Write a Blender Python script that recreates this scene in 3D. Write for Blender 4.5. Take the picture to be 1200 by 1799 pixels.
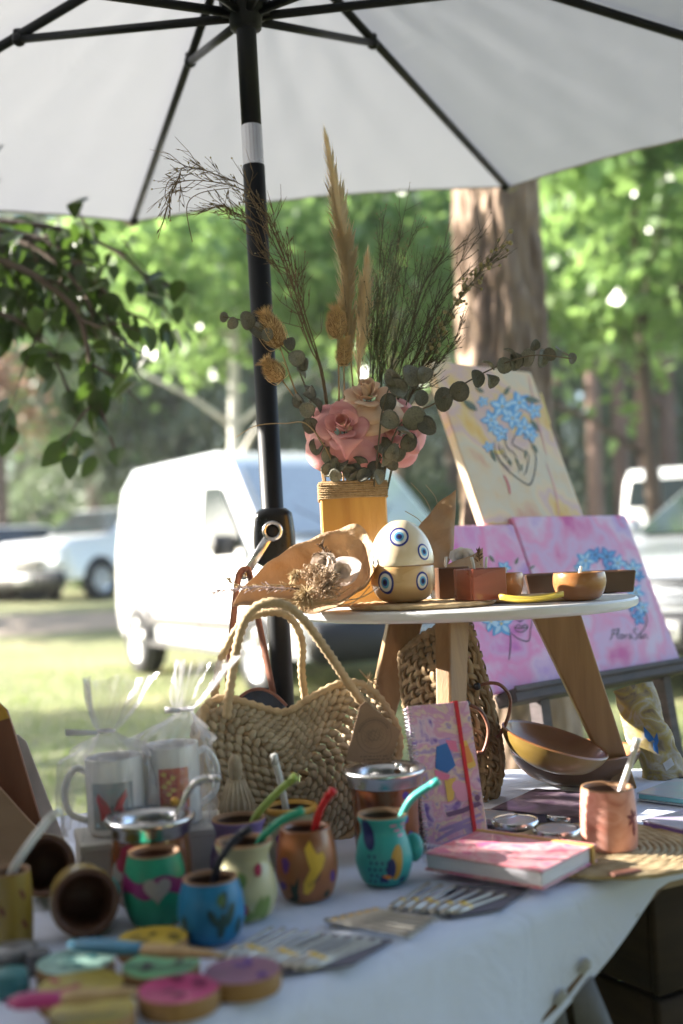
import bpy, bmesh, math, random
import numpy as np
from mathutils import Vector, Matrix
R_ = math.radians
random.seed(7); rng = np.random.default_rng(7)
for o in list(bpy.data.objects): bpy.data.objects.remove(o)
S = bpy.context.scene; COL = S.collection

# ------------------------------------------------------------------ camera, sky, sun, exposure
EYE, FPX, ROLL, PITCH = 1.10, 2000.0, -2.5, 2.16
cd = bpy.data.cameras.new('camera'); cam = bpy.data.objects.new('camera', cd); COL.objects.link(cam)
cd.sensor_fit = 'VERTICAL'; cd.sensor_height = 36.0; cd.lens = 36.0*FPX/1799.0
cd.clip_start = .05; cd.clip_end = 400
CM = Matrix.Translation((0, 0, EYE)) @ Matrix.Rotation(R_(90+PITCH), 4, 'X') @ Matrix.Rotation(R_(ROLL), 4, 'Z')
cam.matrix_world = CM
cd.dof.use_dof = True; cd.dof.focus_distance = 1.74; cd.dof.aperture_fstop = 2.2; cd.dof.aperture_blades = 0
S.camera = cam
S.render.resolution_x, S.render.resolution_y = 683, 1024
SUN_EL, SUN_ROT = 24.0, 283.0          # low sun on the left, a little beyond the stall
w = bpy.data.worlds.new('World'); S.world = w; w.use_nodes = True
nt = w.node_tree; bg = nt.nodes['Background']; sk = nt.nodes.new('ShaderNodeTexSky'); sk.sky_type = 'NISHITA'
sk.sun_disc = False; sk.sun_elevation = R_(SUN_EL); sk.sun_rotation = R_(SUN_ROT); sk.air_density = 1.0; sk.dust_density = 1.6; sk.ozone_density = 1.0
nt.links.new(sk.outputs[0], bg.inputs[0]); bg.inputs[1].default_value = .11
sd = bpy.data.lights.new('sun', 'SUN'); sd.energy = 5.0; sd.angle = R_(.5); sd.color = (1, .94, .84)
sun = bpy.data.objects.new('sun', sd); COL.objects.link(sun)
SUNV = Vector((math.cos(R_(SUN_EL))*math.sin(R_(SUN_ROT)), math.cos(R_(SUN_EL))*math.cos(R_(SUN_ROT)), math.sin(R_(SUN_EL))))
sun.rotation_euler = SUNV.to_track_quat('Z', 'Y').to_euler()
vs = S.view_settings; vs.view_transform = 'Standard'; vs.look = 'None'; vs.exposure = 2.42; vs.gamma = 1.0; vs.use_curve_mapping = False

# ------------------------------------------------------------------ measuring helpers: photograph pixel -> point of the place
def ray(px, py): return (CM.to_3x3() @ Vector(((px-600)/FPX, -(py-899.5)/FPX, -1.0)))
def at(px, py, Y):
    d = ray(px, py); return Vector((0, 0, EYE)) + d*(Y/d.y)
def on(px, py, z):
    d = ray(px, py); return Vector((0, 0, EYE)) + d*((z-EYE)/d.z)
def pxm(Y): return Y/FPX                     # metres per photograph pixel at that distance
ZT = EYE-.385                                # main table
ZS = EYE-.082                                # little round table
ZM = ZT+.004
def T(px, py): return on(px, py, ZT+.002)

# ------------------------------------------------------------------ mesh building
class MB:
    def __init__(s): s.v = []; s.f = []
    def add(s, vs, fs, M=None):
        b = len(s.v)
        s.v += [tuple(M @ Vector(p)) for p in vs] if M is not None else [tuple(p) for p in vs]
        s.f += [tuple(i+b for i in f) for f in fs]; return s
    def box(s, c, sz, b=.002, M=None, tap=(1, 1)):
        hx, hy, hz = sz[0]/2, sz[1]/2, sz[2]/2; b = min(b, hx*.9, hy*.9, hz*.9); V = []; I = {}
        for sx in (-1, 1):
            for sy in (-1, 1):
                for sz_ in (-1, 1):
                    for a in range(3):
                        p = [sx*(hx-b), sy*(hy-b), sz_*(hz-b)]; p[a] = (sx*hx, sy*hy, sz_*hz)[a]
                        if sz_ > 0: p[0] *= tap[0]; p[1] *= tap[1]
                        I[(sx, sy, sz_, a)] = len(V); V.append(Vector(p))
        F = []; ss = (-1, 1)
        for a in range(3):
            for g in ss:
                o = [k for k in range(3) if k != a]; q = []
                for u, v in ((-1, -1), (1, -1), (1, 1), (-1, 1)):
                    k = [0, 0, 0]; k[a] = g; k[o[0]] = u; k[o[1]] = v; q.append(I[(k[0], k[1], k[2], a)])
                F.append(q)
        for a in range(3):
            o = [k for k in range(3) if k != a]
            for u in ss:
                for v in ss:
                    k0 = [0]*3; k1 = [0]*3; k0[a] = -1; k1[a] = 1; k0[o[0]] = k1[o[0]] = u; k0[o[1]] = k1[o[1]] = v
                    F.append([I[(*k0, o[0])], I[(*k1, o[0])], I[(*k1, o[1])], I[(*k0, o[1])]])
        for x in ss:
            for y in ss:
                for z in ss: F.append([I[(x, y, z, 0)], I[(x, y, z, 1)], I[(x, y, z, 2)]])
        for i, q in enumerate(F):
            n = (V[q[1]]-V[q[0]]).cross(V[q[2]]-V[q[0]]); m = sum((V[k] for k in q), Vector())/len(q)
            if n.dot(m) < 0: F[i] = q[::-1]
        c = Vector(c); return s.add([p+c for p in V], F, M)
    def lathe(s, prof, n=32, M=None, sx=1, sy=1):
        V = []; rows = []
        for r, z in prof:
            if r < 1e-6: rows.append([len(V)]); V.append((0, 0, z))
            else:
                rows.append(list(range(len(V), len(V)+n)))
                V += [(r*sx*math.cos(2*math.pi*i/n), r*sy*math.sin(2*math.pi*i/n), z) for i in range(n)]
        F = []
        for A, B in zip(rows, rows[1:]):
            for i in range(n):
                j = (i+1) % n
                if len(A) == 1 and len(B) == 1: continue
                if len(A) == 1: F.append((A[0], B[j], B[i]))
                elif len(B) == 1: F.append((A[i], A[j], B[0]))
                else: F.append((A[i], A[j], B[j], B[i]))
        return s.add(V, F, M)
    def tube(s, pts, rad, n=8, M=None, cap=True, flat=1.0, closed=False):
        P = [Vector(p) for p in pts]; m = len(P)
        if not hasattr(rad, '__len__'): rad = [rad]*m
        tan = []
        for i in range(m):
            a = P[(i-1) % m] if (i or closed) else P[0]; b = P[(i+1) % m] if (i < m-1 or closed) else P[-1]
            t = b-a; tan.append(t.normalized() if t.length > 1e-9 else Vector((0, 0, 1)))
        u = tan[0].orthogonal().normalized(); V = []
        if abs(tan[0].z) < .9: u = Vector((0, 0, 1)).cross(tan[0]).normalized()
        for i in range(m):
            if i: u = (u-tan[i]*u.dot(tan[i])); u = u.normalized() if u.length > 1e-6 else tan[i].orthogonal().normalized()
            v = tan[i].cross(u)
            for k in range(n):
                a = 2*math.pi*k/n; V.append(P[i]+u*(math.cos(a)*rad[i])+v*(math.sin(a)*rad[i]*flat))
        F = []
        for i in range(m if closed else m-1):
            for k in range(n):
                F.append((i*n+k, i*n+(k+1) % n, ((i+1) % m)*n+(k+1) % n, ((i+1) % m)*n+k))
        if cap and not closed: F.append(tuple(range(n-1, -1, -1))); F.append(tuple((m-1)*n+k for k in range(n)))
        return s.add(V, F, M)
    def grid(s, fn, nu, nv, M=None, cu=False):
        V = [fn(i/(nu if cu else nu-1), j/(nv-1)) for j in range(nv) for i in range(nu)]; F = []
        for j in range(nv-1):
            for i in range(nu if cu else nu-1):
                F.append((j*nu+i, j*nu+(i+1) % nu, (j+1)*nu+(i+1) % nu, (j+1)*nu+i))
        return s.add(V, F, M)
    def ball(s, c, r, n=12, m=8, M=None):
        if not hasattr(r, '__len__'): r = (r, r, r)
        pr = [(math.sin(math.pi*k/m), -math.cos(math.pi*k/m)) for k in range(m+1)]; pr[0] = (0, -1); pr[-1] = (0, 1)
        L = Matrix.Translation(c) @ Matrix.Diagonal((r[0], r[1], r[2], 1))
        return s.lathe(pr, n, (M @ L) if M is not None else L)
    def prism(s, poly, z0, z1, M=None):
        n = len(poly); V = [(x, y, z0) for x, y in poly]+[(x, y, z1) for x, y in poly]
        F = [tuple(range(n-1, -1, -1)), tuple(range(n, 2*n))]+[(i, (i+1) % n, n+(i+1) % n, n+i) for i in range(n)]
        return s.add(V, F, M)
    def fill(s, pts, mp, off=.0006, rings=2, thick=None):          # 2-D outline laid on a surface by mp(x, y, off)
        n = len(pts); cx = sum(p[0] for p in pts)/n; cy = sum(p[1] for p in pts)/n; V = [mp(cx, cy, off)]
        for k in range(1, rings+1):
            f = k/rings; V += [mp(cx+(x-cx)*f, cy+(y-cy)*f, off) for x, y in pts]
        F = [(0, 1+i, 1+(i+1) % n) for i in range(n)]
        for k in range(rings-1):
            a = 1+k*n; b = a+n; F += [(a+i, b+i, b+(i+1) % n, a+(i+1) % n) for i in range(n)]
        return s.add(V, F)
    def stroke(s, pts, w, mp, off=.0008):
        V = []; m = len(pts)
        for i, p in enumerate(pts):
            a = pts[max(i-1, 0)]; b = pts[min(i+1, m-1)]; dx, dy = b[0]-a[0], b[1]-a[1]; l = math.hypot(dx, dy) or 1
            ww = w*(.55+.45*math.sin(math.pi*(i+.3)/(m-.4))) if m > 2 else w
            V += [mp(p[0]-dy/l*ww/2, p[1]+dx/l*ww/2, off), mp(p[0]+dy/l*ww/2, p[1]-dx/l*ww/2, off)]
        return s.add(V, [(2*i, 2*i+1, 2*i+3, 2*i+2) for i in range(m-1)])
def crv(pts, n=6):                                                  # Catmull-Rom through points of any dimension
    P = [Vector(p) for p in pts]; out = []
    for i in range(len(P)-1):
        a, b, c, d = P[max(i-1, 0)], P[i], P[i+1], P[min(i+2, len(P)-1)]
        for k in range(n):
            t = k/n; out.append(.5*((2*b)+(c-a)*t+(2*a-5*b+4*c-d)*t*t+(3*b-a-3*c+d)*t**3))
    out.append(P[-1]); return out
def ell(rx, ry, cx=0, cy=0, rot=0, n=14):
    c, s_ = math.cos(rot), math.sin(rot); o = []
    for i in range(n):
        a = 2*math.pi*i/n; x, y = rx*math.cos(a), ry*math.sin(a); o.append((cx+x*c-y*s_, cy+x*s_+y*c))
    return o
def leaf2(l, w, cx=0, cy=0, rot=0, n=7):
    up = [(l*i/n, w/2*math.sin(math.pi*(i/n)**.8)) for i in range(n+1)]; pts = up+[(x, -y) for x, y in up[-2:0:-1]]
    c, s_ = math.cos(rot), math.sin(rot); return [(cx+x*c-y*s_, cy+x*s_+y*c) for x, y in pts]
def heart2(sz, cx=0, cy=0, n=24):
    o = []
    for i in range(n):
        t = 2*math.pi*i/n; o.append((cx+sz*math.sin(t)**3, cy+sz*(13*math.cos(t)-5*math.cos(2*t)-2*math.cos(3*t)-math.cos(4*t))/16))
    return o
def mk(name, mb, m, parent=None, smooth=True, solid=0, world=False, loc=None, rot=None, sub=0, bev=0, auto=None):
    me = bpy.data.meshes.new(name)
    if world and parent is not None:
        L = parent.location
        if parent.parent is not None: L = L+parent.parent.location
        v = [(p[0]-L.x, p[1]-L.y, p[2]-L.z) for p in mb.v]
    else: v = mb.v
    me.from_pydata(v, [], mb.f); me.update()
    if smooth: me.polygons.foreach_set('use_smooth', [True]*len(me.polygons))
    if smooth and auto:
        me.set_sharp_from_angle(angle=R_(auto))
    if m is not None: me.materials.append(m)
    o = bpy.data.objects.new(name, me); COL.objects.link(o)
    if parent is not None: o.parent = parent
    if loc is not None: o.location = loc
    if rot is not None: o.rotation_euler = rot
    if bev: k = o.modifiers.new('b', 'BEVEL'); k.width = bev; k.segments = 2; k.limit_method = 'ANGLE'
    if sub: k = o.modifiers.new('s', 'SUBSURF'); k.levels = k.render_levels = sub
    if solid: k = o.modifiers.new('t', 'SOLIDIFY'); k.thickness = solid; k.offset = 0
    return o
def tag(o, label, cat=None, group=None, kind=None):
    if label: o['label'] = label
    if cat: o['category'] = cat
    if group: o['group'] = group
    if kind: o['kind'] = kind
    return o
def thing(name, label, cat, loc=(0, 0, 0), rot=(0, 0, 0), group=None):
    o = bpy.data.objects.new(name, None); COL.objects.link(o); o.empty_display_size = .05
    o.location = loc; o.rotation_euler = rot; return tag(o, label, cat, group)
def inst(src, parent=None, M=None, name=None):
    c = src.copy(); COL.objects.link(c); c.parent = parent
    if name: c.name = name
    if M is not None: c.matrix_basis = M
    return c

# ------------------------------------------------------------------ materials
def nn(nt, t, **k):
    n = nt.nodes.new('ShaderNode'+t)
    for a, b in k.items(): setattr(n, a, b)
    return n
MC = {}
def mat(name, col, rough=.6, col2=None, scale=18, var=.18, bump=.15, bscale=90, metal=0, coat=0, stretch=None, detail=5, rnd=0, transl=0, trc=None, coord='Object', spec=.5, contrast=1.0, sheen=0):
    if name in MC: return MC[name]
    m = bpy.data.materials.new(name); m.use_nodes = True; nt = m.node_tree; b = nt.nodes['Principled BSDF']; L = nt.links.new
    tc = nn(nt, 'TexCoord'); src = tc.outputs[coord]
    if stretch:
        mp = nn(nt, 'Mapping'); mp.inputs['Scale'].default_value = stretch; L(src, mp.inputs[0]); src = mp.outputs[0]
    no = nn(nt, 'TexNoise'); no.inputs['Scale'].default_value = scale; no.inputs['Detail'].default_value = detail; L(src, no.inputs['Vector'])
    if stretch: no.inputs['Distortion'].default_value = .6
    rp = nn(nt, 'ValToRGB'); e = rp.color_ramp.elements; k = .18/contrast
    e[0].position = .5-k; e[1].position = .5+k
    c1 = col if col2 else tuple(c*(1-var) for c in col); c2 = col2 or tuple(min(1, c*(1+var)) for c in col)
    e[0].color = (*c1, 1); e[1].color = (*c2, 1); L(no.outputs['Fac'], rp.inputs[0]); out = rp.outputs[0]
    if rnd:
        oi = nn(nt, 'ObjectInfo'); mr = nn(nt, 'MapRange'); mr.inputs['To Min'].default_value = 1-rnd; mr.inputs['To Max'].default_value = 1+rnd
        hs = nn(nt, 'HueSaturation'); L(oi.outputs['Random'], mr.inputs['Value']); L(mr.outputs[0], hs.inputs['Value']); L(out, hs.inputs['Color']); out = hs.outputs[0]
    L(out, b.inputs['Base Color']); b.inputs['Metallic'].default_value = metal
    rm = nn(nt, 'MapRange'); rm.inputs['To Min'].default_value = max(.03, rough-.1); rm.inputs['To Max'].default_value = min(1, rough+.1)
    L(no.outputs['Fac'], rm.inputs['Value']); L(rm.outputs[0], b.inputs['Roughness'])
    b.inputs['Coat Weight'].default_value = coat; b.inputs['Coat Roughness'].default_value = .12; b.inputs['Specular IOR Level'].default_value = spec
    if sheen: b.inputs['Sheen Weight'].default_value = sheen
    if bump:
        n2 = nn(nt, 'TexNoise'); n2.inputs['Scale'].default_value = bscale; n2.inputs['Detail'].default_value = 3; L(src, n2.inputs['Vector'])
        bp = nn(nt, 'Bump'); bp.inputs['Strength'].default_value = bump; bp.inputs['Distance'].default_value = .01 if bscale < 60 else .002
        L(n2.outputs['Fac'], bp.inputs['Height']); L(bp.outputs[0], b.inputs['Normal'])
    if transl:
        tr = nn(nt, 'BsdfTranslucent'); mx = nn(nt, 'MixShader'); mx.inputs[0].default_value = transl
        if trc: tr.inputs[0].default_value = (*trc, 1)
        else: L(out, tr.inputs[0])
        L(b.outputs[0], mx.inputs[1]); L(tr.outputs[0], mx.inputs[2]); L(mx.outputs[0], nt.nodes['Material Output'].inputs[0])
    MC[name] = m; return m
def wash(name, stops, scale=6, rough=.6, detail=4, dist=1.2, seed=0, coat=0, stretch=(1, 1, 1)):   # painted watercolour clouds: several pigments, one brush noise
    if name in MC: return MC[name]
    m = bpy.data.materials.new(name); m.use_nodes = True; nt = m.node_tree; b = nt.nodes['Principled BSDF']; L = nt.links.new
    tc = nn(nt, 'TexCoord'); mp = nn(nt, 'Mapping'); mp.inputs['Location'].default_value = (seed*3.1, seed*1.7, seed); mp.inputs['Scale'].default_value = stretch
    L(tc.outputs['Object'], mp.inputs[0])
    no = nn(nt, 'TexNoise'); no.inputs['Scale'].default_value = scale; no.inputs['Detail'].default_value = detail; no.inputs['Distortion'].default_value = dist
    L(mp.outputs[0], no.inputs['Vector']); rp = nn(nt, 'ValToRGB'); cr = rp.color_ramp
    while len(cr.elements) < len(stops): cr.elements.new(.5)
    for i, c in enumerate(stops):
        cr.elements[i].position = .3+.4*i/(len(stops)-1); cr.elements[i].color = (*c, 1)
    L(no.outputs['Fac'], rp.inputs[0]); L(rp.outputs[0], b.inputs['Base Color']); b.inputs['Roughness'].default_value = rough; b.inputs['Coat Weight'].default_value = coat
    n2 = nn(nt, 'TexNoise'); n2.inputs['Scale'].default_value = 260; L(tc.outputs['Object'], n2.inputs['Vector'])
    bp = nn(nt, 'Bump'); bp.inputs['Strength'].default_value = .12; bp.inputs['Distance'].default_value = .001; L(n2.outputs['Fac'], bp.inputs['Height']); L(bp.outputs[0], b.inputs['Normal'])
    MC[name] = m; return m
def flat(name, col, rough=.5, **k): return mat(name, col, rough, var=.08, bump=.05, **k)
def hexc(h):                                                        # sRGB hex -> linear
    v = [int(h[i:i+2], 16)/255 for i in (0, 2, 4)]; return tuple(x/12.92 if x <= .04045 else ((x+.055)/1.055)**2.4 for x in v)
# ================================================================== SETTING
def sst(a, b, x):
    t = min(1, max(0, (x-a)/(b-a))); return t*t*(3-2*t)
def gz(x, y): return .52*sst(10, 23, y)+.05*math.sin(x*.35+1)*sst(4, 12, y)+.03*math.sin(y*.8+x*.3)*sst(3, 6, y)
def ground_mat():
    m = bpy.data.materials.new('lawn'); m.use_nodes = True; nt = m.node_tree; b = nt.nodes['Principled BSDF']; L = nt.links.new
    tc = nn(nt, 'TexCoord'); n1 = nn(nt, 'TexNoise'); n1.inputs['Scale'].default_value = .45; n1.inputs['Detail'].default_value = 8; n1.inputs['Roughness'].default_value = .65
    n2 = nn(nt, 'TexNoise'); n2.inputs['Scale'].default_value = 14; n2.inputs['Detail'].default_value = 6
    L(tc.outputs['Object'], n1.inputs['Vector']); L(tc.outputs['Object'], n2.inputs['Vector'])
    r1 = nn(nt, 'ValToRGB'); e = r1.color_ramp.elements; e[0].position = .36; e[0].color = (.15, .165, .075, 1); e[1].position = .66; e[1].color = (.32, .28, .16, 1)
    e2 = r1.color_ramp.elements.new(.5); e2.color = (.20, .22, .10, 1)
    r2 = nn(nt, 'ValToRGB'); r2.color_ramp.elements[0].color = (.55, .55, .5, 1); r2.color_ramp.elements[1].color = (1.25, 1.2, 1.05, 1); r2.color_ramp.elements[0].position = .3; r2.color_ramp.elements[1].position = .7
    mx = nn(nt, 'MixRGB', blend_type='MULTIPLY'); mx.inputs[0].default_value = 1
    L(n1.outputs['Fac'], r1.inputs[0]); L(n2.outputs['Fac'], r2.inputs[0]); L(r1.outputs[0], mx.inputs[1]); L(r2.outputs[0], mx.inputs[2]); L(mx.outputs[0], b.inputs['Base Color'])
    b.inputs['Roughness'].default_value = .9
    bp = nn(nt, 'Bump'); bp.inputs['Strength'].default_value = .8; bp.inputs['Distance'].default_value = .05; L(n2.outputs['Fac'], bp.inputs['Height']); L(bp.outputs[0], b.inputs['Normal'])
    return m
xs = [-180, -120, -80, -50, -35]+[-26+k*1.0 for k in range(53)]+[35, 50, 80, 120, 180]
ys = [-60, -30, -15, -8]+[-4+k*.8 for k in range(58)]+[46, 55, 70, 100, 150, 260]
mb = MB(); nx = len(xs)
mb.add([(x, y, gz(x, y)) for y in ys for x in xs], [(j*nx+i, j*nx+i+1, (j+1)*nx+i+1, (j+1)*nx+i) for j in range(len(ys)-1) for i in range(nx-1)])
tag(mk('ground', mb, ground_mat()), 'grassy park ground with dry patches under the trees', kind='structure')
mb = MB()
def pth(u, v):
    x = -30+60*u; y = 16.4+.5*math.sin(x*.3)+(2.2+.5*math.sin(x*.8))*v; return (x, y, gz(x, y)+.03-.05*abs(v-.5))
mb.grid(pth, 70, 5)
tag(mk('dirt_path', mb, mat('dirt', (.21, .165, .125), .95, (.30, .24, .18), scale=2, bump=.6, bscale=20)), 'bare earth track crossing the lawn before the parked cars', kind='structure')

def fast_mesh(name, V, nper, m):                                     # V (N*nper,3) -> N separate polygons
    me = bpy.data.meshes.new(name); n = len(V)//nper
    me.vertices.add(len(V)); me.vertices.foreach_set('co', np.ascontiguousarray(V, dtype=np.float32).ravel())
    me.loops.add(len(V)); me.loops.foreach_set('vertex_index', np.arange(len(V), dtype=np.int32))
    me.polygons.add(n); me.polygons.foreach_set('loop_start', np.arange(n, dtype=np.int32)*nper)
    me.polygons.foreach_set('loop_total', np.full(n, nper, dtype=np.int32)); me.update(calc_edges=True); me.validate(); me.materials.append(m); return me
def leafquads(C, size, asp=.55, droop=0., seed=1):
    r = np.random.default_rng(seed); n = len(C); a = r.normal(size=(n, 3)); a[:, 2] -= droop*2; a /= np.linalg.norm(a, axis=1)[:, None]
    b = np.cross(a, r.normal(size=(n, 3))); b /= np.linalg.norm(b, axis=1)[:, None]
    s = (size*(.6+.8*r.random(n)))[:, None]; V = np.empty((n, 4, 3)); V[:, 0] = C; V[:, 1] = C+a*s*.5+b*s*asp*.5; V[:, 2] = C+a*s; V[:, 3] = C+a*s*.5-b*s*asp*.5
    return V.reshape(-1, 3)
def crown_pts(n, clumps, ext, spread, seed, shell=.45):
    r = np.random.default_rng(seed); d = r.normal(size=(clumps, 3)); d /= np.linalg.norm(d, axis=1)[:, None]
    c = d*(shell+(1-shell)*r.random(clumps)**.6)[:, None]*np.array(ext); k = r.integers(0, clumps, n)
    return c[k]+r.normal(size=(n, 3))*spread*(.6+.8*r.random(clumps))[k][:, None], c
LEAF_BR = mat('leaf_bright', (.09, .165, .05), .30, (.18, .27, .10), scale=2.2, bump=0, rnd=.15, transl=.45, trc=(.29, .45, .13), spec=.6)
LEAF_MID = mat('leaf_mid', (.035, .075, .020), .5, (.075, .125, .032), scale=1.5, bump=0, rnd=.2, transl=.35, trc=(.10, .18, .04))
LEAF_PINE = mat('leaf_pine', (.075, .105, .065), .6, (.14, .18, .105), scale=.9, bump=0, rnd=.25, transl=.3, trc=(.16, .22, .11))
LEAF_DRY = mat('leaf_rust', (.17, .09, .045), .6, (.26, .14, .07), scale=2, bump=0, transl=.3)
BARK = mat('bark', (.15, .10, .072), .9, (.40, .29, .21), scale=9, bump=1.0, bscale=26, stretch=(1, 1, .22), contrast=1.2)
BARKD = mat('bark_dark', (.050, .036, .028), .9, (.12, .085, .062), scale=6, bump=.8, bscale=20, stretch=(1, 1, .2))
BARKW = mat('bark_pale', (.44, .42, .38), .8, (.62, .60, .56), scale=5, bump=.3, bscale=20)
def trunk_mb(h, r0, r1, lean=(0, 0), limbs=0, seed=0, n=14):
    r = random.Random(seed); mb = MB(); P = []; Rr = []
    for k in range(11):
        t = k/10; P.append((lean[0]*t+.06*r0*8*math.sin(3*t+seed)*t, lean[1]*t+.05*math.sin(4*t+seed*2)*t, h*t)); Rr.append(r0*(1+.5*math.exp(-t*14))+(r1-r0)*t)
    mb.tube(P, Rr, n)
    for i in range(limbs):
        t = .45+.5*r.random(); k = int(t*10); a = r.random()*6.28; l = h*(.2+.15*r.random()); b = Vector(P[k]); rr = Rr[k]*.5
        mb.tube([b, b+Vector((math.cos(a)*l*.4, math.sin(a)*l*.4, l*.3)), b+Vector((math.cos(a)*l, math.sin(a)*l, l*.6))], [rr, rr*.7, rr*.2], 7)
    return mb
def tree(name, label, x, y, trunk, tm, crown_me, cz, group, cs=1., cr=0.):
    t = thing(name, label, 'tree', (x, y, gz(x, y)-.05), (0, 0, 0), group)
    tr = trunk if isinstance(trunk, bpy.types.Object) else mk('trunk', trunk, tm)
    if tr.parent is None: tr.parent = t
    else: inst(tr, t, Matrix.Rotation(cr, 4, 'Z') @ Matrix.Diagonal((cs, cs, 1, 1)), 'trunk')
    if crown_me:
        c = bpy.data.objects.new('crown', crown_me); COL.objects.link(c); c.parent = t; c.location = (0, 0, cz); c.rotation_euler = (0, 0, cr); c.scale = (cs, cs, cs)
    return t
# pines: tall bare trunk, drooping grey-green needles in tiers
def pine_crown(seed, n=4200):
    r = np.random.default_rng(seed); P = []; br = 60
    for k in range(br):
        z = 1.0+11*(k/br)**.9; a = r.random()*6.28; l = (2.7-1.5*(k/br))*(.55+.45*r.random()); m = n//br; t = r.random(m)**.7
        P.append(np.stack([np.cos(a)*l*t+r.normal(size=m)*.13, np.sin(a)*l*t+r.normal(size=m)*.13, z+.35*l*t-.85*l*t*t-np.abs(r.normal(size=m))*.30], 1))
    return np.concatenate(P)
PINES = [fast_mesh('pine_needles', leafquads(pine_crown(s), .34, .30, .6, s), 4, LEAF_PINE) for s in (11, 12, 13)]
ptr = [mk('trunk', trunk_mb(13.5, .21, .06, (.1*s, 0), 4, s), BARKD) for s in (1, 2)]
k = 0
spots = []
for row, (Y, x0, x1, st) in enumerate([(27, -10, 13, 2.15), (33, -13, 15, 2.1), (40, -16, 18, 2.6), (49, -20, 22, 3.3)]):
    x = x0
    while x < x1:
        spots.append((x+random.uniform(-.6, .6), Y+random.uniform(-1.4, 1.4), row)); x += st
rowname = ['front row of the wood', 'second row of the wood', 'third row of the wood', 'back row of the wood']
for x, y, row in spots:
    if row == 0 and (-10.5 < x < -6.6 or 1.2 < x < 2.6): continue
    px = 600+x/y*FPX
    if px < -160 or px > 1360: continue
    wh = 'left of the pickup' if px < 60 else 'above the pickup' if px < 220 else 'left above the van' if px < 400 else 'behind the umbrella pole' if px < 520 else 'behind the dried flowers' if px < 760 else 'behind the big trunk' if px < 960 else 'above the yellow painting' if px < 1060 else 'above the jeep' if px < 1190 else 'at the right edge'
    t = tree('pine_tree', 'tall dark pine with drooping needles '+wh+', '+rowname[row], x, y, ptr[k % 2], None, PINES[k % 3], 1.1+random.random()*1.2, 'pines of the '+rowname[row], .9+.3*random.random(), random.random()*6)
    k += 1
# trees one can tell apart
BR1 = fast_mesh('bright_leaves', leafquads(crown_pts(4200, 46, (2.0, 1.8, 1.35), .26, 21)[0], .20, .6, .2, 21), 4, LEAF_BR)
BR2 = fast_mesh('bright_leaves', leafquads(crown_pts(4600, 40, (2.1, 2.0, 1.5), .30, 22)[0], .22, .6, .2, 22), 4, LEAF_BR)
MID = fast_mesh('mid_leaves', leafquads(crown_pts(5200, 60, (2.2, 2.0, 1.7), .30, 23)[0], .22, .6, .2, 23), 4, LEAF_MID)
tree('young_tree', 'slender pale trunked tree with bright yellow green leaves behind the white van', -1.42, 14.5, trunk_mb(5.4, .115, .04, (.25, 0), 5, 3), BARKW, BR1, 5.0, None, 1.0, .5)
tree('young_tree', 'bright leafed tree behind the dried flower arrangement', .75, 15.5, trunk_mb(5.2, .10, .03, (.1, 0), 5, 4), BARK, BR2, 4.9, None, 1.0, 2.)
tree('young_tree', 'vivid green tree under the umbrella edge at the right', 3.5, 12.5, trunk_mb(5.0, .12, .03, (-.2, 0), 6, 5), BARKD, BR2, 4.6, None, 1.0, 4.)
tree('young_tree', 'leafy tree right of the paintings, half out of the picture', 5.6, 15.0, trunk_mb(5.2, .12, .03, (-.2, 0), 6, 6), BARKD, BR1, 5.2, None, 1.1, 1.)
tree('shade_tree', 'tall tree with dense mid green crown behind the parked pickup', -5.9, 27.0, trunk_mb(6.5, .16, .05, (0, 0), 6, 7), BARKD, MID, 5.6, None, 1.25, 1.)
tree('shade_tree', 'broad shade tree out on the left, crown above the lawn', -9.5, 8.9, trunk_mb(4.2, .16, .05, (0, 0), 6, 8), BARKD, MID, 3.9, None, .72, 2.)
tree('shade_tree', 'second shade tree out on the left beyond the earth track', -10.5, 19.0, trunk_mb(5.2, .18, .05, (0, 0), 6, 18), BARKD, MID, 4.4, None, 1.1, 3.)
SPARSE = fast_mesh('sparse_leaves', leafquads(crown_pts(420, 14, (.7, .8, .75), .16, 44)[0], .16, .6, .2, 44), 4, LEAF_MID)
tree('sapling', 'thin sapling out of sight on the left, dappling the big trunk', -5.0, 6.3, trunk_mb(4.4, .06, .02, (0, 0), 4, 19), BARKD, SPARSE, 4.4, None, 1.0, 0)
sh_ = thing('shade_shrub', 'unseen dense shrub added left of the stall to shade the main table', 'shrub', (-2.05, 1.75, 0))  # unseen shrub added to keep the low sun off the main table
c = bpy.data.objects.new('foliage', fast_mesh('shrub_leaves', leafquads(np.random.default_rng(50).uniform((-.60, -1.55, .15), (.45, 1.15, EYE+.53), (12500, 3)), .14, .6, .2, 51), 4, LEAF_MID)); COL.objects.link(c); c.parent = sh_
for k in range(6): mk('stem', MB().tube([(-.1+.05*k, -.9+.35*k, 0), (-.15+.06*k, -.95+.38*k, .8), (-.1+.05*k, -1.0+.4*k, EYE+.2)], [.02, .014, .005], 6), BARKD, sh_)
tree('rust_tree', 'tree with dark trunk and rusty leaves at the far left', -7.2, 24.0, trunk_mb(7, .20, .06, (.1, 0), 5, 9), BARKD,
     fast_mesh('rust_leaves', leafquads(crown_pts(420, 12, (.9, .9, .8), .22, 24)[0], .22, .6, 0, 24), 4, LEAF_DRY), 4.3, None, 1.0, 0)
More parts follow.
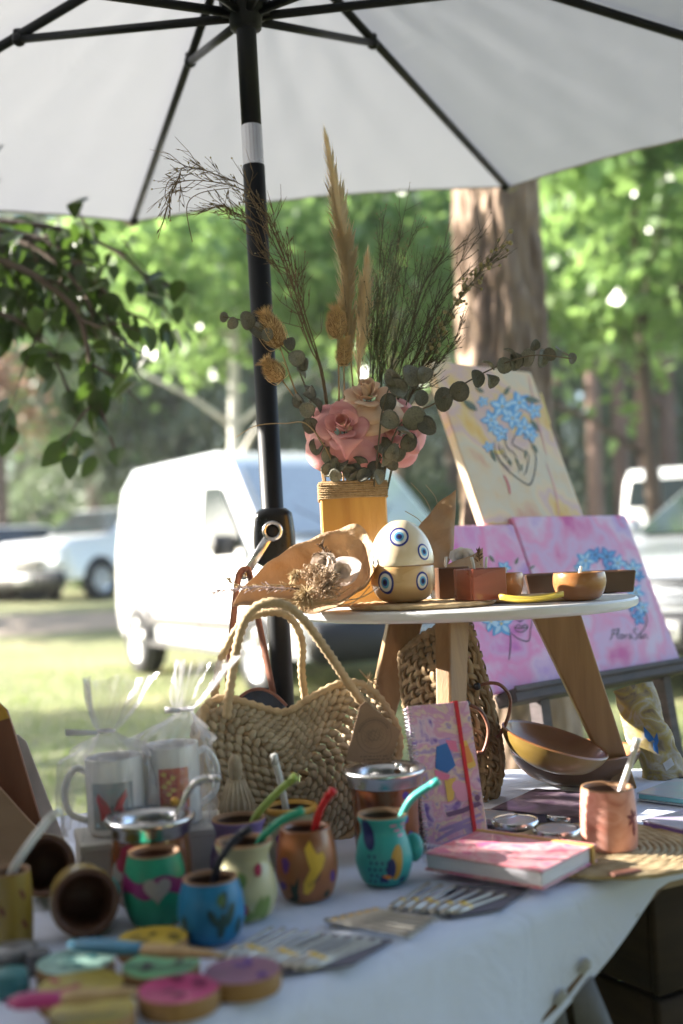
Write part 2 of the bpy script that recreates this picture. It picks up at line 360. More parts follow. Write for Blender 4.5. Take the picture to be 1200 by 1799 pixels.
for i, (px, Y, r0) in enumerate([(1043, 23, .17), (1092, 25, .20), (1132, 24, .15), (1178, 26, .24), (985, 28, .16)]):
    p = at(px, 850, Y); lab = ['thin brown trunk nearest the yellow painting', 'brown trunk left of the parked jeep', 'narrow brown trunk above the jeep roof', 'thick dark trunk at the right edge above the jeep', 'slim trunk just right of the big bark trunk'][i]
    tree('woodland_tree', 'straight woodland tree, '+lab, p.x, Y, trunk_mb(9, r0, r0*.5, (.1, 0), 2, 20+i), mat('bark_red', (.085, .050, .036), .9, (.21, .135, .10), scale=5, bump=.6, bscale=20, stretch=(1, 1, .2)), MID, 9.2, None, .7, i)
for i, (x, y, s, lab) in enumerate([(-5.6, 27.5, .8, 'behind the pickup bonnet'), (-3.0, 26, .75, 'between pickup and white van'), (1.5, 25, .8, 'behind the flower vase'), (4.2, 29, .7, 'low behind the big bark trunk'), (7.6, 31, .8, 'behind the parked jeep')]):
    t = thing('bush', 'dark green bush '+lab, 'bush', (x, y, gz(x, y)))
    c = bpy.data.objects.new('foliage', MID); COL.objects.link(c); c.parent = t; c.location = (0, 0, 1.0); c.scale = (s, s, s*.75); c.rotation_euler = (0, 0, i)
    mk('stem', trunk_mb(1.0, .05, .02, (0, 0), 3, 40+i, 6), BARKD, t)
# the big trunk beside the stall
def bigtrunk():
    mb = MB(); rr = np.random.default_rng(9); NA, NH = 150, 210; K = 26
    ca = rr.random((K*34,))*2*math.pi; chh = rr.random((K*34,))*7.5
    A, Hh = np.meshgrid(np.arange(NA)*2*math.pi/NA, np.linspace(0, 7.5, NH)); D1 = np.full(A.shape, 9.); D2 = np.full(A.shape, 9.)
    Aw = A+.10*np.sin(Hh*3.1+A*2)+.05*np.sin(Hh*7+A*5)
    for a, h in zip(ca, chh):                                       # bark plates: cracks where two plates are equally near
        da = np.abs((Aw-a+math.pi) % (2*math.pi)-math.pi)*.2*2.6; d = np.sqrt(da**2+((Hh-h)*.62)**2); m = d < D1; D2 = np.where(m, D1, np.minimum(D2, d)); D1 = np.where(m, d, D1)
    crack = np.clip((D2-D1)/.05, 0, 1)
    Rr = .203-.010*Hh+.09*np.exp(-Hh*1.5)+.022*(crack-.6)+.010*np.sin(A*2+Hh*.9)+.006*np.sin(A*7+Hh*2.5)+rr.normal(size=A.shape)*.0022+.05*np.exp(-((A-4.05)**2*6+(Hh-1.75)**2*14))+.04*np.exp(-((A-5.0)**2*8+(Hh-1.3)**2*18))
    V = [(float(Rr[j, i]*math.cos(A[j, i])), float(Rr[j, i]*math.sin(A[j, i])), float(Hh[j, i])) for j in range(NH) for i in range(NA)]
    return mb.add(V, [(j*NA+i, j*NA+(i+1) % NA, (j+1)*NA+(i+1) % NA, (j+1)*NA+i) for j in range(NH-1) for i in range(NA)])
bt = thing('big_tree', 'thick rough barked tree trunk behind the paintings, sun on its left side', 'tree', (.745, 5.0, -.05))
mk('trunk', bigtrunk(), BARK, bt)
mb = MB(); r = random.Random(3)
for i in range(9):
    a = i*.72; l = 2.0+r.random(); z = 5.0+r.random()*2.3
    mb.tube([(-.1, 0, z), (math.cos(a)*l*.5, math.sin(a)*l*.5, z+.6), (math.cos(a)*l, math.sin(a)*l, z+1.1)], [.09, .06, .02], 7)
mk('limbs', mb, BARK, bt)
cp, _ = crown_pts(4200, 30, (2.7, 2.7, 1.5), .33, 31)
c = bpy.data.objects.new('crown', fast_mesh('crown', leafquads(cp, .16, .6, .2, 31), 4, LEAF_MID)); COL.objects.link(c); c.parent = bt; c.location = (.2, 0, 7.3)

# leafy tree at the left: its low boughs hang into the picture
LEAF_NEAR = mat('leaf_near', (.014, .032, .008), .42, (.035, .060, .014), scale=14, bump=.2, bscale=120, rnd=.35, transl=.30, trc=(.08, .15, .02))
lt = thing('broadleaf_tree', 'dark leafed tree whose boughs hang in at the left under the umbrella', 'tree', (-2.3, 3.6, 0))
LT = lt.location
mk('trunk', trunk_mb(2.25, .11, .05, (.1, -.1), 0, 5), BARKD, lt)
c = bpy.data.objects.new('crown', fast_mesh('left_crown', leafquads(crown_pts(3600, 44, (.85, .60, .52), .11, 61)[0], .10, .6, .3, 61), 4, LEAF_NEAR)); COL.objects.link(c); c.parent = lt; c.location = (-.2, .05, 1.95)
lm = MB()
def lf(u, v):
    x = v; w_ = .36*math.sin(math.pi*min(1, v**.72))**.8*(1 if v < .98 else .3); s_ = (u-.5)*2
    return (s_*w_*.95, x, .10*abs(s_)*w_*2-.16*x*x+.01*math.sin(9*x))
lm.grid(lf, 5, 8); leaf0 = mk('leaf', lm, LEAF_NEAR)
def bough(name, pts, r0, nleaf, seed, spread=.06, lsz=(.06, .10), twigs=6):
    r = random.Random(seed); P = crv(pts, 6); b = MB(); n = len(P); b.tube(P, [r0*(1-.8*i/n) for i in range(n)], 6); tips = []
    for k in range(twigs):
        i = int(n*(.25+.7*k/twigs)); d = Vector((r.uniform(-.4, 1), r.uniform(-.6, .6), r.uniform(-1, .25))).normalized(); l = r.uniform(.10, .26); q = P[min(i, n-1)]
        tw = [q, q+d*l*.5+Vector((0, 0, -.01)), q+d*l+Vector((0, 0, -.05))]; b.tube(tw, [r0*.35, r0*.25, r0*.1], 4); tips.append(tw)
    o = mk(name, b, BARKD, lt, world=True)
    for k in range(nleaf):
        if k % 3: tw = r.choice(tips); q = tw[0].lerp(tw[2], r.uniform(.15, 1.05))
        else: q = P[int(n*(.15+.85*r.random()))-1]
        q = q+Vector((r.gauss(0, spread*.4), r.gauss(0, spread*.5), r.gauss(0, spread*.4)-.01)); s = r.uniform(*lsz)
        M = Matrix.Translation(q-LT) @ Matrix.Rotation(r.uniform(0, 6.28), 4, 'Z') @ Matrix.Rotation(R_(-55)+r.gauss(0, .5), 4, 'X') @ Matrix.Rotation(r.gauss(0, .6), 4, 'Y') @ Matrix.Diagonal((s*r.uniform(.8, 1.05), s, s, 1))
        l_ = leaf0 if leaf0.parent is None else leaf0.copy()
        if l_ is not leaf0: COL.objects.link(l_)
        l_.parent = o; l_.matrix_basis = M
    return o
bough('bough', [at(-120, 330, 3.2), at(0, 400, 3.15), at(90, 430, 3.1), at(170, 500, 3.05), at(225, 560, 3.0)], .016, 66, 1, .09, (.04, .09), 10)
bough('bough', [at(-140, 420, 3.0), at(-20, 450, 3.0), at(70, 490, 2.95), at(140, 560, 2.95), at(165, 680, 2.9), at(205, 800, 2.9)], .014, 38, 2, .05, (.055, .09))
bough('bough', [at(-120, 380, 3.4), at(60, 395, 3.3), at(160, 420, 3.3), at(240, 470, 3.25), at(300, 560, 3.2)], .012, 40, 3, .06, (.04, .08))
bough('bough', [at(-160, 520, 3.2), at(-40, 540, 3.2), at(40, 570, 3.15), at(100, 640, 3.1), at(135, 735, 3.1)], .011, 30, 4, .05)
bough('bough', [at(-160, 400, 3.1), at(-20, 415, 3.1), at(70, 440, 3.05), at(150, 520, 3.0), at(175, 590, 3.0)], .012, 84, 7, .11, (.04, .09), 11)
bough('bough', [at(-160, 480, 3.5), at(-60, 450, 3.4), at(20, 430, 3.4), at(100, 410, 3.3)], .012, 26, 5, .09)
bough('bough', [Vector((-2.2, 3.55, 2.2)), Vector((-1.75, 3.2, 2.3)), Vector((-1.4, 2.95, 2.30)), Vector((-1.05, 2.75, 2.24))], .016, 14, 6, .09, (.06, .11), 8)
fo = MB(); rf = random.Random(77)
for k in range(190):                                                # the deeper leaves of the same boughs, one dark mass
    px = rf.uniform(-60, 190)*rf.random()**.35; py = 392+rf.random()**1.3*(200-.45*max(px, 0)); q = at(px, py, rf.uniform(3.15, 3.6)); s = rf.uniform(.05, .09)
    fo.add(lm.v, lm.f, Matrix.Translation(q) @ Matrix.Rotation(rf.uniform(0, 6.28), 4, 'Z') @ Matrix.Rotation(R_(-55)+rf.gauss(0, .5), 4, 'X') @ Matrix.Rotation(rf.gauss(0, .6), 4, 'Y') @ Matrix.Diagonal((s, s, s, 1)))
tag(mk('deeper_foliage', fo, LEAF_NEAR, lt, world=True), None, kind='stuff')

# ================================================================== PARKED VEHICLES
WHITE = mat('car_white', (.74, .76, .77), .28, var=.02, bump=0, coat=.8, spec=.5); GLASS = mat('car_glass', (.02, .028, .032), .08, var=.1, bump=0, coat=.6)
TYRE = mat('tyre', (.022, .022, .023), .85, bump=.3); RIM = mat('wheel_rim', (.52, .53, .55), .35, metal=.8, bump=0); BLK = mat('black_plastic', (.02, .02, .022), .5, bump=.1)
SILV = mat('car_silver', (.30, .32, .34), .3, var=.03, bump=0, metal=.3, coat=.8); LAMP = mat('lamp_glass', (.62, .66, .70), .12, bump=0, coat=1); RED = mat('lamp_red', (.45, .02, .02), .2, bump=0, coat=1)
def vehicle(name, label, loc, head, prof, wid, wheels, wr, side, shield=None, rear=None, paint=WHITE, belt=1.0, roofk=.80, bumper=True, kit='front', plate=True):
    # prof: outline (x forward, z) clockwise from front bottom over the roof to rear bottom
    t = thing(name, label, 'car' if name != 'cargo_van' else 'van', loc, (0, 0, math.atan2(head[1], head[0])))
    zm = max(p[1] for p in prof)
    def hw(z): return wid/2*(1-(1-roofk)*max(0, (z-belt)/(zm-belt))**1.3)*(.93+.07*sst(.2, .5, z))
    P = []
    for i, a in enumerate(prof):
        b = prof[(i+1) % len(prof)]; n_ = max(1, int(math.hypot(b[0]-a[0], b[1]-a[1])/.25))
        for k in range(n_): P.append((a[0]+(b[0]-a[0])*k/n_, a[1]+(b[1]-a[1])*k/n_))
    mb = MB(); n = len(P); cols = [-1, -.96, -.5, 0, .5, .96, 1]; V = []; xm = max(p[0] for p in P); xn = min(p[0] for p in P)
    for x, z in P:
        for c in cols:
            e = abs(c); ins = .05 if e == 1 else 0; bow = (.10*(c*c) if x > xm-.35 else 0)
            V.append((x-bow-(ins if x > 0 else -ins)*.6, c*hw(z), z-(ins*.7 if z > .6 else 0)))
    m_ = len(cols); F = [(i*m_+k, i*m_+k+1, ((i+1) % n)*m_+k+1, ((i+1) % n)*m_+k) for i in range(n) for k in range(m_-1)]
    F += [tuple(i*m_ for i in range(n)), tuple(i*m_+m_-1 for i in range(n-1, -1, -1))]
    mb.add(V, F); mk('body', mb, paint, t, auto=50)
    for s_ in (-1, 1):
        for poly in side:
            g = MB(); g.add([(x, s_*(hw(z)+.012), z) for x, z in poly], [tuple(range(len(poly)))[::s_]]); mk('side_window', g, GLASS, t, smooth=False)
        for wx in wheels:
            a = MB(); a.lathe([(wr*1.16, -.01), (wr*1.16, .012), (wr*.9, .012)], 28, Matrix.Translation((wx, s_*(wid/2*.985), wr*1.02)) @ Matrix.Rotation(R_(90*-s_), 4, 'X')); mk('wheel_arch', a, BLK, t)
            M = Matrix.Translation((wx, s_*(wid/2-.08), wr)) @ Matrix.Rotation(R_(-90*s_), 4, 'X'); w_ = MB()
            w_.lathe([(wr*.62, .10), (wr*.7, .12), (wr*.95, .11), (wr, .07), (wr, -.08), (wr*.9, -.1), (.05, -.1)], 28, M); wh = mk('wheel', w_, TYRE, t)
            q = MB(); q.lathe([(0, .10), (wr*.15, .105), (wr*.2, .085), (wr*.5, .075), (wr*.64, .11)], 20, M)
            for sp in range(5):
                q.box((0, wr*.38, .10), (wr*.16, wr*.5, .02), .004, M @ Matrix.Rotation(sp*1.2566, 4, 'Z'))
            mk('rim', q, RIM, wh)
        mi = MB(); mx_ = side[0][0] if side else (xm-1.2, 1.1); xw = max(p[0] for p in side[0]); mi.box((xw-.12, s_*(wid/2+.10), belt+.10), (.10, .20, .17), .03); mk('wing_mirror', mi, BLK if name == 'cargo_van' else paint, t)
        hl = MB(); hl.box((xm-.10, s_*(wid/2-.22), .74 if name != 'cargo_van' else .86), (.14, .34, .18), .05); mk('headlight', hl, LAMP, t)
        tl = MB(); tl.box((xn+.03, s_*(wid/2-.14), .95), (.10, .16, .34), .03); mk('tail_light', tl, RED, t)
    for seg, nm in ((shield, 'windscreen'), (rear, 'rear_window')):
        if seg:
            (x0, z0), (x1, z1) = seg; g = MB(); dx = .025 if nm == 'windscreen' else -.025
            g.add([(x0+dx, -hw(z0)*.90, z0+.02), (x0+dx, hw(z0)*.90, z0+.02), (x1+dx, hw(z1)*.88, z1+.02), (x1+dx, -hw(z1)*.88, z1+.02)], [(0, 1, 2, 3)]); mk(nm, g, GLASS, t, smooth=False)
    if bumper:
        for xx, nm in ((xm-.05, 'front_bumper'), (xn+.05, 'rear_bumper')):
            b = MB(); b.box((xx, 0, .42), (.20, wid*.97, .30), .06); mk(nm, b, BLK, t)
    gr = MB()
    for k in range(4): gr.box((xm-.02, 0, .62+.055*k), (.05, wid*.45, .025), .008)
    mk('grille', gr, BLK, t)
    if plate:
        p = MB(); p.box((xm+.06, 0, .44), (.02, .44, .13), .004); pl = mk('number_plate', p, flat('plate', (.62, .62, .60)), t)
        q = MB()
        for k in range(7): q.box((xm+.072, -.17+.056*k, .44), (.004, .032, .07), .001)
        mk('plate_characters', q, BLK, pl)
    return t
VANP = [(2.05, .30), (2.08, .75), (1.98, 1.02), (1.35, 1.18), (.62, 1.84), (.30, 1.95), (-1.75, 1.97), (-1.98, 1.80), (-2.0, .34)]
h = Vector((.50, -.866)); v0 = Vector((-.55, 10.15))
vehicle('cargo_van', 'white panel van in full sun, nose behind the umbrella pole', (v0.x, v0.y, gz(v0.x, v0.y)), h, VANP, 1.72, (1.25, -1.38), .31, [[(1.02, 1.16), (.55, 1.64), (.18, 1.66), (.18, 1.10)]], ((1.34, 1.20), (.68, 1.78)), None, WHITE, 1.05, .86)
for o_ in bpy.data.objects['cargo_van'].children:
    if o_.name.startswith('windscreen'): o_.data.materials[0] = mat('sky_pale_glass', (.42, .45, .47), .07, var=.1, bump=0, coat=1.0, spec=1.0)  # paler base puts the sky reflection into the van windscreen colour
vn = bpy.data.objects['cargo_van']; SEAM = flat('panel_gap', (.05, .05, .055))
for s_ in (-1, 1):
    y = s_*.866
    for nm, c_, z_ in (('door_gap', (.12, y, .80), (.012, .012, .95)), ('door_gap', (1.08, y, .72), (.012, .012, .60)), ('door_gap', (-.95, y, .95), (.012, .012, 1.15)), ('sliding_rail', (-.55, y, 1.10), (1.0, .014, .03)), ('side_moulding', (-.05, y+s_*.004, .52), (2.1, .02, .07)), ('sill', (-.05, y, .30), (2.2, .016, .05))):
        mb = MB(); mb.box(c_, z_, .003); mk(nm, mb, SEAM, vn, smooth=False)
    for x_ in (.24, -.85): mb = MB(); mb.box((x_, y+s_*.012, 1.0), (.16, .03, .035), .01); mk('door_handle', mb, BLK, vn)
mb = MB(); mb.box((1.99, 0, .90), (.05, .12, .09), .02, ); mk('badge', mb, RIM, vn)
for s_ in (-1, 1): mb = MB(); mb.tube([(1.40, s_*.1, 1.19), (1.12, s_*.45, 1.43)], .008, 5); mk('wiper', mb, BLK, vn)
g = gz(-5.2, 23)
PICK = [(2.55, .42), (2.6, .95), (2.45, 1.12), (1.25, 1.22), (.55, 1.74), (-.25, 1.80), (-.80, 1.78), (-1.05, 1.28), (-2.55, 1.26), (-2.6, .5)]
vehicle('pickup_truck', 'white double cab pickup parked left of the van', (-4.45, 23.0, gz(-4.45, 23.0)), (-.52, -.854), PICK, 1.85, (1.62, -1.55), .38, [[(1.05, 1.24), (.5, 1.64), (.10, 1.68), (.10, 1.22)], [(0, 1.22), (0, 1.68), (-.62, 1.68), (-.8, 1.26)]], ((1.22, 1.25), (.6, 1.70)), None, WHITE, 1.2, .78)
HATCH = [(1.95, .35), (2.0, .72), (1.85, .92), (.95, 1.06), (.25, 1.48), (-.3, 1.55), (-1.4, 1.50), (-1.95, 1.05), (-2.0, .38)]
vehicle('parked_hatchback', 'white hatchback cut off by the left edge, tail towards us', (-7.25, 23.6, gz(-7.25, 23.6)), (-.55, .83), HATCH, 1.75, (1.25, -1.25), .33, [[(.85, 1.08), (.25, 1.42), (-.25, 1.46), (-.25, 1.05)], [(-.33, 1.05), (-.33, 1.46), (-1.2, 1.40), (-1.5, 1.10)]], ((.92, 1.09), (.3, 1.45)), ((-1.90, 1.08), (-1.48, 1.45)), WHITE, 1.05, .80)
JEEP = [(1.9, .45), (1.95, .95), (1.85, 1.12), (.75, 1.18), (.50, 1.72), (.3, 1.82), (-1.85, 1.84), (-1.95, 1.7), (-1.98, .5)]
vehicle('parked_jeep', 'boxy white jeep under the trees at the right edge', (6.05, 19.2, gz(6.05, 19.2)), (.45, .89), JEEP, 1.75, (1.2, -1.2), .37, [[(.62, 1.2), (.42, 1.62), (-.25, 1.66), (-.25, 1.2)], [(-.35, 1.2), (-.35, 1.66), (-1.7, 1.66), (-1.7, 1.2)]], ((.78, 1.22), (.52, 1.66)), ((-2.0, 1.22), (-1.97, 1.66)), WHITE, 1.15, .88)
vehicle('parked_hatchback', 'silver grey car with shining bonnet right of the pink painting', (3.55, 9.2, gz(3.55, 9.2)), (-.72, -.69), HATCH, 1.72, (1.25, -1.25), .32, [[(.85, 1.08), (.25, 1.42), (-.25, 1.46), (-.25, 1.05)], [(-.33, 1.05), (-.33, 1.46), (-1.2, 1.40), (-1.5, 1.10)]], ((.92, 1.09), (.3, 1.45)), None, SILV, 1.05, .80)

# ------------------------------------------------------------------ lawn blades
n = 26000; r = np.random.default_rng(5); yy = 2.6+9*r.random(n)**1.5; xx = (r.random(n)*2-1)*(.42*yy+.2); kp = r.random(n) < .9; xx, yy = xx[kp], yy[kp]; n = len(xx)
zz = np.array([gz(a, b) for a, b in zip(xx, yy)]); C = np.stack([xx, yy, zz], 1); hh = .025+.055*r.random(n)**2; a = r.random(n)*6.28; V = np.empty((n, 3, 3)); d = np.stack([np.cos(a), np.sin(a), 0*a], 1)*.006
V[:, 0] = C-d; V[:, 1] = C+d; V[:, 2] = C+np.stack([r.normal(size=n)*.02, r.normal(size=n)*.02, hh], 1)
go = bpy.data.objects.new('lawn_grass', fast_mesh('lawn_grass', V.reshape(-1, 3), 3, mat('blade', (.15, .19, .07), .6, (.31, .31, .15), scale=1.2, bump=0, transl=.35, trc=(.2, .3, .06)))); COL.objects.link(go)
tag(go, 'short grass of the lawn behind the stall', kind='stuff')

# ------------------------------------------------------------------ unseen wood added behind and beside the camera to cut skylight
r = np.random.default_rng(77); PT = []
for k in range(160):
    a = R_(180+180*r.random()); rad_ = 3.0+9*r.random(); cx, cy, cz = rad_*math.cos(a), rad_*math.sin(a)-1.2, 2.2+6.5*r.random()
    if k < 8: continue
    PT.append(r.normal(size=(200, 3))*np.array([1.0, 1.0, .8] if k > 7 else [.5, .35, .4])+np.array([cx, cy, cz]))
wo = bpy.data.objects.new('surrounding_wood', fast_mesh('surrounding_wood', leafquads(np.concatenate(PT), .42, .7, .1, 78), 4, mat('leaf_dark', (.018, .026, .016), .6, (.03, .042, .024), scale=1, bump=0))); COL.objects.link(wo); tag(wo, 'unseen wood added behind the camera to shade the foreground', kind='stuff')

# ------------------------------------------------------------------ bright summer air
mb = MB(); mb.box((0, 22, 11), (120, 100, 24.2), .01); hz_ = mk('haze', mb, None, smooth=False)
hm_ = bpy.data.materials.new('haze'); hm_.use_nodes = True; nt = hm_.node_tree; nt.nodes.remove(nt.nodes['Principled BSDF']); pv = nn(nt, 'VolumePrincipled'); pv.inputs['Color'].default_value = (.92, .96, 1, 1); pv.inputs['Density'].default_value = .0009; pv.inputs['Anisotropy'].default_value = .2
nt.links.new(pv.outputs[0], nt.nodes['Material Output'].inputs['Volume']); hz_.data.materials.append(hm_); tag(hz_, 'bright hazy air between the trees', kind='stuff')
# ================================================================== UMBRELLA
BLACK = mat('black_enamel', (.005, .006, .008), .45, var=.1, bump=.03, spec=.25); STEEL = mat('bright_steel', (.62, .62, .63), .26, metal=1, bump=.05, var=.06)
def canvas_mat():
    m = bpy.data.materials.new('umbrella_cloth'); m.use_nodes = True; nt = m.node_tree; L = nt.links.new; b = nt.nodes['Principled BSDF']
    b.inputs['Base Color'].default_value = (.40, .405, .43, 1); b.inputs['Roughness'].default_value = .9; b.inputs['Specular IOR Level'].default_value = .1
    tr = nn(nt, 'BsdfTranslucent'); tr.inputs[0].default_value = (.345, .355, .385, 1); mx = nn(nt, 'MixShader'); mx.inputs[0].default_value = .30
    L(b.outputs[0], mx.inputs[1]); L(tr.outputs[0], mx.inputs[2]); L(mx.outputs[0], nt.nodes['Material Output'].inputs[0])
    tc = nn(nt, 'TexCoord'); n1 = nn(nt, 'TexNoise'); n1.inputs['Scale'].default_value = 420; n2 = nn(nt, 'TexNoise'); n2.inputs['Scale'].default_value = 5; n2.inputs['Detail'].default_value = 3; n2.inputs['Distortion'].default_value = 1.5
    L(tc.outputs['Object'], n1.inputs['Vector']); L(tc.outputs['Object'], n2.inputs['Vector'])
    b1 = nn(nt, 'Bump'); b1.inputs['Strength'].default_value = .08; b1.inputs['Distance'].default_value = .001; b2 = nn(nt, 'Bump'); b2.inputs['Strength'].default_value = .08; b2.inputs['Distance'].default_value = .02
    L(n2.outputs['Fac'], b2.inputs['Height']); L(b2.outputs[0], b1.inputs['Normal']); L(n1.outputs['Fac'], b1.inputs['Height']); L(b1.outputs[0], b.inputs['Normal']); L(b1.outputs[0], tr.inputs['Normal']); return m
CLOTH = canvas_mat()
UD, UR, UP, UZA, UZT, UKX, UKY = 1.979, 1.4706, R_(63.45), EYE+1.185, EYE+.798, .039, .1756; UX = -.0625*UD
pb = at(490, 1100, UD); pt_ = at(431, 25, UD); pd = (pt_-pb)/(pt_.z-pb.z)
def pole(z): return pb+pd*(z-pb.z)
foot = pole(0.02)
um = thing('market_umbrella', 'big off white market umbrella on a black crank pole over the stall', 'umbrella', foot)
def cano(a, s, dz=0):
    dx, dy = UR*math.cos(a)*s, UR*math.sin(a)*s; return Vector((UX+dx, UD+dy, UZA+(UZT-UZA)*s+UKX*dx+UKY*dy+dz))
for k in range(8):
    a0, a1 = UP+k*math.pi/4, UP+(k+1)*math.pi/4; mb = MB(); rr = random.Random(k); ph = [rr.uniform(0, 6) for _ in range(6)]
    def fn(u, v, a0=a0, a1=a1, ph=ph):
        s = .02+.98*v; p = cano(a0, s).lerp(cano(a1, s), u); c = math.sin(math.pi*u); q = cano((a0+a1)/2, 0)
        wr = .0030*math.sin(23*u+ph[0]+3*v)*math.sin(math.pi*v)+.0022*math.sin(47*u+5*v+ph[1])*v+.0015*math.sin(31*u-22*v+ph[2])
        p = p+(q-p)*(.040*c*v**3); p.z += .003*c*math.sin(math.pi*min(1, v*1.05))+wr*c*.35; return p
    mb.grid(fn, 29, 31); mk('canopy_panel', mb, CLOTH, um, world=True)
    hm = MB(); hm.tube([fn(i/28, 1.0) for i in range(29)], .0035, 5); mk('hem', hm, mat('hem_tape', (.28, .25, .21), .9), um, world=True)
    rb = MB(); rb.tube([cano(a0, .03, -.016), cano(a0, .5, -.014), cano(a0, .985, -.012)], .0095, 8); ro = mk('rib', rb, BLACK, um, world=True)
    j = cano(a0, .36, -.022); rn = pt_+Vector((math.cos(a0), math.sin(a0), 0))*.03
    sb = MB(); sb.tube([rn, j], .0085, 8); mk('strut', sb, BLACK, um, world=True)
    jb = MB(); jb.ball(j, .014); jb.box(j+Vector((0, 0, .008)), (.02, .02, .024), .004); mk('strut_joint', jb, BLACK, um, world=True)
    pk = MB(); e = cano(a0, 1.0); d = (cano(a0, 1)-cano(a0, .9)).normalized(); sd_ = Vector((-math.sin(a0), math.cos(a0), 0))
    pk.add([e+d*.012+sd_*.03, e+d*.012-sd_*.03, e-d*.05-sd_*.008-Vector((0, 0, .024)), e-d*.05+sd_*.008-Vector((0, 0, .024)), e+d*.016-Vector((0, 0, .014))], [(0, 1, 4), (1, 2, 4), (2, 3, 4), (3, 0, 4)])
    mk('rib_pocket', pk, mat('pocket_cloth', (.30, .26, .21), .9), um, world=True, smooth=False)
    cp_ = MB(); cp_.ball(e-d*.045-Vector((0, 0, .016)), .013, 8, 6); mk('rib_end_cap', cp_, BLACK, um, world=True)
zs0 = at(440, 292, UD).z; zs1 = at(436, 222, UD).z; zc0 = at(480, 990, UD).z; zc1 = at(476, 895, UD).z
mb = MB(); mb.tube([foot, pole(zs0)], .0195, 24); mk('lower_pole', mb, BLACK, um, world=True)
mb = MB(); mb.tube([pole(zs1), pole(UZA-.01)], .0178, 24); mk('upper_pole', mb, BLACK, um, world=True)
mb = MB(); mb.tube([pole(zs0), pole(zs0+.001), pole(zs1-.001), pole(zs1)], [.0190, .0185, .0185, .0180], 24, cap=False); sl = mk('metal_sleeve', mb, STEEL, um, world=True)
mb = MB(); q = pole((zs0+zs1)/2+.012)
mb.tube([q+Vector((-.004, -.0195, .014)), q+Vector((-.003, -.0197, -.008)), q+Vector((.004, -.0197, -.011)), q+Vector((.009, -.0185, -.008)), q+Vector((.010, -.018, .014))], .0009, 5); mk('sleeve_clip', mb, BLK, sl, world=False)
mb = MB(); q = pt_; mb.lathe([(.019, -.03), (.028, -.026), (.030, -.004), (.044, 0), (.046, .022), (.03, .028), (.03, .05), (.019, .055)], 24, Matrix.Translation(q)); mk('runner_hub', mb, BLACK, um, world=True)
mb = MB(); q = pole(UZA-.03); mb.lathe([(.02, -.02), (.05, -.01), (.05, .015), (.02, .03), (0, .035)], 24, Matrix.Translation(q)); mk('top_hub', mb, BLACK, um, world=True)
# base stone
mb = MB(); mb.lathe([(.0, 0), (.24, 0), (.25, .02), (.24, .06), (.06, .085), (.035, .09), (.03, .3), (.0205, .3)], 32); mk('base', mb, BLK, um)
# crank box
cz = (zc0+zc1)/2; q = pole(cz)-Vector((-.001, .006, 0)); hb = MB()
hb.grid(lambda u, v: (q.x+.5*.072*(abs(math.cos(6.2832*u))**.45)*math.copysign(1, math.cos(6.2832*u))*(.80+.20*math.sin(math.pi*min(1, .15+.8*v))) if 0 < v < 1 else q.x+.030*math.cos(6.2832*u)*.75,
                      q.y+.5*.064*(abs(math.sin(6.2832*u))**.45)*math.copysign(1, math.sin(6.2832*u)) if 0 < v < 1 else q.y+.024*math.sin(6.2832*u), q.z-.052+.100*v), 40, 14, cu=True)
hs = mk('crank_housing', hb, mat('gloss_black', (.005, .006, .008), .28, bump=.02, spec=.35), um, world=True)
kc = at(479, 933, q.y-.034); kn = at(429, 1010, q.y-.044)
MX = lambda c: Matrix.Translation(c) @ Matrix.Rotation(R_(90), 4, 'X')
mb = MB(); mb.lathe([(.011, -.006), (.0175, -.006), (.0175, .006), (.0155, .008), (.012, .008), (.011, .005)], 28, MX(kc)); mk('crank_ring', mb, STEEL, um, world=True)
mb = MB(); mb.lathe([(0, .004), (.007, .005), (.011, .002), (.011, -.006)], 24, MX(kc)); mk('crank_axle', mb, BLACK, um, world=True)
d = (kn-kc); L_ = d.length; ang = math.atan2(d.z, d.x)
mb = MB(); mb.box((L_/2+.006, 0, 0), (L_-.016, .004, .0155), .0015, Matrix.Translation(kc) @ Matrix.Rotation(-ang, 4, 'Y')); mk('crank_handle', mb, STEEL, um, world=True)
mb = MB(); mb.lathe([(0, .020), (.005, .021), (.0075, .018), (.0085, .010), (.0075, -.004), (0, -.004)], 20, MX(kn)); mk('crank_knob', mb, STEEL, um, world=True)

# ================================================================== MAIN TABLE + CLOTH
front = [(-.85, .36), (-.45, .70), (-.126, .98), (.255, 1.30), (.40, 1.38), (.95, 1.66)]
back = [(.95, 1.90), (.60, 1.93), (.30, 2.0), (.05, 1.98), (-.95, 1.60)]
tb = thing('market_table', 'long market table under the white cloth', 'table', (0, 1.4, 0))
mb = MB(); mb.prism([(x*.965, (y-1.4)*.94+.005) for x, y in front+back], ZT-.03, ZT-.004); mk('tabletop', mb, mat('ply', (.25, .17, .10), .7, (.33, .24, .15), scale=6, stretch=(1, 8, 1)), tb, smooth=False)
for x, y in ((-.72, .72), (-.8, 1.5), (.78, 1.72), (.75, 2.1)):
    mb = MB(); mb.tube([(x, y-1.4, 0), (x, y-1.4, ZT-.03)], .016, 10); mk('leg', mb, BLK, tb)
ol = []; pts = front+back; pts2 = pts+[pts[0]]; tlen = 0
for a, b in zip(pts2, pts2[1:]):
    l = math.hypot(b[0]-a[0], b[1]-a[1]); n_ = max(2, int(l/.02))
    for k in range(n_): ol.append((a[0]+(b[0]-a[0])*k/n_, a[1]+(b[1]-a[1])*k/n_))
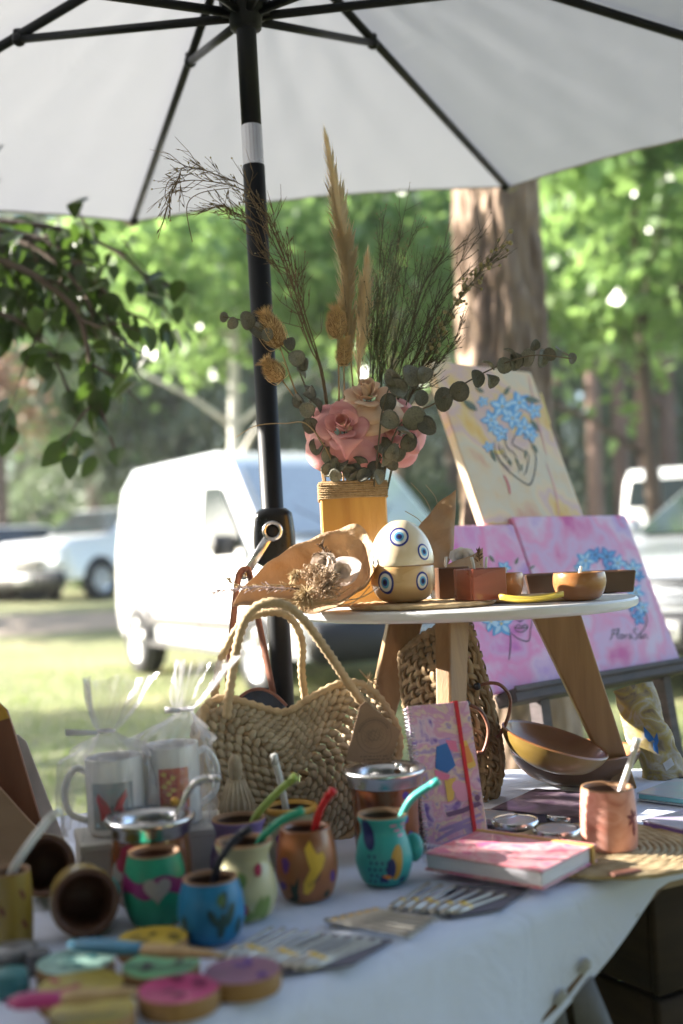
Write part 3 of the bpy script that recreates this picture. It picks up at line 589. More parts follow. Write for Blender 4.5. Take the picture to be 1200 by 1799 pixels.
# soften the outline
for _ in range(3): ol = [((ol[i-1][0]+2*ol[i][0]+ol[(i+1) % len(ol)][0])/4, (ol[i-1][1]+2*ol[i][1]+ol[(i+1) % len(ol)][1])/4) for i in range(len(ol))]
n = len(ol); mb = MB(); rows = 15; V = []
def drop(x, y):                                                     # the cloth hangs long at the near end and runs out towards the right
    if y < 1.70 and (x < .45 and y < x*.9+1.12): t = (x+.126)/.38; return max(.012, min(.52, .295*(1.30-t)))
    if x > .4: return .012
    return .30
for j in range(rows):
    v = j/(rows-1)
    for i, (x, y) in enumerate(ol):
        a = ol[i-1]; b = ol[(i+1) % n]; tx, ty = b[0]-a[0], b[1]-a[1]; l = math.hypot(tx, ty) or 1; nx_, ny_ = ty/l, -tx/l; L_ = drop(x, y); s = i*.02
        fold = (.016*math.sin(s*13+1.3*math.sin(s*5))+.008*math.sin(s*31))*v**1.2*min(1, L_/.2)
        if j == 0: V.append((x-nx_*.006, y-ny_*.006, ZT))
        else:
            o_ = .004+.022*v*min(1, L_/.3)+fold; V.append((x+nx_*o_, y+ny_*o_, ZT-.004-L_*v))
F = [(j*n+i, (j+1)*n+i, (j+1)*n+(i+1) % n, j*n+(i+1) % n) for j in range(rows-1) for i in range(n)]+[tuple(range(n))]
mb.add(V, F)
def linen_mat():
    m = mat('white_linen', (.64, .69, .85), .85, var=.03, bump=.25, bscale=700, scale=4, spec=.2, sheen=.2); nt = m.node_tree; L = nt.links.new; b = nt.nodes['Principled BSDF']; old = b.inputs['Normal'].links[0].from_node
    tc = nn(nt, 'TexCoord'); no = nn(nt, 'TexNoise'); no.inputs['Scale'].default_value = 9; no.inputs['Detail'].default_value = 4; no.inputs['Distortion'].default_value = 2.0; bp = nn(nt, 'Bump'); bp.inputs['Strength'].default_value = .45; bp.inputs['Distance'].default_value = .010
    L(tc.outputs['Object'], no.inputs['Vector']); L(no.outputs['Fac'], bp.inputs['Height']); L(bp.outputs[0], old.inputs['Normal']); return m
LINEN = linen_mat()
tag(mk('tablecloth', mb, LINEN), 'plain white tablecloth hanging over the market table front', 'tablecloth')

# cord with pegs along the slanting hem
hem = [at(1192, 1522, 1.40), at(1130, 1590, 1.335), at(1030, 1700, 1.285), at(985, 1755, 1.262), at(925, 1815, 1.235), at(860, 1880, 1.2)]
bu = thing('peg_string', 'brown cord with white pegs and cloth scraps along the slanting hem', 'garland', hem[2])
mb = MB(); mb.tube(crv(hem, 6), .004, 6); mk('cord', mb, mat('cord_brown', (.14, .085, .045), .9, bump=.6, bscale=300), bu, world=True)
PEG = flat('peg_white', (.38, .39, .40)); 
for px, py, Y in ((1027, 1697, 1.275), (985, 1752, 1.255), (905, 1802, 1.22)):
    mb = MB(); mb.box((0, 0, 0), (.009, .007, .018), .002, Matrix.Translation(at(px, py, Y)) @ Matrix.Rotation(R_(35), 4, 'Y')); mk('peg', mb, PEG, bu, world=True)
GREYC = mat('scrap_grey', (.16, .165, .18), .9, bump=.4, bscale=200)
for pp in ([(1005, 1755), (1040, 1715), (1075, 1799), (1100, 1860), (1020, 1860)], [(960, 1785), (990, 1765), (1010, 1860), (930, 1860)]):
    P = [at(x, y, 1.27+.01*i) for i, (x, y) in enumerate(pp)]; mb = MB(); c = sum(P, Vector())/len(P)+Vector((0, -.012, 0)); mb.add(P+[c], [(i, (i+1) % len(P), len(P)) for i in range(len(P))]); mk('cloth_scrap', mb, GREYC, bu, world=True, solid=.002)
# thread with beads hanging over the front edge
bl = thing('bead_thread', 'thin pale thread with a bead hanging over the front of the cloth', 'thread', at(552, 1712, 1.075))
mb = MB(); mb.tube([at(538, 1704, 1.10), at(552, 1722, 1.072), at(560, 1745, 1.066), at(558, 1772, 1.066)], .0012, 5); mk('thread', mb, flat('thread_pale', (.5, .47, .38)), bl, world=True)
mb = MB(); mb.ball(at(558, 1776, 1.064), (.006, .006, .009)); mk('bead', mb, flat('bead_pale', (.5, .5, .46)), bl, world=True)
# dark crate added to stand for the shade under the right end
cr = thing('shade_crate', 'dark brown crate added under the table at the right in place of shade', 'crate', (.46, 1.66, 0), (0, 0, R_(30)))
DW = mat('dark_wood', (.022, .014, .010), .8, (.05, .032, .02), scale=5, stretch=(1, 1, 8), bump=.4)
for s_ in (-1, 1):
    for k in range(5): mb = MB(); mb.box((0, s_*.17, .07+k*.136), (.44, .014, .130), .003); mk('slat', mb, DW, cr)
    for k in range(5): mb = MB(); mb.box((s_*.213, 0, .07+k*.136), (.014, .322, .130), .003); mk('slat', mb, DW, cr)
    for q in (-1, 1): mb = MB(); mb.box((s_*.19, q*.148, .31), (.03, .03, .61), .003); mk('corner_post', mb, DW, cr)

# ================================================================== LITTLE ROUND TABLE
LAM = mat('white_laminate', (.74, .74, .76), .35, var=.03, bump=.02, coat=.2); OAK = mat('oak_leg', (.225, .115, .042), .55, (.34, .19, .075), scale=7, stretch=(6, 6, .6), bump=.15, bscale=60, coat=.1)
SC = Vector((.191, 1.81, ZS)); SR = .265
st = thing('round_side_table', 'little round white table on splayed wooden legs standing on the stall', 'table', (SC.x, SC.y, ZT))
mb = MB(); mb.lathe([(0, ZS-ZT-.017), (SR-.012, ZS-ZT-.017), (SR-.002, ZS-ZT-.013), (SR, ZS-ZT-.010), (SR, ZS-ZT-.003), (SR-.003, ZS-ZT), (0, ZS-ZT)], 72); mk('tabletop', mb, LAM, st, auto=40)
def leg(top, ft, w0, w1, t0, t1, wd):
    top, ft = Vector(top), Vector(ft); wd = Vector(wd).normalized(); mb = MB(); dn = (ft-top).normalized(); td = dn.cross(wd).normalized(); V = []
    for p, w_, t_ in ((top, w0, t0), (ft, w1, t1)):
        for a, b in ((-1, -1), (1, -1), (1, 1), (-1, 1)): V.append(p+wd*(a*w_/2)+td*(b*t_/2))
    for i in range(8): V[i].z = top.z if i < 4 else ft.z
    mb.add(V, [(3, 2, 1, 0), (4, 5, 6, 7)]+[(i, (i+1) % 4, 4+(i+1) % 4, 4+i) for i in range(4)]); return mb
zt_ = ZS-.0172; W = lambda p: p
for tp, fp, wd, w0, w1 in ((at(972, 1080, 1.80), at(1098, 1384, 1.80), (1, 0, 0), .078, .034), (at(716, 1098, 1.88), at(640, 1340, 1.95), (1, .2, 0), .060, .036), (at(795, 1100, 1.68), at(791, 1440, 1.575), (.55, .83, 0), .062, .034)):
    tp.z = zt_; fp.z = ZT+.001; mk('leg', leg(tp, fp, w0, w1, .026, .022, wd), OAK, st, world=True, smooth=False, bev=.003)
# ================================================================== THINGS ON THE LITTLE ROUND TABLE
STRAW = mat('straw', (.42, .29, .15), .85, (.60, .45, .26), scale=40, bump=.5, bscale=300); KRAFT = mat('kraft_paper', (.44, .295, .175), .7, (.53, .375, .235), scale=14, bump=.8, bscale=40, transl=.28, trc=(.56, .36, .19))
def sp(px, Y, dz=0): p = at(px, 1062, Y); p.z = ZS+dz; return p
def coil_mat(name, label, c, r, th, nring, tilt=0, m=STRAW, cat='placemat'):
    t = thing(name, label, cat, c)
    w_ = r/(nring)
    for k in range(nring):
        rr = w_*(k+.5); n_ = max(12, int(rr*2*math.pi/.011)); mb = MB(); seg = max(10, n_)
        pts = [(rr*math.cos(6.2832*i/seg), rr*math.sin(6.2832*i/seg), th/2+.0006*math.sin(i*2.1+k)) for i in range(seg)]
        mb.tube(pts, [w_*.56*(1+.10*math.sin(i*math.pi)) if i % 2 else w_*.50 for i in range(seg)], 6, closed=True, flat=th/w_*.9); mk('coil', mb, m, t)
    return t
RATT = mat('rattan', (.46, .31, .15), .6, (.66, .49, .28), scale=50, bump=.4, bscale=250)
coil_mat('woven_placemat', 'round rattan placemat under the eye painted wooden egg', sp(742, 1.690, .0005), .108, .008, 9, m=RATT)
coil_mat('woven_placemat', 'round rattan placemat between red candle block and wooden bowl', sp(935, 1.745, .0005), .088, .007, 8, m=RATT)
# --- wooden eye bowls stacked to an egg
MAPLE = mat('blond_wood', (.60, .36, .15), .30, (.80, .62, .38), scale=5, stretch=(1.2, 1.2, 5), bump=.08, bscale=60, coat=.5, contrast=.8)
EB, EW, EL, EK = flat('eye_blue', (.02, .03, .24)), flat('eye_white', (.74, .74, .72)), flat('eye_light', (.12, .42, .68)), flat('eye_black', (.01, .01, .015))
def rad(prof, z):
    for (r0, z0), (r1, z1) in zip(prof, prof[1:]):
        if min(z0, z1) <= z <= max(z0, z1) and z1 != z0: return r0+(r1-r0)*(z-z0)/(z1-z0)
    return prof[-1][0]
def wrapper(prof, a0):                                              # x along the circumference, y = height; a0 = direction faced
    def mp(x, y, off):
        r = rad(prof, y); e = .0015; dr = (rad(prof, y+e)-rad(prof, y-e))/(2*e); a = a0+x/max(r, .004); nz = -dr/math.sqrt(1+dr*dr); nr = 1/math.sqrt(1+dr*dr)
        return ((r+off*nr)*math.cos(a), (r+off*nr)*math.sin(a), y+off*nz)
    return mp
TOCAM = -math.pi/2
def smoothp(pts, n=5): return [(p.x, p.y) for p in crv([(a, b, 0) for a, b in pts], n)]
def eye(t, prof, a, z, s, sy=1.):
    mp = wrapper(prof, TOCAM+a); ir = None
    for i, (r, m) in enumerate(((1, EB), (.78, EW), (.50, EL), (.30, EW if False else EB), (.16, EK))):
        mb = MB(); mb.fill(ell(s*r, s*r*sy, 0, z, 0, 20), mp, .0004+.0003*i, 2); o = mk('painted_eye' if i == 0 else 'eye_ring', mb, m, t if i == 0 else ir); ir = o if i == 0 else ir
pl = smoothp([(.022, 0), (.036, .006), (.046, .022), (.0475, .036), (.0465, .052)], 5)
b0 = sp(710, 1.685, .0085); t = thing('eye_bowl', 'pale wooden bowl painted with blue eyes, lower half of the egg', 'bowl', b0)
mb = MB(); mb.lathe([(0, 0)]+pl+[(.0455, .0535), (.043, .052), (.040, .03), (.03, .012), (0, .008)], 48); mk('bowl_body', mb, MAPLE, t)
for a, z, s, sy in ((-.62, .031, .0135, 1.25), (.58, .031, .011, 1.25), (2.2, .03, .011, 1.2), (3.6, .03, .011, 1.2)): eye(t, pl, a, z, s, sy)
pu = smoothp([(.0465, .0), (.0475, .006), (.046, .020), (.039, .040), (.028, .055), (.014, .065), (.002, .0675)], 5)
t = thing('eye_bowl', 'pale wooden bowl turned over as the pointed upper half of the egg', 'bowl', b0+Vector((0, 0, .0540)), (0, R_(-1.5), 0))
mb = MB(); mb.lathe([(.043, .001), (.0465, 0)]+pu[1:]+[(0, .0677)], 48); mk('bowl_body', mb, mat('cream_wood', (.74, .56, .34), .26, (.84, .77, .62), scale=9, stretch=(1.2, 1.2, 2), bump=.06, bscale=60, coat=.6, contrast=.7), t)
for a, z, s, sy in ((-.10, .042, .0145, .95), (.72, .018, .011, 1.1), (2.4, .03, .011, 1), (3.8, .03, .011, 1)): eye(t, pu, a, z, s, sy)
mb = MB(); mp = wrapper(pu, TOCAM-1.0); r = random.Random(4)
for k in range(9): mb.fill(ell(.0035, .0016, r.uniform(-.008, .008), .012+r.uniform(-.006, .014), r.random()*3, 8), mp, .0005, 1)
mk('ink_bird', mb, EK, t)
# --- wooden candles
WAX = mat('wax', (.70, .62, .50), .5, var=.05, bump=.1); WICK = flat('wick', (.68, .64, .58)); WOODR = mat('red_wood', (.20, .035, .018), .3, (.36, .085, .035), scale=6, stretch=(1, 1, 5), bump=.1, coat=.4); WOODD = mat('walnut', (.055, .024, .012), .4, (.13, .06, .03), scale=6, stretch=(1, 5, 1), bump=.15, coat=.3); WOODO = mat('orange_wood', (.30, .115, .035), .32, (.48, .22, .075), scale=6, stretch=(1, 1, 4), bump=.1, coat=.45)
def wick(t, x, y, z, h=.018, lean=.004): mb = MB(); mb.tube([(x, y, z-.004), (x+lean*.4, y, z+h*.5), (x+lean, y, z+h)], .0022, 6); mk('wick', mb, WICK, t)
def cube_candle(label, c, s, h, rz, m, wicks):
    t = thing('block_candle', label, 'candle', c, (0, 0, rz)); mb = MB(); w_ = .006
    for x, y, a, b in ((0, s/2-w_/2, s, w_), (0, -s/2+w_/2, s, w_), (s/2-w_/2, 0, w_, s-2*w_), (-s/2+w_/2, 0, w_, s-2*w_)): q = MB(); q.box((x, y, h/2), (a, b, h), .0015); mk('side_panel', q, m, t, smooth=False)
    mb.box((0, 0, h/2-.003), (s-2*w_, s-2*w_, h-.004), .001); mk('wax', mb, WAX, t, smooth=False)
    for x, y, l in wicks: wick(t, x, y, h-.004, .02, l)
cube_candle('small red wooden block candle with two white wicks', sp(845, 1.655, .0082), .056, .046, R_(24), WOODR, [(-.008, 0, -.004), (.008, -.004, .003)])
cube_candle('dark brown wooden block candle just behind the red one', sp(792, 1.765, .0082), .050, .048, R_(10), WOODD, [(-.006, 0, .002)])
def bowl_candle(label, c, r, h, m):
    t = thing('bowl_candle', label, 'candle', c); pr = smoothp([(r*.55, 0), (r*.80, h*.12), (r*.98, h*.5), (r, h*.8), (r*.96, h)], 4); mb = MB(); mb.lathe([(0, 0)]+pr+[(r*.88, h*.98), (r*.8, h*.7), (0, h*.68)], 40); mk('bowl_body', mb, m, t)
    mb = MB(); mb.lathe([(r*.86, h*.86), (0, h*.87)], 32); mk('wax', mb, WAX, t); wick(t, 0, 0, h*.87, .014)
bowl_candle('round orange wood candle bowl near the right end of the white table', sp(1020, 1.675, .0005), .0385, .041, WOODO)
bowl_candle('smaller wooden candle bowl half hidden behind the red block', sp(888, 1.805, .0005), .030, .042, WOODO)
t = thing('wooden_tray', 'long dark wooden tray at the back of the round table', 'tray', sp(1012, 1.905, .0005), (0, 0, R_(4)))
mb = MB(); mb.box((0, 0, .003), (.165, .07, .006), .002); mk('base', mb, WOODD, t, smooth=False)
for y in (-.036, .036): mb = MB(); mb.box((0, y, .018), (.175, .006, .036), .002, tap=(1.06, 1)); mk('side_board', mb, WOODD, t, smooth=False)
for x in (-.086, .086): mb = MB(); mb.box((x, 0, .018), (.006, .066, .036), .002); mk('end_board', mb, WOODD, t, smooth=False)
# --- yellow leaf shaped dish
t = MB(); t.grid(lambda u, v: ((v-.5)*.092, (u-.5)*.044*math.sin(math.pi*min(1, max(.02, v)))**.7, .004+.006*(2*u-1)**2+.006*(2*v-1)**2), 9, 17)
tag(mk('leaf_dish', t, mat('lemon_paint', (.66, .48, .06), .5, var=.08), solid=.003, loc=sp(935, 1.610, .001), rot=(0, 0, R_(8))), 'flat lemon yellow leaf shaped dish at the table front', 'dish')

# --- kraft paper posy lying at the left end
def loft(curves, nu=26, nv=5, crump=0):
    C = [crv(c, 8) for c in curves]
    def smp(c, u): f = u*(len(c)-1); i = min(int(f), len(c)-2); return c[i].lerp(c[i+1], f-i)
    K = []
    for i in range(nu): K.append(crv([smp(c, i/(nu-1)) for c in C], nv))
    m = len(K[0]); mb = MB(); mb.add([p for k in K for p in k], [(i*m+j, i*m+j+1, (i+1)*m+j+1, (i+1)*m+j) for i in range(nu-1) for j in range(m-1)])
    if crump: mb.v = [(x, y+crump*(math.sin(x*140+z*90)*.6+math.sin(x*-60+z*170+1)*.5+.4*abs(math.sin(x*95-z*120))), z+crump*.4*math.sin(x*120+z*60)) for x, y, z in mb.v]
    return mb
po = thing('kraft_posy', 'posy of dried flowers wrapped in a cone of brown kraft paper', 'posy', at(560, 1070, 1.66))
back_ = [at(410, 1060, 1.60), at(440, 1018, 1.66), at(500, 968, 1.71), at(570, 937, 1.73), at(628, 922, 1.73), at(652, 948, 1.71), at(662, 975, 1.68)]
mid_ = [at(409, 1062, 1.60), at(455, 1052, 1.66), at(520, 1042, 1.71), at(580, 1038, 1.72), at(630, 1030, 1.71), at(650, 1015, 1.69), at(664, 985, 1.67)]
frn_ = [at(408, 1064, 1.60), at(460, 1068, 1.60), at(520, 1074, 1.60), at(570, 1076, 1.60), at(620, 1046, 1.60), at(648, 1016, 1.62), at(666, 990, 1.66)]
mk('kraft_wrapper', loft([back_, mid_, frn_], 40, 8, .0042), KRAFT, po, world=True, solid=.0006)
mk('paper_lining', loft([[at(585, 985, 1.675), at(600, 978, 1.68), at(625, 980, 1.675), at(636, 990, 1.66)], [at(580, 1020, 1.65), at(600, 1030, 1.645), at(622, 1022, 1.64), at(634, 1000, 1.65)]], 14), mat('tissue', (.66, .58, .54), .8, bump=.5, bscale=60, transl=.3), po, world=True, solid=.0005)
DRYP = mat('dry_petal', (.46, .33, .22), .8, (.62, .48, .34), scale=60, bump=.3, transl=.25); DRYB = mat('dry_brown', (.10, .06, .032), .85, (.18, .11, .06), scale=60, bump=.3); DRYS = mat('dry_stalk', (.34, .24, .12), .8, (.46, .34, .19), scale=60, bump=.3); CREAM = mat('cream_petal', (.60, .47, .38), .75, (.70, .60, .52), scale=40, bump=.3, transl=.25)
def tuft(t, name, c, r, n, m, seed, fw=Vector((-.3, -1, .3)), loops=True, rad_=.0007):
    rr = random.Random(seed); mb = MB()
    for k in range(n):
        d = Vector((rr.gauss(0, 1), rr.gauss(0, 1), rr.gauss(0, 1))).normalized(); d = (d+fw*.55).normalized(); s_ = d.orthogonal().normalized()*r*.22; l = r*rr.uniform(.7, 1.1)
        P = [c, c+d*l*.5+s_, c+d*l+s_*.3, c+d*l*.95-s_*.5, c+d*l*.45-s_*.6] if loops else [c, c+d*l*.6, c+d*l+Vector((0, 0, -.2*l))]
        mb.tube(crv(P, 3), rad_, 3, cap=False)
    return tag(mk(name, mb, m, t, world=True), None, kind='stuff')
tuft(po, 'dried_daisy', at(572, 1030, 1.615), .026, 120, DRYP, 1); tuft(po, 'dried_daisy', at(553, 1010, 1.63), .020, 80, DRYP, 2)
tuft(po, 'dried_tuft', at(520, 1012, 1.64), .013, 160, DRYS, 3, loops=False, rad_=.0004)
def bloom(t, name, c, r, m, seed, fw, n=12):
    rr = random.Random(seed); fw = fw.normalized(); x = fw.orthogonal().normalized(); y = fw.cross(x); o = None
    for k in range(n):
        a = k*2.4; tl = .25+.75*k/n; mb = MB(); s_ = r*(.55+.5*tl)
        def fn(u, v, a=a, tl=tl, s_=s_):
            w_ = (u-.5)*1.1*math.sin(math.pi*min(1, .12+.8*v))**.6; out = v*s_; op = .25+1.0*tl; q = Vector((out*math.sin(op*(.5+.5*v)), w_*s_, out*math.cos(op*(.4+.6*v))+.12*s_*w_*w_*4))
            ca, sa = math.cos(a), math.sin(a); return c+x*(q.x*ca-q.y*sa)+y*(q.x*sa+q.y*ca)+fw*q.z
        mb.grid(fn, 5, 5); mk('petal' if o is None else 'petal', mb, m, t, world=True)
bloom(po, 'bloom', at(572, 992, 1.66), .022, CREAM, 4, Vector((-.3, -1, .4))); bloom(po, 'bloom', at(596, 1008, 1.65), .020, CREAM, 5, Vector((.2, -1, .3)))
def spike(t, name, pts, m, n, l, seed, w_=.0011, up=.5):
    rr = random.Random(seed); P = crv(pts, 8); mb = MB(); mb.tube(P, .0009, 4)
    for k in range(n):
        q = P[int((.15+.85*k/n)*(len(P)-1))]; i = min(int((.15+.85*k/n)*(len(P)-1)), len(P)-2); d = (P[i+1]-P[i]).normalized(); s_ = (d.orthogonal().normalized()*rr.uniform(-1, 1)+d.cross(d.orthogonal()).normalized()*rr.uniform(-1, 1)); e = q+(d*up+s_).normalized()*l*rr.uniform(.6, 1.1)
        mb.tube([q, q.lerp(e, .6), e], [w_*.5, w_, w_*.2], 4, flat=.6)
    return mk(name, mb, m, t, world=True)
LILAC = mat('lilac_dry', (.50, .38, .42), .8, (.62, .52, .50), scale=60, bump=.2)
spike(po, 'grass_ear', [at(530, 1036, 1.62), at(470, 1032, 1.60), at(415, 1034, 1.585), at(372, 1042, 1.58)], LILAC, 46, .013, 6, .0014, 1.2)
spike(po, 'grass_ear', [at(548, 1030, 1.63), at(480, 1028, 1.61), at(420, 1030, 1.59), at(398, 1016, 1.58)], DRYS, 46, .011, 7, .0013, 1.2)
spike(po, 'grass_ear', [at(560, 1040, 1.62), at(510, 1033, 1.615), at(470, 1036, 1.61)], DRYB, 40, .009, 8, .0013, 1.1)
spike(po, 'brown_sprig', [at(596, 1010, 1.65), at(580, 985, 1.655), at(562, 955, 1.66)], DRYB, 34, .012, 9, .0016, .6); spike(po, 'brown_sprig', [at(590, 1000, 1.65), at(575, 975, 1.655), at(552, 973, 1.66)], DRYB, 26, .010, 10, .0016, .6)
for k in range(7):
    mb = MB(); x0 = 530+k*16; mb.tube(crv([at(x0+40, 1030, 1.63), at(x0, 1052+k % 3*5, 1.60), at(x0-60-k*6, 1050+(k*7) % 16, 1.595)], 5), .0008, 4); mk('stalk', mb, DRYS, po, world=True)
tuft(po, 'seed_tuft', at(540, 1046, 1.605), .022, 150, DRYS, 12, Vector((-1, -.4, -.2)), False, .0005)
# --- second kraft sheet standing behind the egg
ks = thing('kraft_bouquet', 'upright pointed kraft paper sheet holding a white bloom behind the egg', 'bouquet', at(780, 1055, 1.84))
mk('kraft_wrapper', loft([[at(705, 975, 1.80), at(740, 920, 1.82), at(775, 880, 1.84), at(801, 860, 1.84)], [at(715, 1010, 1.79), at(755, 970, 1.79), at(785, 930, 1.81), at(801, 880, 1.835)], [at(730, 1058, 1.80), at(765, 1030, 1.77), at(790, 985, 1.79), at(797, 960, 1.81)]], 26, 8, .0036), KRAFT, ks, world=True, solid=.0006)
mk('kraft_fold', loft([[at(770, 1000, 1.76), at(800, 985, 1.77), at(830, 975, 1.79), at(848, 962, 1.80)], [at(770, 1050, 1.75), at(805, 1035, 1.75), at(835, 1020, 1.77), at(850, 1000, 1.79)]], 12), KRAFT, ks, world=True, solid=.0006)
bloom(ks, 'bloom', at(812, 985, 1.80), .024, mat('white_petal', (.68, .65, .62), .7, bump=.3, bscale=60, transl=.25), 14, Vector((0, -1, .5)))
for k, (a, b) in enumerate((((760, 905), (722, 848)), ((745, 925), (712, 898)), ((770, 895), (748, 852)))):
    mb = MB(); mb.tube(crv([at(*a, 1.83), at((a[0]+b[0])/2+6, (a[1]+b[1])/2, 1.83), at(*b, 1.83)], 5), .0006, 4); mk('stalk', mb, DRYS, ks, world=True)
spike(ks, 'brown_sprig', [at(836, 1010, 1.79), at(842, 985, 1.79), at(840, 968, 1.79)], DRYB, 22, .010, 19, .0016, .6)

# ================================================================== VASE AND DRIED FLOWERS
VX = sp(627, 1.850, .0005); VH = .199
PINE = mat('varnished_pine', (.42, .17, .022), .38, (.68, .36, .07), scale=5, stretch=(4, 4, .7), bump=.15, bscale=40, coat=.45, contrast=.9)
TWINE = mat('jute_twine', (.30, .19, .09), .95, (.44, .30, .16), scale=160, bump=.8, bscale=500)
vz = thing('wooden_vase', 'square honey coloured wooden vase with carved rose and twine rim', 'vase', VX, (0, 0, R_(2)))
w_ = .1045
for k in range(4):
    mb = MB(); mb.box((0, -w_/2+.005, VH/2), (w_ if k % 2 == 0 else w_-.0205, .010, VH), .0025); mk('side_panel', mb, PINE, vz, smooth=False, rot=(0, 0, k*math.pi/2))
mb = MB(); mb.box((0, 0, .006), (w_-.022, w_-.022, .010), .001); mk('base', mb, PINE, vz, smooth=False)
for k in range(8):
    zz_ = VH-.003-.0034*k; hw_ = w_/2+.0012; mb = MB(); q = []
    for (x, y) in ((-1, -1), (1, -1), (1, 1), (-1, 1)):
        for d_ in ((.94, 1), (1, .94)) if x*y < 0 else ((1, .94), (.94, 1)): pass
    pts = [(-hw_, -hw_), (0, -hw_-.0006), (hw_, -hw_), (hw_+.0006, 0), (hw_, hw_), (0, hw_+.0006), (-hw_, hw_), (-hw_-.0006, 0)]
    mb.tube([(x, y, zz_+.0008*math.sin(i*2.2+k*1.7)) for i, (x, y) in enumerate(pts)], .0021, 6, closed=True); mk('twine_turn', mb, TWINE, vz)
mb = MB()                                                           # carved rose
for k in range(7):
    a0 = k*1.3; rr = .005+.0033*k; mb.tube([(rr*math.cos(a0+t_*.25)*(1+.1*math.sin(t_)), -w_/2-.0008, .098+rr*.85*math.sin(a0+t_*.25)) for t_ in range(9)], [.0006]+[.0017]*7+[.0006], 6)
mk('carved_rose', mb, PINE, vz)
VT = VX+Vector((0, 0, VH)); VM = VX+Vector((0, 0, .06))
def stem(t, pts, r, m, name='stem', n=6): mb = MB(); P = crv(pts, 6); mb.tube(P, [r*(1-.45*i/len(P)) for i in range(len(P))], n); return mk(name, mb, m, t, world=True)
def base(dx, dy): return VT+Vector((dx, dy, -.16))
# roses cut from wood shavings
def rose(label, c, r, m, fw, seed, dx):
    fw = fw.normalized(); rr = random.Random(seed); t = thing('shaving_rose', label, 'flower', c); x = fw.cross(Vector((0, 0, 1))).normalized(); y = x.cross(fw)
    stem(t, [base(dx, 0), VT.lerp(c, .5)+Vector((0, .01, 0)), c-fw*r*.2], .0022, mat('dark_stem', (.05, .045, .03), .8))
    spec = [(.10, .35, 2.2, .05, .9)]*1+[(.16+.07*k, .55+.13*k, 1.5+.05*k, .12+.21*k, .95-.13*k) for k in range(5)]
    for k, (r0, hgt, span, open_, lift) in enumerate(spec):
        for j in range(1 if k == 0 else 3 if k < 3 else 4 if k < 5 else 5):
            a0 = k*1.1+j*6.2832/(1 if k == 0 else 3 if k < 3 else 4 if k < 5 else 5)+rr.uniform(-.25, .25); mb = MB(); span_ = 6.8 if k == 0 else span*(1.0 if k < 4 else 1.1); wv = rr.uniform(0, 6); am = rr.uniform(.6, 1.3)
            def fn(u, v, a0=a0, r0=r0, hgt=hgt, open_=open_, span_=span_, k=k, wv=wv, lift=lift, am=am):
                a = a0+(u-.5)*span_; e = math.sin(math.pi*u)**.5 if k else 1; rad_ = r*(r0+.10*u*(k == 0)+open_*v**1.2*(1.0)*(.5+.5*e))+r*.035*am*math.sin(a*5+wv)*v*(k > 0)
                z = r*(lift*.55*v*(.6+.4*e)-.55*open_*v*v*(.6+.9*(k > 3))+.05*am*math.sin(a*4+wv)*v-.12*k*.6); return c+x*(rad_*math.cos(a))+y*(rad_*math.sin(a))+fw*z
            mb.grid(fn, 15 if k else 40, 7); mk('petal', mb, m, t, world=True, solid=.0007)
    return t
ROSE = mat('pink_shaving', (.72, .29, .30), .62, (.84, .45, .44), scale=9, stretch=(1, 1, 6), bump=.25, bscale=90, transl=.18, trc=(.8, .36, .32)); PEACH = mat('peach_shaving', (.78, .52, .36), .62, (.88, .68, .52), scale=9, stretch=(1, 1, 6), bump=.25, bscale=90, transl=.18, trc=(.8, .5, .34))
rose('large dusty pink shaving rose at the front of the vase', at(602, 748, 1.785), .050, ROSE, Vector((-.05, -1, .32)), 1, -.01)
rose('peach shaving rose above the large pink one', at(646, 690, 1.815), .045, PEACH, Vector((.0, -.72, .85)), 2, .0)
rose('pink shaving rose half hidden by leaves on the right side of the vase', at(710, 752, 1.83), .042, ROSE, Vector((.4, -1, .1)), 3, .02)
def drape(t, P, m): mk('petal', loft(P, 10), m, t, world=True, solid=.0008)
ro = bpy.data.objects['shaving_rose']; drape(ro, [[at(572, 752, 1.785), at(600, 768, 1.77), at(640, 772, 1.775)], [at(585, 770, 1.78), at(605, 785, 1.765), at(628, 782, 1.775)], [at(600, 790, 1.785), at(608, 808, 1.772), at(616, 796, 1.78)]], ROSE)
drape(bpy.data.objects['shaving_rose.002'], [[at(665, 770, 1.825), at(690, 778, 1.815), at(712, 765, 1.82)], [at(695, 785, 1.82), at(715, 785, 1.815), at(732, 770, 1.825)], [at(722, 798, 1.83), at(736, 796, 1.825), at(737, 778, 1.83)]], ROSE)
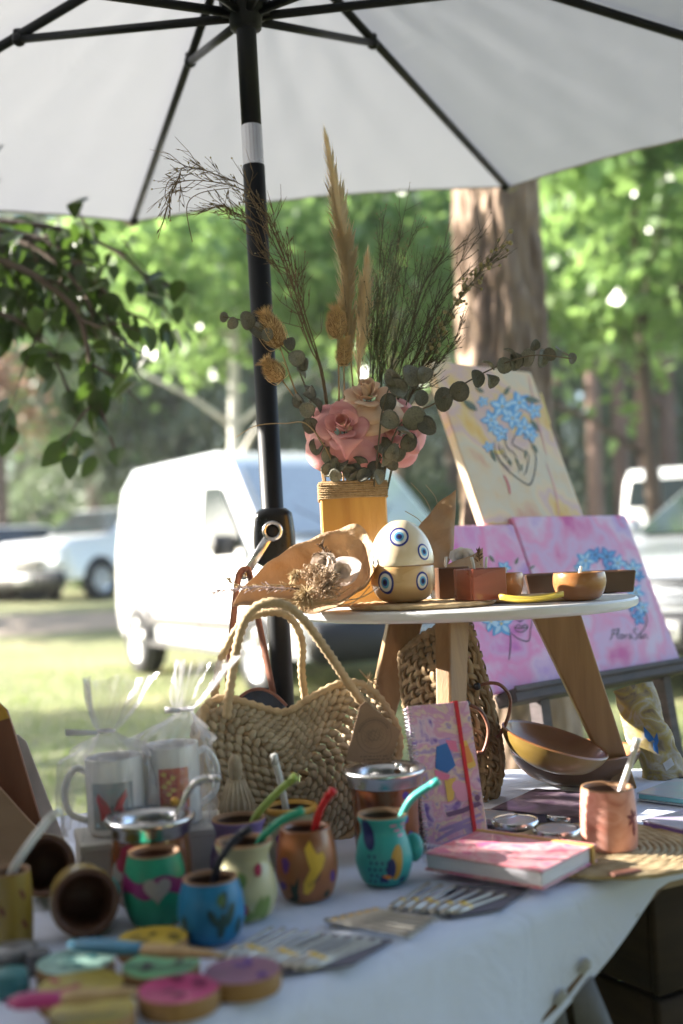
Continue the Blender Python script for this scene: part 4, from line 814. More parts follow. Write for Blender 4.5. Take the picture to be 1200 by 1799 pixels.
# pampas plumes
PLUME = mat('pampas', (.88, .72, .48), .9, (.95, .84, .64), scale=30, bump=0, transl=.5, trc=(.95, .82, .58))
def plume(label, pts, w_, n, seed, dx):
    t = thing('pampas_plume', label, 'dried grass', base(dx, .01)); P = crv([base(dx, .01)]+pts, 10); stem(t, [base(dx, .01)]+pts[:1]+pts[-1:], .0018, DRYS); rr = np.random.default_rng(seed); m_ = len(P); V = []
    i0 = int(m_*.28); A = np.array([tuple(p) for p in P])
    for k in range(n):
        f = rr.random()**.9; i = min(int(i0+(m_-1-i0)*f), m_-2); q = A[i]+(A[i+1]-A[i])*rr.random(); d = A[i+1]-A[i]; d /= np.linalg.norm(d)
        env = w_*(math.sin(math.pi*min(1, .12+.86*f))**.7)*(1 if f < .75 else .8); s_ = rr.normal(size=3); s_ -= d*s_.dot(d); s_ /= np.linalg.norm(s_); l = .026+.034*rr.random(); o = env*(.15+1.0*rr.random()**1.6); mid = q+d*l*.5+s_*o*.7; e = q+d*l+s_*o+np.array([0, 0, -.006]); b = np.cross(d, s_)*.00022
        V += [q-b, q+b, mid+b, e, mid-b]
    ob = bpy.data.objects.new('plume', fast_mesh('plume', np.array(V)-np.array(tuple(t.location)), 5, PLUME)); COL.objects.link(ob); ob.parent = t; tag(ob, None, kind='stuff')
plume('tall slender pampas plume reaching up to the canopy', [at(622, 700, 1.86), at(612, 560, 1.86), at(606, 460, 1.855), at(594, 370, 1.85), at(577, 268, 1.845)], .023, 3000, 1, .0)
plume('shorter pampas plume right beside the tall one', [at(630, 690, 1.87), at(636, 600, 1.87), at(641, 530, 1.87), at(644, 478, 1.87)], .018, 1700, 2, .008)
# teasel heads
TEAS = mat('teasel', (.55, .36, .16), .9, (.76, .56, .30), scale=80, bump=.3, bscale=300)
def teasel(label, c, d, l, w_, seed, mids, dx):
    t = thing('teasel_head', label, 'dried flower', base(dx, .0)); d = d.normalized(); rr = random.Random(seed); x = d.orthogonal().normalized(); y = d.cross(x)
    stem(t, [base(dx, 0)]+mids+[c], .0019, mat('teasel_stem', (.34, .20, .09), .8, (.42, .27, .13), scale=50))
    mb = MB(); Q = Matrix((x, y, d)).transposed().to_4x4(); pr = [(0, 0), (w_*.5, l*.03), (w_*.92, l*.2), (w_, l*.42), (w_*.8, l*.72), (w_*.35, l*.95), (0, l)]; mb.lathe(pr, 14, Matrix.Translation(c) @ Q); mk('seed_head', mb, mat('teasel_core', (.22, .125, .05), .9, (.32, .19, .08), scale=80), t, world=True)
    mb = MB()
    for k in range(1500):
        f = rr.random(); a = k*2.39996; r_ = rad(pr, f*l); nrm = x*math.cos(a)+y*math.sin(a); q = c+d*(f*l)+nrm*r_*.95; e = q+(nrm+d*.75).normalized()*(.0075+(.010 if f > .9 else 0)); s_ = d.cross(nrm)*.0005; mb.add([q-s_, q+s_, e], [(0, 1, 2)])
    tag(mk('spines', mb, TEAS, t, world=True, smooth=False), None, kind='stuff')
    for k in range(5):
        a = k*1.256+seed; nrm = x*math.cos(a)+y*math.sin(a); mb = MB(); mb.tube(crv([c, c+nrm*w_*.9+d*l*.02, c+nrm*w_*1.25+d*l*.3, c+nrm*w_*1.3+d*l*.55], 4), .0005, 4); mk('bract', mb, TEAS, t, world=True)
teasel('upper left teasel head leaning across the umbrella pole', at(492, 610, 1.83), Vector((-.42, 0, 1)), .062, .019, 1, [at(560, 800, 1.84), at(520, 690, 1.83)], -.030)
teasel('lower left teasel head beside the pole', at(496, 668, 1.82), Vector((-.62, -.1, .75)), .040, .0155, 2, [at(568, 830, 1.84), at(545, 745, 1.82)], -.035)
teasel('teasel head on a straight stem in front of the tall plume', at(593, 594, 1.845), Vector((-.03, 0, 1)), .050, .016, 3, [at(598, 760, 1.84), at(595, 650, 1.845)], -.008)
teasel('small teasel head low in front of the tall plume', at(604, 642, 1.84), Vector((.05, 0, 1)), .040, .012, 4, [at(606, 780, 1.84), at(605, 690, 1.84)], -.004)
# eucalyptus branches
EUC = mat('eucalyptus', (.135, .132, .098), .6, (.215, .205, .155), scale=12, bump=.2, bscale=80, rnd=.35, transl=.15); EUCS = mat('euc_stem', (.14, .11, .07), .8)
em = MB()
def efn(u, v):
    a = 2*math.pi*u; r_ = v*.5; return (r_*math.cos(a)*.95, .5+r_*math.sin(a)*1.0, .10*(r_*math.cos(a)*2)**2*.6+.05*math.sin(a*2+1)*v)
em.grid(lambda u, v: efn(u, max(.02, v)), 14, 5, cu=True); euc0 = mk('leaf', em, EUC, solid=.02)
def euc(label, pts, leaves, dx):
    global euc0
    t = thing('eucalyptus_branch', label, 'branch', base(dx, 0)); P = [base(dx, 0)]+pts; stem(t, P, .0016, EUCS)
    for (q, s, rx, ry, rz) in leaves:
        M = Matrix.Translation(q-t.location) @ Matrix.Rotation(rz, 4, 'Z') @ Matrix.Rotation(rx, 4, 'X') @ Matrix.Rotation(ry, 4, 'Y') @ Matrix.Diagonal((s, s, s, 1))
        o = euc0 if euc0.parent is None else euc0.copy()
        if o is not euc0: COL.objects.link(o)
        o.parent = t; o.matrix_basis = M
    return t
def lv(px, py, Y, spx, up=90, tw=0, yaw=0):                         # leaf whose middle shows at that place; up = pitch of its face, tw = turn in the picture plane
    s = spx*pxm(Y); c = at(px, py, Y); rx, ry, rz = R_(up), 0, R_(yaw); M = Matrix.Rotation(rz, 3, 'Z') @ Matrix.Rotation(rx, 3, 'X') @ Matrix.Rotation(R_(tw), 3, 'Z')
    e = M.to_euler(); q = c-M @ Vector((0, .5*s, 0)); return (q, s, M)
rr = random.Random(8)
def euc2(label, pts, L_, dx):
    t = euc(label, pts, [], dx)
    for (q, s, M) in L_:
        o = euc0 if euc0.parent is None else euc0.copy()
        if o is not euc0: COL.objects.link(o)
        o.parent = t; o.matrix_basis = Matrix.Translation(q-t.location) @ M.to_4x4() @ Matrix.Diagonal((s*rr.uniform(.82, 1.05), s*rr.uniform(.9, 1.1), s*rr.uniform(.5, 3.4), 1))
rr = random.Random(8); J = lambda a: rr.uniform(-a, a)
euc2('long eucalyptus branch sweeping up to the right before the yellow painting', [at(690, 770, 1.80), at(770, 705, 1.78), at(850, 655, 1.77), at(930, 625, 1.76), at(1005, 630, 1.76)],
     [lv(x, y, 1.775+J(.012), s, 90+J(25), J(40), J(35)) for x, y, s in ((727, 735, 46), (750, 748, 40), (779, 703, 42), (808, 687, 40), (838, 664, 36), (862, 668, 30), (886, 641, 32), (905, 636, 32), (928, 629, 34), (953, 630, 34), (966, 622, 26), (940, 606, 22), (1005, 629, 22))]+
     [lv(x, y, 1.77, s, 40, t_, 70) for x, y, s, t_ in ((858, 640, 30, 10), (898, 620, 28, 0), (988, 618, 30, 60), (712, 760, 40, 30))], .025)
euc2('eucalyptus twig crossing the umbrella pole at the left', [at(560, 770, 1.83), at(520, 640, 1.83), at(470, 590, 1.82), at(430, 565, 1.82), at(392, 556, 1.82)],
     [lv(x, y, 1.82+J(.01), s, 90+J(20), J(40), J(25)) for x, y, s in ((393, 557, 20), (408, 568, 22), (434, 563, 36), (453, 582, 32), (470, 588, 24), (509, 604, 26), (520, 628, 34), (533, 640, 24))]+[lv(x, y, 1.82, s, 60, t_, 60) for x, y, s, t_ in ((530, 655, 24, 30), (545, 690, 30, 0), (556, 712, 30, 20))], -.028)
euc2('dense eucalyptus sprig tucked between the roses', [at(665, 780, 1.79), at(672, 720, 1.79), at(690, 670, 1.80), at(722, 655, 1.80)],
     [lv(x, y, 1.785+J(.015), s, 90+J(30), J(60), J(30)) for x, y, s in ((690, 662, 34), (722, 660, 42), (745, 658, 32), (700, 682, 38), (682, 708, 34), (686, 738, 34), (718, 778, 36), (690, 795, 34), (740, 700, 28))], .012)
euc2('eucalyptus leaves crowding the vase mouth on the left', [at(590, 830, 1.80), at(560, 770, 1.79), at(535, 720, 1.80), at(522, 690, 1.80)],
     [lv(x, y, 1.80+J(.015), s, 85+J(30), J(70), J(40)) for x, y, s in ((525, 705, 28), (540, 720, 30), (545, 748, 30), (558, 785, 30), (580, 800, 34), (598, 815, 36), (578, 825, 32), (545, 690, 26))], -.02)
euc2('eucalyptus leaves crowding the vase mouth on the right', [at(660, 830, 1.79), at(680, 800, 1.79), at(700, 780, 1.80)],
     [lv(x, y, 1.795+J(.02), s, 85+J(35), J(70), J(40)) for x, y, s in ((630, 815, 38), (650, 805, 38), (660, 825, 34), (676, 805, 34), (690, 815, 28), (615, 830, 32), (640, 835, 30), (672, 785, 34), (700, 800, 28), (608, 812, 30), (625, 835, 30), (665, 838, 28), (590, 835, 26))], .02)
# fine dried sprays
SPR = mat('dry_spray', (.060, .048, .028), .85, (.115, .092, .050), scale=60, bump=.2); SPRG = mat('dry_spray_green', (.085, .082, .042), .85, (.15, .14, .075), scale=60, bump=.2); BUD = mat('buds', (.24, .20, .09), .8, (.36, .30, .15), scale=60)
def spray(label, pts, m, n, seed, dx, lmin, lmax, spreadv, buds=0, budr=.0016, up=1.0, start=.3, leaves=0, rt=.00055, fan=(0,)):
    t = thing('dried_spray', label, 'dried flower', base(dx, .005)); rr = random.Random(seed); mb = MB(); bm_ = MB(); lm_ = MB()
    for fo in fan:
        Q = [q+Vector((fo*pxm(1.88)*((i+1)/len(pts))**1.5, rr.uniform(-.03, .03)*(i+1)/len(pts), rr.uniform(-.03, .02)*(i+1)/len(pts))) for i, q in enumerate(pts)]
        P = crv([base(dx, .005)]+Q, 10); sb_ = MB(); sb_.tube(P, [.0013*(1-.6*i/len(P)) for i in range(len(P))], 5); mk('stem', sb_, m, t, world=True)
        for k in range(n//len(fan)):
            f = start+(1-start)*(k+rr.random())/(n//len(fan)); i = min(int(f*(len(P)-1)), len(P)-2); q = P[i]; d = (P[i+1]-P[i]).normalized(); s_ = Vector((rr.gauss(0, 1)*spreadv[0], rr.gauss(0, 1)*spreadv[1], rr.gauss(0, 1)*spreadv[2])); l = rr.uniform(lmin, lmax)*(1-.45*f); e1 = q+(d*up+s_).normalized()*l*.5; d2 = (d*up+s_*.5+Vector((0, 0, .25))).normalized(); e = e1+d2*l*.5
            mb.tube([q, e1, e], [rt*1.4, rt, rt*.6], 3, cap=False)
            for j in range(2):
                b = q.lerp(e1, .6+.4*j) if j == 0 else e1; ee = b+(d2+Vector((rr.gauss(0, .5), rr.gauss(0, .35), rr.gauss(0, .4)))).normalized()*l*rr.uniform(.2, .45); mb.tube([b, ee], [rt, rt*.6], 3, cap=False)
                if rr.random() < buds: bm_.ball(ee, budr*rr.uniform(.6, 1.3), 6, 4)
                if rr.random() < leaves:
                    dd = (ee-b).normalized(); sd2 = dd.orthogonal().normalized(); L2 = rr.uniform(.008, .016); bb = b.lerp(ee, .5); lm_.add([bb, bb+dd*L2*.5+sd2*.0017, bb+dd*L2, bb+dd*L2*.5-sd2*.0017], [(0, 1, 2, 3)])
            if rr.random() < buds: bm_.ball(e, budr*rr.uniform(.6, 1.3), 6, 4)
    tag(mk('twigs', mb, m, t, world=True), None, kind='stuff')
    if bm_.v: tag(mk('buds', bm_, BUD if m is not SPR else m, t, world=True), None, kind='stuff')
    if lm_.v: tag(mk('leaflets', lm_, m, t, world=True), None, kind='stuff')
BR = mat('dry_spray_brown', (.105, .068, .034), .85, (.19, .13, .07), scale=60, bump=.2)
spray('arching brown dried spray drooping left in front of the canopy', [at(570, 690, 1.85), at(535, 560, 1.84), at(495, 430, 1.83), at(440, 345, 1.82), at(370, 302, 1.81), at(312, 310, 1.80), at(300, 330, 1.80)], BR, 84, 1, -.02, .04, .11, (.5, .5, .5), .3, .0013, 1.1, .30, .5, fan=(-10, 14))
spray('second arching brown spray just below the first', [at(572, 690, 1.86), at(545, 600, 1.86), at(505, 500, 1.85), at(460, 410, 1.84), at(405, 362, 1.83), at(370, 345, 1.83)], BR, 66, 2, -.015, .04, .10, (.5, .5, .5), .2, .0012, 1.1, .34, .5, fan=(-8, 16))
mb = MB(); t = bpy.data.objects['dried_spray']; mb.tube(crv([at(405, 330, 1.82), at(350, 340, 1.81), at(328, 365, 1.81), at(338, 425, 1.81)], 6), .0007, 4); mb.tube(crv([at(340, 305, 1.81), at(300, 315, 1.80), at(290, 340, 1.80), at(295, 356, 1.80)], 6), .0006, 4); mk('drooping_tendril', mb, BR, t, world=True)
spray('upright olive green dried broom spray behind the peach rose', [at(665, 690, 1.88), at(672, 600, 1.89), at(682, 500, 1.90), at(702, 400, 1.90)], SPRG, 110, 3, .012, .05, .13, (.45, .45, .1), .6, .0013, 1.5, .22, rt=.00045, fan=(-30, -12, 6, 22))
spray('second olive broom spray filling the middle right', [at(680, 690, 1.89), at(700, 610, 1.90), at(722, 520, 1.91), at(742, 450, 1.91)], SPRG, 84, 4, .018, .05, .13, (.45, .4, .1), .3, .0012, 1.5, .22, rt=.00045, fan=(-24, -4, 18, 36))
spray('dark dried broom spray fanning right past the big trunk', [at(700, 700, 1.87), at(735, 610, 1.87), at(775, 510, 1.87), at(850, 430, 1.86)], SPR, 76, 5, .02, .05, .13, (.45, .4, .2), .15, .0012, 1.6, .24, rt=.0005, fan=(-46, -14, 10))
spray('thin dark spray with cream buds before the big trunk', [at(715, 710, 1.86), at(750, 620, 1.86), at(800, 540, 1.86), at(870, 455, 1.85)], SPRG, 44, 6, .02, .05, .11, (.35, .3, .2), .55, .0034, 1.6, .42)
spray('low dark heather spray behind the right hand rose', [at(710, 730, 1.88), at(735, 670, 1.88), at(765, 620, 1.88), at(790, 570, 1.88)], SPR, 80, 7, .02, .04, .11, (.5, .4, .2), .1, .0012, 1.5, .25, .5, rt=.0005, fan=(-30, -8, 14))
spray('fine dark grassy spray between plume and broom', [at(650, 690, 1.88), at(655, 600, 1.88), at(662, 520, 1.885), at(670, 450, 1.89)], SPRG, 60, 8, .005, .05, .12, (.4, .4, .1), .3, .0012, 1.6, .24, rt=.00045, fan=(-8, 10, 26))
t = thing('dry_grass_blade', 'single straw coloured grass blade reaching left across the pole', 'dried grass', base(-.03, -.01)); stem(t, [base(-.03, -.01), at(590, 840, 1.80), at(545, 750, 1.78), at(500, 744, 1.77), at(450, 748, 1.77), at(415, 768, 1.77)], .0012, DRYS)
# ================================================================== EASEL AND PAINTED CANVASES
YAW, LEAN = R_(42), R_(20.5)
ce = Vector((math.cos(YAW), math.sin(YAW), 0)); cu_ = Vector((-math.sin(YAW)*math.sin(LEAN), math.cos(YAW)*math.sin(LEAN), math.cos(LEAN))); cn = ce.cross(cu_)
class Plane:
    def __init__(s, O, e, u): s.O, s.e, s.u, s.n = O, e.normalized(), u.normalized(), e.cross(u).normalized()
    def loc(s, px, py):
        d = ray(px, py); C = Vector((0, 0, EYE)); t = (s.O-C).dot(s.n)/d.dot(s.n); q = C+d*t-s.O; return (q.dot(s.e), q.dot(s.u))
    def mp(s, th=0): return lambda x, y, off: s.O+s.e*x+s.u*y+s.n*(th+off)
def canvas(label, pl, x0, x1, y1, m, th=.020, y0=0):
    t = thing('painted_canvas', label, 'painting', pl.O+pl.e*x0); M = Matrix.Identity(3); M.col[0], M.col[1], M.col[2] = pl.e, pl.u, pl.n
    mb = MB(); mb.box(((x1-x0)/2, (y0+y1)/2, -th/2), (x1-x0, y1-y0, th), .0025); o = mk('stretched_canvas', mb, m, t, smooth=False); o.matrix_basis = M.to_4x4(); return t
BLU1, BLU2, BLU3 = flat('art_blue', (.10, .34, .66)), flat('art_deepblue', (.03, .15, .45)), flat('art_paleblue', (.42, .62, .78)); OLV = flat('art_olive', (.10, .12, .04)); INK = flat('art_ink', (.035, .025, .025)); REDS = flat('art_red', (.62, .07, .07)); ROSES = flat('art_rose', (.70, .20, .36)); YELS = flat('art_yellow', (.72, .52, .12)); WHT = flat('art_white', (.78, .74, .77)); LIP = flat('art_lip', (.55, .36, .46))
def art(t, pl, name, m, shapes, off=.0006, wpx=None):               # shapes: outlines (or lines when wpx is given) in photograph pixels
    mb = MB()
    for i, s_ in enumerate(shapes):
        P = [pl.loc(*q) for q in s_]
        if wpx: mb.stroke([(v.x, v.y) for v in crv([(a, b, 0) for a, b in P], 5)], wpx*pxm(2.25), pl.mp(), off+.00002*i)
        else: mb.fill(P, pl.mp(), off+.00002*i, 1)
    return mk(name, mb, m, t, world=True, smooth=False)
def blossom(t, pl, cx, cy, s, seed, m1, m2, n=5):
    rr = random.Random(seed); a0 = rr.random()*6
    art(t, pl, 'painted_petals', m1, [leaf2(s, s*.62, cx, cy, a0+k*6.2832/n+rr.uniform(-.2, .2)) for k in range(n)], .0007)
    art(t, pl, 'petal_lights', m2, [leaf2(s*.72, s*.30, cx+math.cos(a0+k*6.2832/n)*s*.12, cy+math.sin(a0+k*6.2832/n)*s*.12, a0+k*6.2832/n+rr.uniform(-.1, .1)) for k in range(n)], .0010)
    art(t, pl, 'petal_heart', INK if m2 is BLU1 else YELS, [ell(s*.10, s*.10, cx, cy, 0, 8)], .0013)
p1_ = Plane(at(850, 1222, 2.10), ce, cu_)
x_div = p1_.loc(1000, 1200)[0]; y_top = p1_.loc(797, 923)[1]; x_end = p1_.loc(1198, 1165)[0]; y_top2 = p1_.loc(1133, 904)[1]
PINKW = wash('pink_wash', [(.40, .05, .42), (.66, .16, .46), (.66, .34, .58), (.76, .22, .46), (.70, .44, .62), (.48, .24, .58), (.72, .05, .26)], 6.5, .5, 6, .25, 1)
PINKW2 = wash('pink_wash_b', [(.60, .06, .28), (.72, .26, .46), (.64, .40, .62), (.76, .28, .48), (.70, .50, .66), (.54, .34, .62), (.74, .08, .26)], 6, .5, 6, .25, 4)
c1 = canvas('pink violet canvas with a line drawn face behind the round table leg', p1_, 0, x_div-.002, y_top, PINKW)
c2 = canvas('pink canvas with blue blossoms and signature at the right on the easel', p1_, x_div+.003, x_end, y_top2, PINKW2)
rr = random.Random(6)
for cx, cy, s, sd_ in ((880, 1096, 26, 1), (862, 1092, 20, 2), (885, 998, 14, 3)): blossom(c1, p1_, cx, cy, s, sd_, BLU1, BLU3)
art(c1, p1_, 'face_lines', INK, [[(895, 1105), (897, 1130), (894, 1160)], [(897, 1112), (910, 1122), (928, 1126), (932, 1105), (935, 1085)], [(903, 1103), (910, 1098), (916, 1101), (922, 1098), (927, 1102), (918, 1110), (908, 1109), (903, 1103)], [(904, 1103), (915, 1104), (926, 1102)], [(906, 1088), (912, 1092), (919, 1089)]], .0010, 2.2)
art(c1, p1_, 'painted_leaves', OLV, [leaf2(16, 5, 868, 988, -2.2), leaf2(14, 5, 905, 992, -1.2), leaf2(12, 4, 930, 1000, -.6)], .0009)
for cx, cy, s, sd_ in ((1028, 985, 22, 4), (1045, 975, 18, 5), (1020, 1000, 16, 6), (1066, 978, 22, 7), (1085, 990, 20, 8), (1072, 1000, 17, 9), (1112, 1000, 21, 10), (1122, 1012, 14, 11), (1116, 1042, 20, 12), (1110, 1062, 18, 13), (1128, 1068, 16, 14), (1122, 1085, 18, 15)): blossom(c2, p1_, cx, cy, s*.88, sd_, BLU2 if sd_ % 2 else BLU1, BLU1 if sd_ % 2 else BLU3)
art(c2, p1_, 'painted_stem', INK, [[(1050, 985), (1060, 975), (1066, 985)], [(1098, 985), (1106, 995), (1112, 1010), (1112, 1030), (1124, 1055), (1134, 1080), (1136, 1092), (1131, 1105), (1122, 1115)]], .0009, 3.2)
# signature
def letters(x, y, s, word):
    G = {'F': [[(.7, 0), (.1, .05)], [(.35, .0), (.25, .5), (.0, 1.15)], [(.15, .5), (.55, .45)]], 'l': [[(.1, .75), (.3, .1), (.2, -.1), (.08, .4), (.15, .95), (.3, .9)]], 'o': [[(.3, .5), (.1, .6), (.12, .95), (.35, .9), (.35, .6), (.25, .5), (.5, .6)]], 'r': [[(.0, .55), (.12, .95), (.16, .6), (.35, .52)]], 'a': [[(.35, .55), (.12, .55), (.08, .9), (.25, .95), (.36, .6), (.36, .95), (.48, .9)]], 'S': [[(.55, .05), (.3, -.1), (.12, .15), (.35, .45), (.5, .75), (.28, 1.05), (.02, .9)]], 'n': [[(.02, .55), (.06, .95), (.1, .65), (.25, .52), (.34, .7), (.36, .95), (.5, .9)]], 'N': [[(.0, 1.0), (.1, .0), (.4, 1.0), (.5, .0)]], 'y': [[(.05, .5), (.15, .85), (.3, .8)], [(.38, .5), (.3, .9), (.12, 1.35)]], 'u': [[(.05, .5), (.08, .9), (.25, .9), (.34, .5), (.36, .95)]], 'i': [[(.1, .5), (.12, .95)], [(.12, .25), (.13, .3)]]}
    W_ = {'F': .62, 'l': .34, 'o': .5, 'r': .42, 'a': .5, 'S': .62, 'n': .52, 'N': .6, 'y': .46, 'u': .46, 'i': .26, ' ': .25, '.': .25}; out = []
    for ch in word:
        for st_ in G.get(ch, []): out.append([(x+a*s, y+b*s) for a, b in st_])
        x += W_.get(ch, .4)*s
    return out
art(c2, p1_, 'signature', INK, letters(1072, 1106, 16.5, 'FloraSan'), .0011, 1.9)
# yellow canvas on top
ob = p1_.O+p1_.e*p1_.loc(850, 918)[0]+p1_.u*(y_top+.004)-p1_.n*.012
p2_ = Plane(ob, ce, cu_); O2 = p2_.loc(850, 915); p2_.O = p2_.O+p2_.e*O2[0]; xe = p2_.loc(1028, 911)[0]; yt = p2_.loc(945, 655)[1]
c3 = canvas('cream yellow canvas with blue flowers growing from a line drawn heart', p2_, 0, xe, yt, wash('cream_wash', [(.66, .34, .20), (.70, .52, .30), (.66, .56, .40), (.76, .56, .32), (.66, .44, .40), (.76, .52, .18), (.76, .44, .06)], 6.5, .5, 6, .25, 7), .022)
art(c3, p2_, 'red_drips', REDS, [[(885, 835), (892, 850), (896, 868)]], .0008, 6); art(c3, p2_, 'pink_drips', mat('art_pinkdrip', (.66, .30, .27), .5), [[(960, 815), (975, 860), (982, 905)], [(928, 660), (945, 740), (960, 800)]], .0006, 4)
art(c3, p2_, 'yellow_patches', YELS, [[(950, 690), (958, 720), (966, 745)], [(862, 790), (875, 795), (885, 792)]], .0006, 9)
for cx, cy, s, sd_ in ((882, 715, 30, 21), (912, 708, 28, 22), (900, 735, 26, 23), (862, 738, 24, 24), (868, 752, 16, 31), (921, 752, 26, 25), (938, 722, 20, 26), (932, 765, 18, 27), (848, 706, 14, 28), (880, 762, 20, 29), (858, 785, 14, 30)): blossom(c3, p2_, cx, cy, s*.80, sd_, BLU1, BLU3)
art(c3, p2_, 'painted_leaves', OLV, [leaf2(34, 11, 838, 722, 3.8), leaf2(30, 11, 920, 700, .2), leaf2(26, 8, 932, 738, .95), leaf2(20, 7, 885, 695, -1.0), leaf2(24, 7, 862, 790, 1.2), leaf2(20, 6, 934, 780, 1.0), leaf2(18, 6, 850, 690, 3.7)], .0013)
art(c3, p2_, 'heart_lines', INK, [[(868, 775), (872, 800), (890, 825), (920, 848), (932, 850), (940, 825), (940, 795), (928, 770), (915, 760)], [(886, 760), (890, 785), (905, 800), (912, 830)], [(905, 765), (900, 780), (915, 790), (928, 800), (925, 825), (920, 835)], [(875, 780), (880, 795), (890, 808)], [(882, 785), (888, 800), (900, 815)], [(870, 795), (880, 812), (895, 826)]], .0012, 2.6)
mb_ = OLV; art(c3, p2_, 'leaf_marks', OLV, [leaf2(16, 4, 905, 805, 1.1), leaf2(14, 4, 915, 815, 1.5), leaf2(14, 4, 892, 808, 1.1), leaf2(18, 4, 924, 790, 1.7)], .0013)
# easel
EW_ = mat('easel_wood', (.045, .036, .040), .7, (.11, .085, .085), scale=8, stretch=(1, 1, 5), bump=.4, bscale=60); bc = p1_.O+p1_.e*.36
ez = thing('display_easel', 'dark painted wooden easel carrying the three canvases', 'easel', (bc.x, bc.y+.25, gz(bc.x, bc.y)))
lg = p1_.loc(892, 1232); M = Matrix.Identity(4)
for i, v in enumerate((p1_.e, p1_.u, p1_.n)):
    for j in range(3): M[j][i] = v[j]
def ebox(name, x, y, z, sx, sy, sz):
    mb = MB(); mb.box((x, y, z), (sx, sy, sz), .003, Matrix.Translation(p1_.O) @ M); mk(name, mb, EW_, ez, world=True, smooth=False)
ebox('ledge', (lg[0]+x_end)/2+.06, -.014, .004, x_end-lg[0]+.14, .026, .052); ebox('ledge_lip', (lg[0]+x_end)/2+.06, -.004, .033, x_end-lg[0]+.14, .012, .006)
ebox('mast', .36, .33, -.06, .035, .70, .025); ebox('crossbar', .36, y_top*.7, -.035, .40, .03, .02)
def eleg(a, b): mb = MB(); mb.add(leg(a, b, .028, .028, .028, .028, p1_.e).v, leg(a, b, .028, .028, .028, .028, p1_.e).f); mk('leg', mb, EW_, ez, world=True, smooth=False)
q = p1_.O+p1_.u*-.02; fx = p1_.loc(965, 1235)[0]
for s0, s1 in ((fx, fx+.02), (.60, .68)): eleg(q+p1_.e*s0-p1_.n*.02, Vector(((p1_.O+p1_.e*s1).x+.03, (p1_.O+p1_.e*s1).y-.05, gz(0, 2.4))))
eleg(p1_.O+p1_.e*.36+p1_.u*.62-p1_.n*.08, Vector((bc.x-.3, bc.y+.75, gz(0, 3))))

# ================================================================== BAGS
def bumpy(mb, P, r, step, k=.28, n=6, closed=False):                # rope or braid: swollen once per stitch
    L_ = [0]; P = [Vector(p) for p in P]
    for a, b in zip(P, P[1:]): L_.append(L_[-1]+(b-a).length)
    m = max(4, int(L_[-1]/step)*2); Q = []; j = 0
    for i in range(m if closed else m+1):
        s_ = L_[-1]*i/m
        while j < len(L_)-2 and L_[j+1] < s_: j += 1
        Q.append(P[j].lerp(P[j+1], (s_-L_[j])/max(1e-9, L_[j+1]-L_[j])))
    mb.tube(Q, [r*(1+k) if i % 2 else r*(1-k) for i in range(len(Q))], n, closed=closed); return mb
HUSK = mat('corn_husk', (.32, .25, .16), .85, (.50, .415, .29), scale=55, bump=.5, bscale=260, rnd=.10); HUSKD = mat('husk_rope', (.40, .275, .15), .85, (.56, .42, .255), scale=70, bump=.6, bscale=300)
th = R_(20); he = Vector((math.cos(th), math.sin(th), 0)); hu = Vector((-.10*math.sin(th), .10*math.cos(th), 1)).normalized(); hp = Plane(at(520, 1490, 1.545), he, hu)
OUT = [(362, 1240), (395, 1228), (440, 1240), (498, 1254), (545, 1228), (596, 1204), (640, 1208), (676, 1246), (698, 1296), (692, 1348), (668, 1402), (630, 1450), (585, 1482), (520, 1494), (452, 1482), (402, 1447), (374, 1392), (358, 1322), (356, 1272)]
HL = [Vector((*hp.loc(*q), 0)) for q in OUT]; HL = crv(HL+[HL[0]], 6)[:-1]; hc = Vector((*hp.loc(522, 1362), 0)); DEP = .062
bag = thing('heart_straw_bag', 'heart shaped bag woven of corn husk with two rope handles and tag', 'bag', (hp.O.x, hp.O.y, ZT))
def hrow(f, off, bulge=0): return [hp.O+hp.e*q.x+hp.u*(q.y+off*.28)+hp.n*(off+bulge*(1-f*f)) for q in (hc+(p-hc)*f for p in HL)]
for side_, off in ((0, .0), (1, -DEP)):
    nr = 11
    for k in range(nr):
        f = 1-.086*k-.01; P = hrow(f, off, .014 if side_ == 0 else -.01); mb = MB(); rr = random.Random(k+side_*50); L_ = sum((a-b).length for a, b in zip(P, P[1:]+P[:1])); ns = max(8, int(L_/.0115)); P2 = P+[P[0]]; cum = [0]
        for a, b in zip(P2, P2[1:]): cum.append(cum[-1]+(b-a).length)
        j = 0
        for i in range(ns):
            s_ = cum[-1]*(i+.5*(k % 2))/ns % cum[-1]; j = 0
            while cum[j+1] < s_: j += 1
            q = P2[j].lerp(P2[j+1], (s_-cum[j])/max(1e-9, cum[j+1]-cum[j])); tg = (P2[j+1]-P2[j]).normalized(); nm = hp.n; bi = nm.cross(tg); a = .62+rr.uniform(-.2, .2); ax = tg*math.cos(a)+bi*math.sin(a); ay = nm.cross(ax)
            Mx = Matrix((ax*.0094*rr.uniform(.85, 1.1), ay*.0052, nm*.0066)).transposed().to_4x4(); mb.ball((0, 0, 0), 1, 7, 5, Matrix.Translation(q+nm*rr.uniform(-.0012, .0015)) @ Mx)
        mk('braid_row', mb, HUSK, bag, world=True)
        bk = MB(); bumpy(bk, P2, .0036, .012, .15, 6); mk('core_cord', bk, HUSKD, bag, world=True)
for k in range(8):
    off = -DEP*(k+.5)/8; P = hrow(1.0, off); nO = len(P); P = P[int(nO*9/19*1.02):]+P[:1] if False else P[int(nO*7/19):]+P[:2]
    mb = MB(); bumpy(mb, P, .0052, .011, .30, 6); mk('gusset_row', mb, HUSK, bag, world=True)
mb = MB(); P = hrow(1.01, .004); bumpy(mb, P+[P[0]], .0055, .012, .2, 7); mk('edge_braid', mb, HUSKD, bag, world=True)
